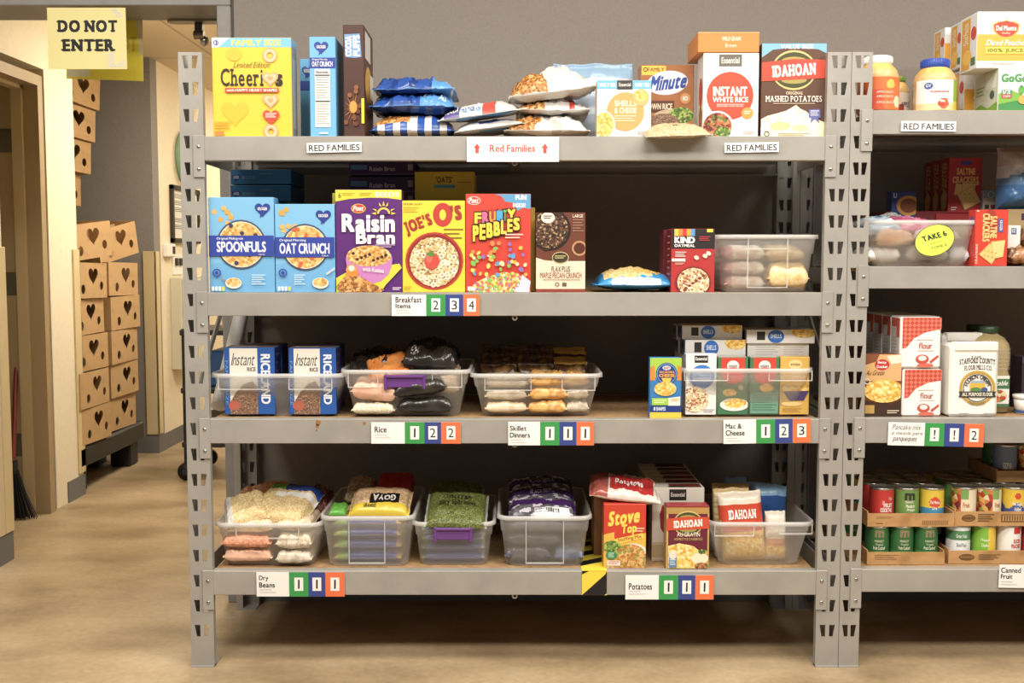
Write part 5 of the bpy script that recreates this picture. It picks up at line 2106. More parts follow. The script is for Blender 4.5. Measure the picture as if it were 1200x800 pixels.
def zgoya(u, v, t):
    if not t:
        return BEANT
    if v < -.55:
        return mat('d9bc2a', .25)
    if -.55 <= v < .12 and -.35 < u < .62:
        return mat('1c1a1a', .25)
    return BEANT


in_bag('bean_bag', 'tan bean bag with a yellow band and upside down black label on the second bin', 'bean bag', c0.x + .035, .135, ZF4 + .146, .185, .15, .05, zgoya, 130, GRPB, (R(16), 0, 0), wr=.15, pw=4,
       texts=[('GOYA', -.24, -.45, .52, .02, 'efeae0', .04, 180), ('GRANDES', -.5, -.85, -.1, -.66, '2a2418', .02)])
in_bag('bean_bag', 'shiny red bean bag behind the yellow banded one', 'bean bag', c0.x + .06, .31, ZF4 + .150, .12, .13, .055, solid(mat('b3252a', .15)), 131, GRPB, (R(14), 0, 0), wr=.4)
in_bag('bean_bag', 'clear bag of greenish beans beside the shiny red bag', 'bean bag', c0.x - .05, .30, ZF4 + .148, .09, .14, .05, solid(food('grey_beans', ['a89c7c', '8f8566', 'c2b794'], 170)), 132, GRPB, (R(10), 0, 0), wr=.3)
in_bag('bean_bag', 'small bright green wrapper in the front corner of the second bean bin', 'bean bag', c0.x - .09, .09, ZF4 + .147, .05, .08, .02, solid(mat('5fa83a', .25)), 133, GRPB, (R(8), 0, 0), wr=.3)

# third bin: purple handle, split peas on top
tub('clear bin with a purple handle and a bag of green split peas on top', 482, 580, 613, 668, .04, .40, Z4 + .0008, taper=.06, handle=(.0, .105, PUR))
c0 = P(530, 640, .04)
for i in range(4):
    in_bag('bean_bag', ['lowest', 'second', 'third', 'highest'][i] + ' blue and white bean bag under the green split peas', 'bean bag', c0.x, .16, ZF4 + i * .029, .19, .18, .028,
           (lambda u, v, t: mat('4a57a4', .25) if abs(u) < .9 and v < -.3 and (t == 0 or v < -.78) else (mat('8fc04a', .25) if u < -.4 and t else WHF)), 140 + i, GRPB, wr=.15, pw=6, flat=.5)
in_bag('pea_bag', 'clear bag of dry green split peas, uppermost in the purple handled low bin', 'pea bag', c0.x + .01, .12, ZF4 + .128, .19, .17, .042, lambda u, v, t: PEAS if abs(u) < .93 else FILM, 146, GRPB, (R(22), R(2), 0), wr=.3, pw=4,
       texts=[('Dry Split Peas', -.55, -.05, .6, .25, '1e2110', .02), ('TEN STAR', -.4, .4, .45, .6, '1e2110', .02)])
in_bag('pea_bag', 'lower clear bag of green split peas in the purple handled low bin', 'pea bag', c0.x + .0, .27, ZF4 + .125, .18, .14, .06, lambda u, v, t: PEAS if abs(u) < .93 else FILM, 147, GRPB, (R(16), 0, 0), wr=.3, pw=4)

# fourth bin: black beans in purple printed bags
tub('clear bin of black bean bags with purple print beside the hazard tape', 583, 694, 606, 669, .03, .43, Z4 + .0008, taper=.06, latch=[(0, .115, .20)])
c0 = P(638, 640, .03)
PRP = mat('4a2a66', .22)
GRB = mottled('dark_bean_film', ['4d4a52', '6a6770', '383640'], 30, .22)
for i, (lab, x, z, W, L, T, zn) in enumerate((
        ('lowest dark bean bag in the black bean bin', -.05, 0, .14, .2, .05, solid(GRB)),
        ('second dark bean bag in the black bean bin', -.03, .052, .17, .2, .038, solid(GRB)),
        ('bluish bean bag low in the black bean bin next to the hazard tape', .075, 0, .09, .2, .048, solid(mottled('blue_bean_film', ['5a6a94', '7a86a8', '46527a'], 30, .25))),
        ('third dark bean bag in the black bean bin', .0, .093, .21, .2, .04, lambda u, v, t: mat('5a3a50', .25) if t == 0 and abs(v) < .6 else GRB))):
    in_bag('bean_bag', lab, 'bean bag', c0.x + x, .15, ZF4 + z, W, L, T, zn, 150 + i, GRPB, wr=.3)
for i in range(3):
    zf_ = (lambda u, v, t: mat('e9e6e6', .25) if (i_ == 0 and t and v < -.45 and -.25 < u < .8) else (PRP if (abs(v - .1) < .3 and t) or v > .8 else (mat('c9c2cf', .2) if noise.noise(Vector((u * 3, v * 3, 4))) > .1 else GRB)))
    i_ = i
    in_bag('bean_bag', ['nearest', 'middle', 'rearmost'][i] + ' purple printed black bean bag overlapping on top of its bin', 'bean bag', c0.x - .004 + .0 * i, .115 + .098 * i, ZF4 + .136 + .012 * i, .205, .125, .038, zf_, 160 + i, GRPB, (R(14), 0, R(2 * i - 2)), wr=.35, pw=4,
           texts=[('BLACK BEANS', -.35, -.12, .4, .2, 'b9a8c9', .02)] if i else
           [('IIIIIIIIIIIIII', -.2, -.85, .5, -.55, '2a2a2e', .0)])

# stuffing boxes and a potato bag over them
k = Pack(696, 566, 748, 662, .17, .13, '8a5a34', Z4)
k.R(696, 566, 748, 585, 'a03a2c')
k.on('L').R(5, 5, 95, 95, '9a6a40')
k.R(20, 55, 80, 90, 'c9a06a')
hz = Z4 + k.H
k.done('stuffing_box', 'brown stuffing box in shade behind the red one', 'stuffing box', 'stuffing boxes')
k = Pack(707.5, 590.5, 757, 665, .03, .06, 'cf3a20', Z4)
k.P([(707.5, 626), (720, 623), (720, 632), (757, 624), (757, 665), (707.5, 665)], 'e9b93a')
k.T('Stove', 713, 597, 750, 614, 'f4d84a', .05, rot=-8, slant=.25)
k.T('Top', 728, 613.5, 746, 627, 'f4d84a', .05, rot=-8, slant=.2)
k.lines(745, 618, 755, 624, 2, 'f0c8a0')
k.P([(720, 631), (753, 624), (754, 630), (722, 637)], 'f2cf4a')
k.T('Stuffing Mix', 724, 628, 752, 633, 'b85a20', .02, rot=-10)
k.E(717, 640, 11, 7, GREEN)
k.E(742, 650, 18, 14, 'f0e6d6')
k.E(739, 649, 17, 12, STUFF)
k.P([(720, 656), (740, 659), (757, 648), (757, 665), (707.5, 665)], STUFF)
k.E(716.5, 650, 6.5, 5, '3f8a5a')
k.lines(713, 647, 720, 653, 3, 'c4e0c8')
k.R(711.5, 656, 727, 662, 'f0e2d4')
k.lines(713, 657, 726, 661, 2, 'd96a4a')
k.on('L').R(4, 3, 96, 97, 'b83a24')
k.R(4, 50, 96, 97, 'd9a838')
zs = Z4 + k.H
k.done('stuffing_box', 'red and yellow stuffing box in front, with a white and red bag above', 'stuffing box', 'stuffing boxes')


def zpot(u, v, t):
    if t and -.45 < u < .8 and -.75 < v < .35:
        return mat('b82c2a', .2)
    if u < -.5 and t:
        return mat('a8564a', .2)
    return mat('d9cdc4', .18)


in_bag('potato_bag', 'white and red potato bag lying on the stuffing boxes', 'potato bag', P(735, 580, .03).x,   .125, zs + .001, .215, .17, .045, zpot, 170, 'instant potato packages', (R(9), R(6), R(-5)), wr=.55, pw=2.6,
       texts=[('Potatoes', -.3, -.45, .5, -.05, 'f2e4e0', .03)])

# row of white boxes with a black label, one behind another
for i in range(6):
    d0 = .06 + i * .062
    k = Pack(764, 571, 825, 651, .105, .058, 'e4ded0', Z4)
    k.loc = (k.loc[0], .105 + i * .066, Z4)
    x0, y0, x1, y1 = k.px
    k.R(784, 573, 804, 585, '2a2624')
    k.T('Essential', 786, 576.5, 802, 581, 'e0dad0', .03)
    k.P([(784 - 8, 590), (794, 588), (804, 592), (804, 625), (781, 625), (774, 615), (773, 600)], 'a3332c')
    k.E(772, 640, 20, 10, 'cdbf9a')
    k.E(772, 640, 15, 7, 'b8a87c')
    k.on('U')
    k.R(2, 3, 98, 97, 'd9d4c8')
    k.R(35, 5, 95, 95, '7a3430')
    k.R(32, 60, 64, 97, '2a2624')
    k.on('L').R(3, 2, 97, 98, 'b3aa9a')
    k.done('potato_box', ['front white potato box with a black label and red disc, behind the maroon box', 'second white potato box in the receding row', 'third white potato box in the receding row', 'fourth white potato box in the receding row',
                          'fifth white potato box in the receding row', 'rearmost white potato box in the receding row'][i], 'potato box', 'instant potato packages')

# maroon au gratin box
k = Pack(780.5, 592.5, 831, 668, .02, .05, '6f1f35', Z4)
k.R(780.5, 592.5, 831, 602, 'b9924a')
k.R(780.5, 592.5, 831, 594.5, '9c2a2c')
k.R(780.5, 602, 783, 668, 'c9a560')
k.R(829, 602, 831, 668, 'c9a560')
idahoan(k, 781, 606, 831, 621, 'd24a2a', '6f1f35')
k.T('AU GRATIN', 793, 624, 820, 629, 'f2e6d6', .012)
k.T('HOMESTYLE CASSEROLE', 790, 630.5, 823, 633.5, 'cdbb7a', .0)
k.P([(783, 640), (796, 637), (812, 640), (822, 648), (829, 646), (829, 667), (783, 667)], CHEESY)
k.E(800, 652, 14, 10, CHEESY)
k.E(820, 655, 10, 7, 'f2e6c4')
k.E(823, 647, 5, 3, GREEN)
k.E(822, 664, 8, 4, STEW)
k.R(784, 650, 793, 666, '5f86a8')
k.E(788.5, 651, 4.5, 5, 'e6e0d0')
k.lines(785, 656, 792, 664, 3, 'cfe0ec')
k.on('U').R(3, 3, 97, 97, '9a2c30')
k.on('L').R(3, 2, 97, 98, 'b08a48')
k.done('potato_box', 'maroon and gold potato casserole box at the front edge above its card', 'potato box', 'instant potato packages')

# bin of potato pouches
tub('clear bin of standing potato pouches beside the inner post on the lowest level', 832, 956, 613, 668, .03, .40, Z4 + .0008, taper=.10, latch=[(-.085, .12, .040), (.1, .1, .034)])


def pouch(lab, x0, y0, x1, y1, Y, kind, tilt=0, lean=-6, seed=0):
    GOLDP = mat('c9a050', .25)

    def z(u, v, t):
        if kind == 'blue':
            return mat('86b2d8', .25) if v > .72 else mat('2c5494', .22)
        if kind == 'gold':
            return mat('d9b878', .22) if int((v + 1) * 12) % 2 else mat('e9d5a6', .22)
        if kind == 'small':
            return mat('e6dccb', .25) if v > -.1 else (mat('d98a5c', .25) if v > -.35 else (CHEESY if v > -.75 else mat('e6dccb', .25)))
        if v > .62:
            return mat('f0e4d0', .22)
        if v > .1 - .1 * u:
            return mat('d3492c', .22)
        if v > -.15 and abs(u) < .9:
            return mat('b5533a', .22)
        return CHEESY if abs(u) < .85 and v > -.82 else mat('e3c069', .25)
    tx = []
    if kind == 'idaho':
        tx = [('IDAHOAN', -.62, .22, .66, .5, 'fbf6ee', .05, 0, True)]
    o = bag('potato_pouch', lab, 'potato pouch', x0, y0, x1, y1, Y, .03, z, ZF4, 'instant potato packages', seed, (R(lean), R(tilt), 0), tx, up=True, wr=.15, pw=6, seal=.06)
    return o


pouch('red and yellow potato pouch standing at the front of the pouch bin', 845, 578, 896, 664, .075, 'idaho', -5, -5, 201)
pouch('small cream pouch standing beside the red and yellow pouch', 898, 601, 922, 664, .075, 'small', 0, -4, 202)
for i in range(4):
    pouch(f'gold striped pouch, {ORDN[i]} behind the red and yellow pouch', 838 - i * .6, 574 - i * 2, 880, 664, .125 + i * .036, 'gold', -2, -4, 210 + i)
for i in range(3):
    pouch(f'dark blue pouch with a pale top, {ORDN[i]} in the rear of the pouch bin', 884 - i * 8, 570 - i * 1.5, 922 - i * 6, 662, .16 + i * .04 + .12 * (i > 0), 'blue', 3, -4, 220 + i)
pouch('pale blue topped pouch at the very back of the pouch bin near the white boxes', 832 + 18, 561, 876, 662, .31, 'blue', 0, -4, 226)

# ================================================================ SECOND UNIT: top level
def jar(lab, cx, r_px, y0, ylid, y1, Y, z, lidc, content, label_art, group='jars on the top level'):
    a, b = P(cx - r_px, (y0 + y1) / 2, Y), P(cx + r_px, (y0 + y1) / 2, Y)
    r = (b.x - a.x) / 2
    h = P(cx, y0, Y).z - z
    hl = h - (P(cx, ylid, Y).z - z)
    hs = h - hl
    e = empty('sauce_jar', ((a.x + b.x) / 2, Y + r, z), lab, 'jar', group)
    prof = [(.001, 0), (r * .9, 0), (r, .008), (r, hs * .30), (r * .97, hs * .34), (r * .97, hs * .62), (r, hs * .68), (r, hs * .74), (r * .9, hs * .86), (r * .66, hs * .97), (r * .6, hs), (r * .6, hs + hl * .6)]
    m = M()
    m.lathe([(q * .985, zz + .001) for q, zz in prof] + [(.001, hs + hl * .5)], content, 32)
    m.obj('sauce', e)
    m = M()
    m.lathe([(q * 1.0, zz) for q, zz in prof], GLASS, 32)
    m.obj('glass', e)
    m = M()
    rl = r * .66
    n = 36
    m.lathe([(rl * .95, hs - .001), (rl, hs + .002), (rl, h - .002), (rl * .93, h), (.001, h)], lidc, n)
    for i in range(n):
        t = 2 * math.pi * i / n
        c, s_ = math.cos(t), math.sin(t)
        m.box(rl * c - .0012, rl * s_ - .0012, hs + .004, rl * c + .0012, rl * s_ + .0012, h - .004, lidc)
    m.obj('lid', e)
    m = M()
    lo, hi = hs * .06, hs * .70
    rr = r * 1.012
    label_art(m, rr, lo, hi)
    m.obj('label', e)
    return e


def wrap(m, rr, lo, hi, a0, a1, fn, nx=48, nz=26):
    """curved label: fn(u, v) gives the material; a0..a1 in degrees, -90 faces the room"""
    V, by = [], {}
    for j in range(nz + 1):
        for i in range(nx + 1):
            t = R(a0 + (a1 - a0) * i / nx)
            V.append((rr * math.cos(t), rr * math.sin(t), lo + (hi - lo) * j / nz))
    for j in range(nz):
        for i in range(nx):
            k = j * (nx + 1) + i
            by.setdefault(fn((i + .5) / nx, (j + .5) / nz), []).append((k, k + 1, k + nx + 2, k + nx + 1))
    for mm, fs in by.items():
        m.add(V, fs, mm, True)


def wtext(m, rr, txt, a0, z0, a1, z1, c, bold=.02, lift=.0006, rot=0):
    Vt, Fc, (x0, y0, x1, y1) = layout(txt, bold)
    pts = []
    for x, y, up in Vt:
        u, v = (x - x0) / (x1 - x0), (y - y0) / (y1 - y0)
        t = R(a0 + (a1 - a0) * u)
        pts.append(((rr + lift + up) * math.cos(t), (rr + lift + up) * math.sin(t), z0 + (z1 - z0) * v))
    m.add(pts, Fc, c)


SAUCE = mottled('apple_sauce', ['e0ae4c', 'e8bd66', 'd9a03e'], 30, .35)


def art1(m, rr, lo, hi):
    def fn(u, v):
        if (u - .80) ** 2 * 3 + (v - .25) ** 2 < .035:
            return mat('f0dcb8')
        if (u - .62) ** 2 * 3 + (v - .78) ** 2 < .02:
            return mat('f0c050')
        return mat('e0702e') if v > .62 or u > .5 else mat('d8502a')
    wrap(m, rr, lo, hi, -170, -10, fn)
    for z in (.18, .36, .5):
        wtext(m, rr, 'APPLE SAUCE', -110, lo + (hi - lo) * z, -62, lo + (hi - lo) * (z + .07), 'f4d8b8')


def art2(m, rr, lo, hi):
    def fn(u, v):
        if u > .72:
            return mat('8fb83c') if v > .3 else mat('d9c84a')
        if (u - .52) ** 2 * 5 + (v - .22) ** 2 * 1.6 < .05:
            return food('apple_pieces', ['c8402c', 'd9603a', 'e8c48a', 'f2e2c0'], 90)
        if v < .22:
            return mat('e8d49c')
        return mat('f2efe6')
    wrap(m, rr, lo, hi, -165, -12, fn)
    h = hi - lo
    V = [((rr + .0008) * math.cos(R(-126 + 12 * math.cos(t))), (rr + .0008) * math.sin(R(-126 + 12 * math.cos(t))), lo + h * (.80 + .11 * math.sin(t))) for t in [k * math.pi / 10 for k in range(20)]]
    m.add(V, [tuple(range(20))], '2f4fa0')
    wtext(m, rr + .001, 'GV', -133, lo + h * .75, -119, lo + h * .86, 'f2f2f2')
    wtext(m, rr, 'Applesauce', -122, lo + h * .55, -70, lo + h * .66, 'b83a4a')
    wtext(m, rr, 'unsweetened', -118, lo + h * .46, -80, lo + h * .51, 'c9a0a0', 0)


jar('large fruit sauce jar with a white lid and orange label beside the twin posts', 1036.5, 24.5, 62.5, 71.5, 129, .04, V1, WHITE, SAUCE, art1)
jar('large fruit sauce jar with a blue lid and white label', 1104.5, 24.5, 66, 76, 129, .05, V1, mat('2f4fb0', .35), SAUCE, art2)


def art3(m, rr, lo, hi):
    wrap(m, rr, lo, hi, -170, -10, lambda u, v: mat('b8482e') if v < .5 and u < .6 else mat('e9e0d0'))
    wtext(m, rr, 'APPLE', -90, lo + (hi - lo) * .4, -40, lo + (hi - lo) * .6, '6a3a4a')


jar('smaller sauce jar with a green lid behind the white lidded jar', 1056, 14, 88, 95, 129, .18, V1, mat('6f8a2e', .4), SAUCE, art3)
jar('plain golden jar half hidden behind the blue lidded jar', 1088, 13.5, 84, 91, 129, .22, V1, mat('d9b83a', .4), SAUCE, lambda m, rr, lo, hi: wrap(m, rr, lo, hi, -170, -10, lambda u, v: mat('c9982e') if v < .55 else mat('d9b04a')))


def peach(x0, y0, x1, y1, Y, T, z, lab, front=True):
    k = Pack(x0, y0, x1, y1, Y, T, 'f0eeea', z)
    w, h = x1 - x0, y1 - y0
    k.R(x0, y0 + h * .40, x1, y0 + h * .87, 'efae2e')
    cx, cy = x0 + w * .48, y0 + h * .30
    k.P([(cx - 16, cy - 5), (cx - 9, cy - 9), (cx - 4, cy - 8), (cx, cy - 11), (cx + 4, cy - 8), (cx + 9, cy - 9), (cx + 16, cy - 5), (cx + 15, cy + 3), (cx + 8, cy + 10), (cx, cy + 12), (cx - 8, cy + 10), (cx - 15, cy + 3)], 'e6b83a')
    k.P([(cx - 14.5, cy - 4.5), (cx - 8, cy - 7.5), (cx, cy - 9), (cx + 8, cy - 7.5), (cx + 14.5, cy - 4.5), (cx + 13, cy + 3), (cx + 7, cy + 8.5), (cx, cy + 10), (cx - 7, cy + 8.5), (cx - 13, cy + 3)], 'd23e2a')
    k.T('Del Monte', cx - 12, cy - 3.5, cx + 12, cy + 2.5, 'f8f2ea', .04)
    k.T('Quality', cx - 5, cy + 4, cx + 5, cy + 7, 'f4d8a8', .02)
    k.T('Diced Peaches', x0 + w * .16, y0 + h * .50, x0 + w * .84, y0 + h * .60, 'faf6ee', .02, slant=.3)
    k.R(x0 + w * .14, y0 + h * .63, x0 + w * .82, y0 + h * .75, 'f4d83a')
    k.T('100% JUICE', x0 + w * .18, y0 + h * .65, x0 + w * .78, y0 + h * .735, '6a7a2a', .03)
    k.lines(x0 + w * .25, y0 + h * .90, x0 + w * .7, y0 + h * .95, 2, 'c9c6c0')
    k.P([(x1 - w * .18, y0), (x1, y0), (x1, y0 + h * .2), (x1 - w * .08, y0 + h * .12)], GREEN)
    k.on('L')
    k.R(4, 2, 96, 98, 'e2e4e6')
    k.R(10, 5, 60, 96, 'e6a52e')
    k.T('Diced Peaches', 20, 12, 48, 50, 'f4ead6', .02, rot=-90)
    k.E(80, 35, 16, 12, 'd24a2a')
    k.E(45, 75, 26, 14, 'efc04a')
    k.R(68, 78, 92, 92, '4a7a4a')
    return k.done('fruit_cup_box', lab, 'fruit cup box', 'fruit cup boxes')


zl = V1
k = Pack(1170, 80, 1240, 129, .045, .17, 'ecefe6', zl)
k.P([(1170, 108), (1185, 104), (1205, 112), (1225, 106), (1240, 110), (1240, 129), (1170, 129)], '7fb23a')
k.P([(1170, 120), (1190, 116), (1240, 120), (1240, 129), (1170, 129)], '3f8f4a')
k.T('GoGo', 1173, 86, 1204, 95.5, '4f9a5a', .06)
k.T('SQUEEZ', 1205, 86, 1236, 95.5, '4f9a5a', .06)
k.R(1173.5, 104, 1186, 113, '5a8a6a')
k.R(1174, 109, 1185, 113, 'd84a3a')
k.T('1/2', 1175, 104.6, 1184, 108.4, 'eef4ec', .02)
k.T('CUPS', 1175, 110, 1184, 112.4, 'f6e4e0', .02)
k.E(1197, 104, 4, 4.5, '5faa4a')
k.R(1195, 99, 1198, 101, '3f7a3a')
k.E(1200, 115, 7, 5, 'f0a84a')
k.on('L')
k.R(3, 2, 97, 98, 'c9d2c0')
k.R(50, 8, 92, 40, 'dfe6da')
k.lines(12, 30, 44, 55, 3, '7a9a6a', .4)
k.P([(3, 98), (3, 80), (30, 70), (60, 84), (97, 74), (97, 98)], '7fb23a')
k.E(76, 55, 9, 10, '4a5a5a')
hz = zl + k.H
k.done('fruit_cup_box', 'white and green fruit pouch box under the peach box', 'fruit cup box', 'fruit cup boxes')
peach(1145, 13.5, 1215, 80, .05, .12, hz + .001, 'white and yellow peach box on the green pouch box')
peach(1130, 80, 1200, 129, .225, .10, zl, 'peach box standing behind the green pouch box')
peach(1127, 24, 1197, 79, .225, .09, P(1165, 79, .225).z + .002, 'second peach box of the upper row, one behind the foremost')
peach(1109, 80, 1176, 129, .335, .10, zl, 'peach box lowest in the third row back')
peach(1107, 32, 1175, 79, .335, .09, P(1140, 79, .335).z + .002, 'peach box highest in the third row back')

# ================================================================ SECOND UNIT: second level
GRPS = 'saltine boxes'
tub('clear bin with a yellow oval sticker on the second level of the cut off unit', 1019, 1150, 259, 312, .03, .30, V2 + .0008, taper=.06)
c0 = P(1084, 290, .03)
m = M()
ey = .030
n = 36
sa, ca = math.sin(R(20)), math.cos(R(20))
ce = P(1094, 281.5, .03)
OV = []
for i in range(n):
    t = 2 * math.pi * i / n
    a, b_ = .0605 * math.cos(t), .045 * math.sin(t)
    OV.append((a * ca - b_ * sa, a * sa + b_ * ca))
for q, yy, c in ((1.0, 0, '2f3a1e'), (.965, -.0004, 'd9e83a')):
    m.add([(x * q, yy - .0007, z * q) for x, z in OV] + [(x * q, yy, z * q) for x, z in OV], [tuple(range(n)), tuple(range(2 * n - 1, n - 1, -1))] + [(i, (i + 1) % n, n + (i + 1) % n, n + i) for i in range(n)], c)
f = Face(m, 0, 0, 100, 100, (-.0605, -.0012, .045), (.121, 0, 0), (0, 0, -.09), (0, -1, 0))
f.T('TAKE 6', 18, 28, 80, 46, '23301a', .04, rot=-20)
f.T('snacks', 38, 53, 66, 60, 'a8b83a', .0, rot=-20)
f.T('TOME 6', 40, 66, 80, 74, '8f9f3a', .01, rot=-20)
tag(m.obj('oval_sticker', loc=(ce.x, .0225, ce.z), rot=(R(-4), 0, 0)), 'yellow oval TAKE 6 sticker on the clear snack bin', 'sticker')
for (nm, lab, x, y, z, W, L, T, zn, sd) in (
        ('snack_bag', 'white snack bag low in the sticker bin beside the twin posts', -.11, .12, 0, .1, .16, .045, solid(mottled('white_snack', ['e6e0d8', 'f4f1ec', 'd0c8be'], 30, .25)), 1),
        ('snack_bag', 'orange snack bag in the sticker bin beside the twin posts', -.08, .11, .047, .12, .16, .045, solid(mottled('orange_snack', ['e0a06a', 'f0bc8c', 'f4dcc0'], 24, .25)), 2),
        ('snack_bag', 'grey snack bag in the middle of the sticker bin', .02, .12, .0, .13, .16, .05, solid(mottled('grey_snack', ['c9c0b6', 'ddd6cc', 'b0a79c'], 24, .25)), 3),
        ('snack_bag', 'brown snack bag behind the oval sticker', .05, .12, .052, .14, .16, .045, solid(mottled('brown_snack', ['a8937f', 'd0c2b2', 'e6ddd0'], 24, .25)), 4),
        ('snack_bag', 'white and blue snack bag at the far end of the sticker bin', .115, .12, 0, .06, .16, .045, solid(mottled('blue_snack', ['d9dee6', 'eceef0', '8fa3c4'], 24, .25)), 5)):
    in_bag(nm, lab, 'snack bag', c0.x + x, y + .02, V2 + .008 + z, W, L, T, zn, 300 + sd, 'snack bags in the sticker bin', wr=.4)
in_bag('snack_bag', 'blue and white wrapper on top of the sticker bin beside the posts', 'snack bag', c0.x - .11, .13, V2 + .104, .11, .12, .03, solid(mottled('blue_wrap', ['7fa6c9', 'c9dce8', '4f7fae'], 16, .2)), 310, 'snack bags in the sticker bin', (R(16), R(-8), 0), wr=.5)
in_bag('snack_bag', 'pink wrapper on top of the sticker bin', 'snack bag', c0.x + .0, .14, V2 + .106, .14, .12, .028, solid(mottled('pink_wrap', ['b83a6a', 'd06a90', 'e8c8d4'], 16, .2)), 311, 'snack bags in the sticker bin', (R(14), R(3), R(6)), wr=.5)
in_bag('snack_bag', 'pale striped wrapper tilted on top of the sticker bin', 'snack bag', c0.x - .055, .23, V2 + .115, .13, .1, .03, lambda u, v, t: mat('c9d0d2', .2) if int((u + v + 2) * 5) % 2 else mat('e6e8e6', .2), 312, 'snack bags in the sticker bin', (R(18), R(-14), 0), wr=.4)


def saltine(k, x0, y0, x1, y1, sc=1.0):
    w, h = x1 - x0, y1 - y0
    k.R(x0 + w * .36, y0 + h * .06, x0 + w * .66, y0 + h * .13, '3a3f9a')
    k.T('SALTINE', x0 + w * .24, y0 + h * .19, x0 + w * .80, y0 + h * .31, 'e8bf6a', .05)
    k.T('CRACKERS', x0 + w * .12, y0 + h * .34, x0 + w * .90, y0 + h * .46, 'e8bf6a', .05)
    k.T('original', x0 + w * .5, y0 + h * .45, x0 + w * .9, y0 + h * .51, 'f2dcc0', .01, slant=.3)
    for cx, cy, rr, rt in ((.36, .58, .17, 8), (.6, .58, .2, 4), (.62, .73, .27, -28)):
        pts = []
        for a in range(4):
            t = R(45 + 90 * a + rt)
            pts.append((x0 + w * (cx + rr * 1.35 * math.cos(t)), y0 + h * cy + w * rr * 1.35 * math.sin(t)))
        k.P([(x + (x - x0 - w * cx) * .06, y + (y - y0 - h * cy) * .06) for x, y in pts], 'b8843a')
        k.P(pts, 'e3c070')
    for i in range(9):
        k.E(x0 + w * (.62 + .13 * (i % 3 - 1) + .02 * (i // 3)), y0 + h * (.73 + .07 * (i // 3 - 1)), w * .018, w * .018, 'b08a40')
        k.k -= .85
    k.k += 2
    k.lines(x0 + w * .08, y1 - h * .11, x0 + w * .26, y1 - h * .03, 2, 'f0dcd0')
    k.on('L')
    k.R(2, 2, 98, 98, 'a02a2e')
    k.T('SALTINE', 52, 8, 78, 55, 'd9b060', .05, rot=90)
    k.T('CRACKERS', 20, 8, 48, 58, 'd9b060', .05, rot=90)
    k.P([(15, 70), (50, 55), (85, 66), (80, 88), (50, 96), (20, 90)], 'd9b566')


k0 = Pack(1040, 247, 1110, 312, .345, .2, '7a1f24', V2)
hz = V2 + k0.H
k0.done('saltine_box', 'dark red box lying under the row of standing saltine boxes', 'saltine box', GRPS)
zz = P(1131, 249.5, .34).z
flat = Pack(1096, 250, 1156, 312, .34, .215, '8a2226', V2)
flat.H = zz - V2 - .001
fm = M()
fm.box(-flat.W / 2, 0, 0, flat.W / 2, .215, flat.H, 'a3282c', .0016)
flat.mesh = fm
flat.on('F')
flat.R(1100, 262, 1150, 274, 'c9a25a')
flat.done('saltine_box', 'big red saltine case under the standing saltine boxes, mostly behind the sticker bin', 'saltine box', GRPS)
for i in range(3):
    k = Pack(1111.5, 184.5, 1150.5, 249.5, .345, .067, 'b32c30', zz)
    saltine(k, 1111.5, 184.5, 1150.5, 249.5)
    k.loc = (k.loc[0], .345 + i * .070, zz)
    k.done('saltine_box', ['foremost red saltine box standing on the red case', 'middle red saltine box standing on the red case', 'rearmost red saltine box standing on the red case'][i], 'saltine box', GRPS)
k = Pack(1142.5, 245.5, 1181, 312, .03, .05, 'd23a22', V2)
x0, y0, x1, y1 = k.px
k.E(1160, 262, 9, 17, 'a83020')
k.T('SALTINE', 1160, 253, 1168, 279, 'eec878', .05, rot=90)
k.T('CRACKERS', 1151, 250, 1159.5, 283, 'eec878', .05, rot=90)
k.R(1169.5, 256, 1175, 272, '4a5aa8')
k.T('KROGER', 1171, 258, 1174, 270, 'e6e9f4', .02, rot=90)
k.P([(1147, 298), (1160, 284), (1172, 296), (1163, 310)], 'b8843a')
k.P([(1148, 298), (1160, 285), (1171, 296), (1162.5, 309)], 'eac070')
k.P([(1161, 283), (1178, 281), (1176, 301), (1166, 303)], 'e0b45e')
k.P([(1162, 284), (1177, 282), (1175, 300), (1166, 302)], 'f0cc80')
for i in range(8):
    k.E(1154 + (i % 4) * 4.4, 293 + (i // 4) * 6 + (i % 4) * 1.2, .8, .8, 'b08a40')
    k.k -= .85
k.k += 2
k.lines(1143.5, 246.5, 1146, 250, 1, 'f2d0c4')
k.T('CRACKERS', 1143.2, 286, 1145.6, 309, 'f2d8c8', .02, rot=-90)
k.on('L')
k.R(2, 2, 98, 98, 'd43a28')
k.R(30, 12, 70, 30, '4a5aa8')
k.on('U').R(2, 2, 98, 98, 'c23426')
k.done('saltine_box', 'bright red saltine box turned sideways at the front beside the sticker bin', 'saltine box', GRPS)

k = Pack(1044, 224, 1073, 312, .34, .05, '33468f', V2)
k.E(1064, 241, 14, 12, 'd9a03a')
k.E(1064, 241, 10, 8.5, '8a4a20')
k.T('U', 1046, 226, 1050, 232, 'dfe4f2', .03)
k.done('cookie_box', 'dark blue box with a golden disc in shade behind the sticker bin', 'snack box')
k = Pack(1150.5, 222.5, 1168, 312, .33, .05, '8fa6b4', V2)
k.R(1151, 232, 1167, 246, 'c9c4b4')
k.ring(1160, 228, 4, 1, 'd9e0e4')
k.R(1153, 240, 1158, 245, '4a4a44')
k.R(1160, 240, 1165, 245, '8a3a30')
k.done('snack_box', 'grey blue box standing in shade between saltine boxes and bread bag', 'snack box')
k = Pack(1180, 245, 1225, 312, .19, .10, 'b89a6a', V2)
k.R(1180, 245, 1225, 264, 'c2a878')
k.R(1196, 250, 1206, 258, '4a3a5a')
k.on('L').R(3, 3, 97, 97, 'a08454')
hz = V2 + k.H
k.done('cracker_box', 'tan carton under the bread bag', 'snack box')


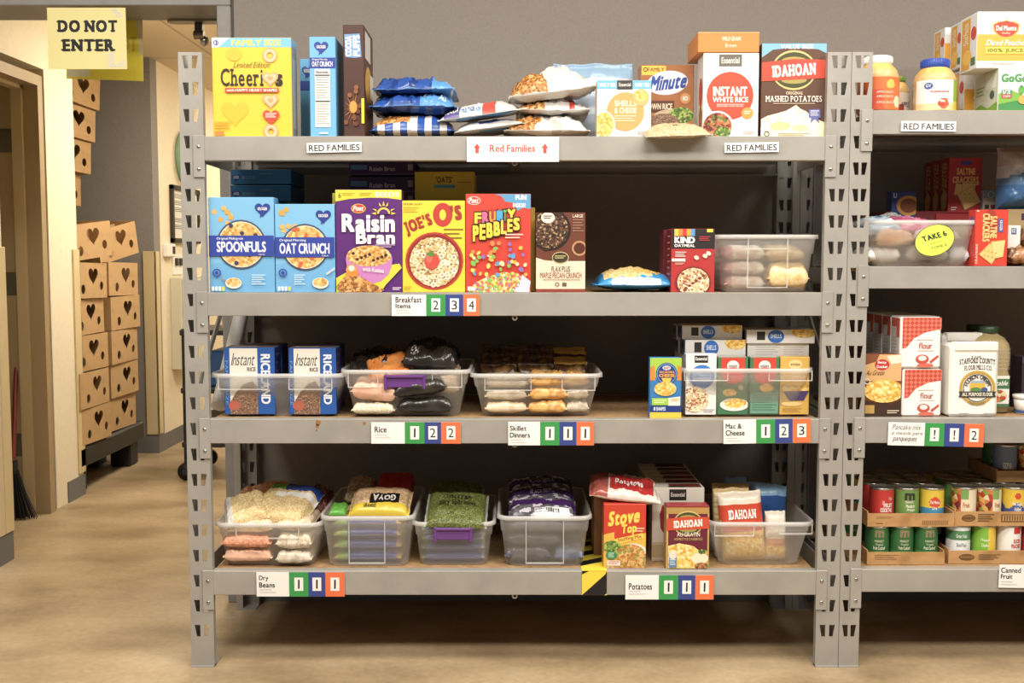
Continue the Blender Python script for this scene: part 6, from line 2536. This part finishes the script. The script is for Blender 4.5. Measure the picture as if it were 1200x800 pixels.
def zbread(u, v, t):
    if (u - .35) ** 2 + (v - .05) ** 2 < .14:
        return mat('e39a3a', .25) if (u - .35) ** 2 + (v - .05) ** 2 > .09 else mat('f0ece6', .25)
    if v < .35 and v > -.2:
        return mat('6f9ccc', .2) if v < .2 + .2 * u else mat('d9dce4', .2)
    if v <= -.2:
        return mat('4f82bc', .2)
    return mat('c9c2bd', .2)


o = bag('bread_bag', 'white and blue bread bag standing on the tan carton', 'bread bag', 1180, 170, 1240, 245, .20, .1, zbread, hz + .001, None, 330, up=True, wr=.3, pw=4, texts=[('GOOD', .15, -.05, .7, .2, '3a4a8a', .04)])
k = Pack(1181, 264, 1196, 290, .08, .06, 'eceae4', V2 + .052)
k.R(1185, 267, 1191, 274, '3a5a9c')
k.T('EZ', 1186, 268, 1190, 272, 'f2f2f2', .03)
hz2 = k.H
k.done('snack_box', 'small white box with a blue square on top of the brown packet', 'snack box')
in_bag('snack_bag', 'brown snack packet lying at the front beside the bright red saltine box', 'snack bag', P(1206, 300, .04).x, .12, V2 + .001, .10, .16, .048, solid(mottled('nut_film', ['8a5a34', 'b8845a', '5f3a1e', 'd9c4a8'], 26, .2)), 340, None, wr=.5)
in_bag('snack_bag', 'clear packet of brown bread pieces beside the small white box', 'snack bag', P(1222, 285, .04).x + .01, .12, V2 + .052, .10, .14, .05, solid(mottled('nut_film', ['8a5a34'], 26, .2)), 341, None, (0, R(0), 0), wr=.5)
m, sf = pillow(.07, .12, .05, lambda u, v, t: mat('2f4a2a', .2) if noise.noise(Vector((u * 3, v * 3, 1))) > -.1 else mat('c9c4bc', .2), 350, ends='y')
tag(m.obj('chip_bag', loc=(1.09, .32, V2 + .07), rot=(R(78), 0, R(10))), 'dark green and white chip bag behind the twin posts', 'chip bag')

# ================================================================ SECOND UNIT: third level
k = Pack(1012, 415, 1056, 490, .03, .05, '7a3f22', V3)
k.P([(1012, 415), (1056, 415), (1056, 447), (1012, 447)], 'dcae72')
k.P([(1012, 415), (1030, 415), (1026, 424), (1012, 428)], '8a5030')
k.P([(1038, 417), (1056, 415), (1056, 425), (1044, 427)], 'f0e2cc')
k.E(1033, 427.5, 8.5, 6.5, 'c8282c')
k.T('Betty', 1028, 423, 1038, 427, 'f8f0ea', .04)
k.T('Crocker', 1026.5, 428, 1039.5, 431.5, 'f8f0ea', .04)
k.T("Au Gratin", 1015, 434, 1036, 440, '6a3a1e', .0, slant=.4)
k.ring(1016, 447.5, 3.6, 1, 'efe6da')
k.E(1036, 459, 24, 14, PASTA)
k.E(1034, 454, 18, 9, CHEESY)
k.P([(1012, 470), (1025, 473), (1045, 474), (1056, 470), (1056, 490), (1012, 490)], '3f2a1e')
k.R(1014, 476, 1025, 486, 'c09a4a')
k.lines(1040, 482, 1054, 487, 2, 'd9c8b0')
k.done('pasta_box', 'brown cheesy noodle dinner box beside the twin posts', 'pasta box')


GING, nt, b, tc = nodes('red_gingham', .7)
mp = nt.nodes.new('ShaderNodeMapping')
mp.inputs['Rotation'].default_value = (0, R(45), 0)
ck = nt.nodes.new('ShaderNodeTexChecker')
ck.inputs['Scale'].default_value = 110
ck.inputs['Color1'].default_value = rgb('c24030')
ck.inputs['Color2'].default_value = rgb('dd7458')
nt.links.new(tc.outputs['Object'], mp.inputs[0])
nt.links.new(mp.outputs[0], ck.inputs['Vector'])
nt.links.new(ck.outputs[0], b.inputs['Base Color'])


def flour(x0, y0, x1, y1, Y, T, z, lab, yaw=0, off=0):
    k = Pack(x0, y0, x1, y1, Y, T, 'f2eeea', z, yaw, .006)
    w, h = x1 - x0, y1 - y0
    k.P([(x0 + w * .06, y0 + 1), (x1, y0 + 1), (x1, y0 + h * .24), (x0 + w * .62, y0 + h * .30), (x0 + w * .34, y0 + h * .42), (x0 + w * .16, y0 + h * .60), (x0 + w * .06, y0 + h * .62)], GING)
    k.lines(x0 + w * .4, y0 + h * .44, x0 + w * .8, y0 + h * .48, 1, 'c9a8a0')
    k.T('flour', x0 + w * .46, y0 + h * .50, x0 + w * .78, y0 + h * .62, 'b8483a', .02)
    k.lines(x0 + w * .44, y0 + h * .65, x0 + w * .82, y0 + h * .68, 1, 'd0b4ac')
    k.E(x0 + w * .55, y0 + h * .82, w * .16, h * .09, 'c8503e')
    k.E(x0 + w * .55, y0 + h * .80, w * .10, h * .05, 'f2e6e0')
    k.P([(x0 + w * .72, y0 + h * .86), (x0 + w * .92, y0 + h * .74), (x0 + w * .95, y0 + h * .77), (x0 + w * .76, y0 + h * .9)], 'c8503e')
    k.E(x0 + w * .62, y0 + h * .94, w * .2, h * .04, 'd86a54')
    k.on('L')
    k.R(3, 3, 97, 97, 'dcd6d0')
    k.R(3, 3, 97, 20, GING)
    k.R(60, 20, 97, 40, GING)
    k.lines(20, 40, 75, 80, 6, 'bdb2aa', .3)
    k.on('U').R(4, 4, 96, 96, 'ddd4cc')
    k.loc = (k.loc[0], k.loc[1] + off, k.loc[2])
    k.done('flour_bag', lab, 'flour bag', 'small flour bags')
    return z + k.H


zt_ = flour(1057, 432, 1103.5, 491, .03, .075, V3, 'small red checked flour bag at the front, lower of two')
for i in range(1, 4):
    flour(1057, 432, 1103.5, 491, .03, .075, V3, f'lower small flour bag in the {["second", "third", "rearmost"][i - 1]} row, under the stacked ones', 0, i * .08)
for i in range(4):
    flour(1054.5, 371, 1103, 431.5, .03, .075, zt_ + .001, ['front upper small red checked flour bag', 'upper small flour bag in the second row', 'upper small flour bag in the third row', 'upper small flour bag in the rearmost row'][i], 0, i * .08)

# large white flour sack
def sack(x0, y0, x1, y1, Y, T, lab, art):
    k = Pack(x0, y0, x1, y1, Y, T, 'f4f0e8', V3, 0, .010)
    w, h = x1 - x0, y1 - y0
    # folded top
    k.mesh.box(-k.W / 2 + .012, -.004, k.H - .022, k.W / 2 - .004, .03, k.H + .006, 'efeae0', .004)
    if art:
        ROP = 'b8862e'
        k.T('THE', x0 + w * .42, y0 + h * .16, x0 + w * .64, y0 + h * .19, '6a6460', .02, True)
        k.T('STAFFORD COUNTY', x0 + w * .20, y0 + h * .21, x0 + w * .92, y0 + h * .285, '4a4540', .04, True, arc=2)
        k.T('FLOUR MILLS CO.', x0 + w * .30, y0 + h * .30, x0 + w * .86, y0 + h * .365, '4a4540', .02, True, arc=1.5)
        cx, cy, r = x0 + w * .57, y0 + h * .60, w * .36
        k.ring(cx, cy, r, r * .16, 'c39a32')
        k.ring(cx, cy, r * .80, 1, '5a5040')
        for i, c in enumerate('HUDSON CREAM'):
            if c == ' ':
                continue
            t = R(200 + i * 140 / 11)
            rr = r * .66
            x, y = cx + rr * math.cos(t), cy + rr * math.sin(t)
            k.T(c, x - 2, y - 2.6, x + 2, y + 2.6, '4a4540', .03, rot=math.degrees(t) + 90 if abs(math.degrees(t) - 270) > 3 else 0)
            k.k -= .85
        k.k += 1
        k.P([(cx - 9, cy - 5), (cx - 6, cy - 9), (cx + 7, cy - 9), (cx + 9, cy - 5)], '9ab0c0')
        k.R(cx - 9, cy - 6, cx + 9, cy + 3, 'd9b43a')
        k.E(cx - 2, cy + 2, 6, 3, '5a8a4a')
        k.E(cx + 8, cy + 2, 4, 3, '4a5a8a')
        k.P([(cx - r * 1.05, cy + 4), (cx + r * 1.05, cy + 4), (cx + r * .97, cy + 7.5), (cx + r * 1.05, cy + 11), (cx - r * 1.05, cy + 11), (cx - r * .97, cy + 7.5)], '3a3a36')
        k.T('ALL PURPOSE FLOUR', cx - r * .86, cy + 5.3, cx + r * .86, cy + 9.7, 'ece6d6', .04, True)
        k.T('ENRICHED', cx - r * .45, cy + 15, cx + r * .45, cy + 19, '9a8a5a', .02, arc=-2)
        k.lines(x0 + w * .2, y1 - h * .06, x0 + w * .4, y1 - h * .03, 1, 'b0a8a0')
        k.lines(x0 + w * .7, y1 - h * .06, x0 + w * .92, y1 - h * .03, 1, 'b0a8a0')
    k.on('L').R(4, 3, 96, 97, 'eae4da')
    k.done('flour_sack', lab, 'flour sack', 'large flour sacks')


sack(1112, 403, 1170.5, 491.5, .02, .09, 'large white flour sack with a round gold emblem', True)
sack(1103, 392, 1152, 491, .13, .08, 'plain white flour sack behind the one with the emblem', False)

# cooking oil bottles
OIL = mat('b8a04a', .15, 0, 'cooking_oil')


def oil(cx, Y, lab, y0=383):
    a, b_ = P(cx - 22.5, 430, Y), P(cx + 22.5, 430, Y)
    hw = (b_.x - a.x) / 2
    H = P(cx, y0, Y).z - V3
    e = empty('oil_bottle', ((a.x + b_.x) / 2, Y + .05, V3), lab, 'oil bottle', 'cooking oil bottles')
    lv = [(.80, 0), (1, .02), (1, .30), (1, .43), (.92, .5), (.98, .56), (1, .64), (1, .72), (.94, .80), (.72, .87), (.46, .905), (.40, .92), (.40, .95)]
    for nm, q, mt in (('oil', .965, mottled('golden_oil', ['a8904a', 'b89e56', '8f7a3a'], 8, .15)), ('bottle', 1.0, GLASS)):
        m = M()
        loops = [[(x, y, max(.001 if q < 1 else 0, z * H)) for x, y in rloop(-hw * s * q, -.048 * s * q, hw * s * q, .048 * s * q, .03 * s * q)] for s, z in lv]
        loft(m, loops, mt)
        for l in (loops[0], loops[-1]):
            m.add(l, [tuple(range(len(l)))], mt)
        if nm == 'bottle':
            for i in range(6):
                z = (.50 + i * .045) * H
                l = [(x, y, z) for x, y in rloop(-hw * .985, -.0478, hw * .985, .0478, .03)]
                loft(m, [l, [(x * 1.012, y * 1.012, z + .004) for x, y, z in l], [(x, y, z + .008) for x, y, z in l]], GLASS)
        m.obj(nm, e)
    m = M()
    m.lathe([(hw * .46, .925 * H), (hw * .48, .93 * H), (hw * .48, .99 * H), (hw * .42, H), (.001, H)], mat('2f4a32', .4), 28)
    m.obj('cap', e)
    m = M()
    f = Face(m, 0, 0, 100, 100, (-hw + .012, -.0492, .44 * H), (2 * hw - .024, 0, 0), (0, 0, -.36 * H), (0, -1, 0))
    f.R(0, 0, 100, 100, 'eceae0')
    f.R(0, 10, 100, 42, '4a7a52')
    f.T('Vegetable', 15, 16, 94, 36, 'f0f2ea', .03, slant=.3)
    f.E(62, 65, 30, 20, food('salad_pieces', ['c8402c', '5a8a3a', 'd9803a', 'e9d8a8'], 110))
    f.R(0, 90, 100, 100, '4a7a52')
    m.obj('label', e)


oil(1166, .09, 'tall vegetable oil bottle with a dark green cap beside the large flour sack')
oil(1150, .24, 'second oil bottle in shade behind the first, only its cap showing', 381)

e = empty('white_tub', P(1204, 485, .10) * 1, 'squat white tub with a blue rim at the picture edge beside the oil', 'food tub')
e.location.z = V3
e['label'] = 'squat white tub with a blue base stripe beside the oil bottle'
m = M()
m.lathe([(.001, 0), (.036, 0), (.041, .05), (.001, .05)], 'f0eee8', 30)
m.lathe([(.0385, .004), (.0395, .012)], '3a62a8', 30)
m.obj('body', e)
m = M()
m.lathe([(.043, .048), (.044, .052), (.043, .057), (.001, .058)], 'e9e6e0', 30)
m.obj('lid', e)
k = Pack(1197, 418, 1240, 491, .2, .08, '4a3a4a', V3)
k.R(1197, 418, 1240, 426, '6a4a7a')
k.done('baking_box', 'dark box in shade behind the white tub', 'baking box')

# ================================================================ SECOND UNIT: lowest level, canned fruit in cardboard trays
TINM = mat('bdbab2', .28, .9, 'tin')
CR, CHH = .0365, .110
CANPROTO = {}


def can_mesh(key):
    """one can of a kind: painted label round a tin body"""
    if key in CANPROTO:
        return CANPROTO[key]
    m = M()
    m.lathe([(.001, .002), (CR * .94, .002), (CR, 0), (CR, .003), (CR * .965, .005), (CR * .965, .105), (CR, .107), (CR, .110), (CR * .96, .110), (CR * .95, .1065), (.001, .1065)], TINM, 26)
    rr = CR * .975
    lo, hi = .006, .104
    h = hi - lo

    def face(fn):
        wrap(m, rr, lo, hi, -240, 60, fn, 60, 20)
    if key == 'red':
        face(lambda u, v: mat('e9e4da') if v < .12 else mat('c8302a'))
        wtext(m, rr, 'FRUIT', -95, lo + h * .47, -50, lo + h * .60, 'f4ece4', .04)
        wtext(m, rr, 'COCKTAIL', -110, lo + h * .32, -50, lo + h * .45, 'f4ece4', .04)
        wtext(m, rr, 'Kroger', -70, lo + h * .65, -52, lo + h * .82, 'f0c8c0', .02)
        wtext(m, rr, 'oo', -102, lo + h * .55, -90, lo + h * .68, 'f0b8b0', .03)
    elif key == 'green':
        face(lambda u, v: mat('6f9a4a') if v > .25 else mat('8fae5a'))
        wtext(m, rr, 'm', -115, lo + h * .68, -65, lo + h * .92, '3a3a2e', .05)
        wtext(m, rr, 'MARKET', -112, lo + h * .60, -68, lo + h * .68, 'e6e2d0', .02)
        wtext(m, rr, 'Mandarin', -108, lo + h * .46, -66, lo + h * .56, 'f0eede', .03)
        wtext(m, rr, 'Oranges', -104, lo + h * .34, -66, lo + h * .44, 'f0eede', .03)
    elif key == 'dgreen':
        face(lambda u, v: mat('2f6a34') if v > .3 or v < .06 else mat('4a7f3a'))
        wtext(m, rr, 'm', -112, lo + h * .72, -68, lo + h * .95, '8a7a5a', .05)
        wtext(m, rr, 'MARKET', -112, lo + h * .57, -68, lo + h * .64, 'd0ccb0', .02)
        wtext(m, rr, 'Tropical', -108, lo + h * .46, -72, lo + h * .53, 'd9d8c0', .02)
        wtext(m, rr, 'Fruit Cocktail', -118, lo + h * .34, -62, lo + h * .44, 'e9e8d4', .02)
    elif key == 'yellow':
        face(lambda u, v: mat('d84a2e') if (u - .5) ** 2 * 26 + (v - .62) ** 2 * 8 < .22 else (mat('3f8fb8') if .24 < v < .44 and abs(u - .5) < .26 else (mat('4a8a3a') if v < .3 and abs(u - .5) < .4 else mat('e8c628'))))
        wtext(m, rr, 'Del Monte', -112, lo + h * .58, -68, lo + h * .68, 'f8f2e6', .03)
        wtext(m, rr, 'Lite', -102, lo + h * .40, -80, lo + h * .50, 'f2f4f6', .03)
        wtext(m, rr, 'Mixed Fruit', -116, lo + h * .12, -64, lo + h * .22, 'f4f0d8', .02)
    elif key == 'blueyellow':
        face(lambda u, v: mat('d84a2e') if (u - .5) ** 2 * 40 + (v - .8) ** 2 * 16 < .12 else (mat('4a5a9a') if .12 < v < .5 + .1 * math.cos((u - .5) * 20) and abs(u - .5) < .3 else mat('e8c628')))
        wtext(m, rr, 'No Sugar', -114, lo + h * .48, -66, lo + h * .62, 'f6f4f0', .03)
        wtext(m, rr, 'Added', -106, lo + h * .34, -74, lo + h * .46, 'f6f4f0', .03)
        wtext(m, rr, 'Pears', -108, lo + h * .22, -72, lo + h * .33, 'd9def0', .02)
    elif key == 'mixed':
        fr = food('fruit_pieces', ['c23a2c', '7a2a2a', 'e0b85a', '8aa83a', 'f0dcae', 'd9803a'], 70)
        face(lambda u, v: fr if u < .5 or v < .25 else (mat('7fae5a') if v > .7 and u < .62 else mat('efe0c0')))
        wtext(m, rr, 'Fruit', -80, lo + h * .45, -50, lo + h * .6, 'b8603a', .02)
    elif key == 'white':
        face(lambda u, v: mat('4f8a5a') if .62 < v < .88 else (mat('3f4660') if v < .2 and abs(u - .5) < .3 else mat('e6e8ea')))
        wtext(m, rr, 'Great Value', -116, lo + h * .68, -64, lo + h * .80, 'e6f0e6', .02)
        wtext(m, rr, 'Sliced Pears', -114, lo + h * .40, -66, lo + h * .52, '7a7f90', .01)
    elif key == 'lime':
        face(lambda u, v: mat('e9c32e') if u > .52 else mat('7fb82e'))
        wtext(m, rr, 'Pineapple', -118, lo + h * .55, -78, lo + h * .66, 'f0f4d8', .02)
        wtext(m, rr, 'Chunks', -116, lo + h * .40, -84, lo + h * .50, 'f0f4d8', .02)
    elif key == 'peach':
        face(lambda u, v: mat('c8302a') if v > .78 and abs(u - .58) < .07 else mat('efece6'))
        wtext(m, rr, 'SLICED', -86, lo + h * .52, -48, lo + h * .64, 'd24a30', .05)
        wtext(m, rr, 'PEACHES', -96, lo + h * .36, -48, lo + h * .49, 'd24a30', .05)
    elif key == 'grey':
        face(lambda u, v: mat('6a7a9a') if v > .3 else mat('8a6a4a'))
        wtext(m, rr, 'GOYA', -110, lo + h * .3, -70, lo + h * .5, 'ddd8d0', .03)
    CANPROTO[key] = m
    return m


canobj = {}


def can(key, x, y, z, lab, spin=0):
    if key in canobj:
        o = canobj[key].copy()
        COL.objects.link(o)
    else:
        o = canobj[key] = can_mesh(key).obj('fruit_can')
    o.location = (x, y, z)
    o.rotation_euler = (0, 0, R(spin))
    tag(o, lab, 'can', 'cans in the cardboard trays')


CARD2 = mottled('tan_tray_cardboard', ['b5854a', 'c2935a', 'a87a42'], 14, .8)


def tray(x0, x1, y0, dep, z, h, lab, art=0):
    m = M()
    t = .004
    W = x1 - x0
    m.box(0, 0, 0, W, dep, t, CARD2)
    m.box(0, 0, t, W, t, h, CARD2)
    m.box(0, dep - t, t, W, dep, h, CARD2)
    m.box(0, t, t, t, dep - t, h * 1.15, CARD2)
    m.box(W - t, t, t, W, dep - t, h * 1.15, CARD2)
    f = Face(m, 0, 0, 100, 100, (0, 0, h), (W, 0, 0), (0, 0, -h), (0, -1, 0))
    ink = '6a4a26'
    if art == 1:
        f.lines(10, 25, 30, 45, 2, ink, .3)
        f.R(10, 72, 18, 78, ink)
        for i in range(14):
            f.R(63 + i * 2.2, 52, 64.2 + i * 2.2, 88, '8a6436')
            f.k -= 1
    elif art == 2:
        f.E(12, 45, 6, 26, ink)
        f.E(12, 45, 5, 20, '8a6436')
        f.R(7.5, 38, 16.5, 52, ink)
        f.lines(20, 15, 34, 75, 4, ink, .45)
        f.R(40, 18, 88, 70, ink)
        f.R(41, 24, 87, 64, CARD2)
        for i in range(20):
            f.R(42.5 + i * 2.2, 28, 43.6 + i * 2.2, 60, ink)
            f.k -= 1
    elif art == 3:
        f.lines(10, 20, 40, 70, 3, ink, .3)
    elif art == 4:
        f.E(15, 50, 6.5, 26, ink)
        f.R(9.5, 40, 20.5, 56, '8a6436')
        f.lines(25, 28, 43, 75, 4, ink, .4)
        f.lines(72, 30, 90, 60, 3, ink, .3)
    return tag(m.obj('can_tray', loc=(x0, y0, z)), lab, 'cardboard tray', 'cardboard can trays')


ya_ = .045
xa0, xa1 = P(1016, 655, ya_).x, P(1107, 655, ya_).x
xb0, xb1 = P(1113, 655, ya_).x, P(1255, 655, ya_).x
px = CR * 2 + .0012
COLN = ['beside the twin posts', 'in the middle column', 'in the last column']
ROWN = ['front row', 'second row', 'third row', 'rear row']
tray(xa0, xa1, ya_, .31, V4 + .0006, .038, 'lower cardboard can tray beside the twin posts', 3)
z1 = V4 + .0052
xs = [xa0 + .006 + CR + i * px for i in range(3)]
for r in range(2):
    for i in range(3):
        can('dgreen', xs[i], ya_ + .006 + CR + r * (px + .15), z1, f'dark green fruit can, lower tray near the posts, {["front", "rear"][r]} row, {["first", "second", "third"][i]} column', -6 + i * 4)
tray(xb0, xb1, ya_ + .01, .31, V4 + .0006, .040, 'lower cardboard can tray above the Canned Fruit card', 4)
xb = [xb0 + .008 + CR + i * (px + .003) for i in range(4)]
for r in range(2):
    for i, key in enumerate(('white', 'lime', 'peach', 'red')):
        can(key, xb[i], ya_ + .016 + CR + r * (px + .15), z1, f'{["white pear", "lime and yellow pineapple", "white sliced peach", "red fruit"][i]} can, lower tray above the Canned Fruit card, {["front", "rear"][r]} row', -4)
z2 = z1 + CHH + .001
tray(xa0, xa1 + .028, ya_ + .005, .32, z2, .040, 'upper cardboard can tray beside the twin posts', 1)
xs2 = [xa0 + .020 + CR + i * (px + .002) for i in range(3)]
keys = [('red', 'green', 'yellow'), ('red', 'green', 'green'), ('yellow', 'green', 'red'), ('green', 'yellow', 'green')]
KN = {'red': 'red fruit cocktail', 'green': 'light green orange', 'yellow': 'yellow mixed fruit', 'mixed': 'fruit pictured', 'blueyellow': 'blue and yellow pear', 'peach': 'white sliced peach', 'grey': 'grey blue', 'white': 'white pear', 'dgreen': 'dark green'}
for r in range(4):
    for i in range(3):
        key = keys[r][i]
        can(key, xs2[i], ya_ + .012 + CR + r * px, z2 + .0045, f'{KN[key]} can, upper tray near the posts, {ROWN[r]}, {["first", "second", "third"][i]} column', -4)
tray(xb0 - .004 + .02, xb1, ya_ + .012, .32, z2, .044, 'upper cardboard can tray with a printed panel above the Canned Fruit card', 2)
xs3 = [xb0 + .024 + CR + .0 + i * (px + .002) for i in range(4)]
keys = [('mixed', 'mixed', 'blueyellow', 'peach'), ('green', 'mixed', 'green', 'yellow'), ('green', 'yellow', 'grey', 'green'), ('yellow', 'green', 'green', 'grey')]
for r in range(4):
    for i in range(4):
        key = keys[r][i]
        can(key, xs3[i], ya_ + .020 + CR + r * px, z2 + .0045, f'{KN[key]} can, upper tray with the printed panel, {ROWN[r]}, {["first", "second", "third", "fourth"][i]} column', -35 if key == 'mixed' and i == 0 else -4)
# third tier, set back
z3 = z2 + .0045 + CHH + .001
xc0 = P(1168, 560, .15).x
tray(xc0, xc0 + .34, .15, .22, z3, .035, 'topmost cardboard tray set back on the cans', 0)
for i, key in enumerate(('grey', 'mixed', 'peach')):
    can(key, xc0 + .006 + CR + i * (px + .002), .15 + .007 + CR, z3 + .0045, f'{KN[key]} can, topmost set back tray, front row, {["first", "second", "third"][i]} column', -10)
for i, key in enumerate(('dgreen', 'grey', 'green')):
    can(key, xc0 + .006 + CR + i * (px + .002), .15 + .009 + CR + px, z3 + .0045, f'{KN[key]} can, topmost set back tray, second row, {["first", "second", "third"][i]} column', -10)
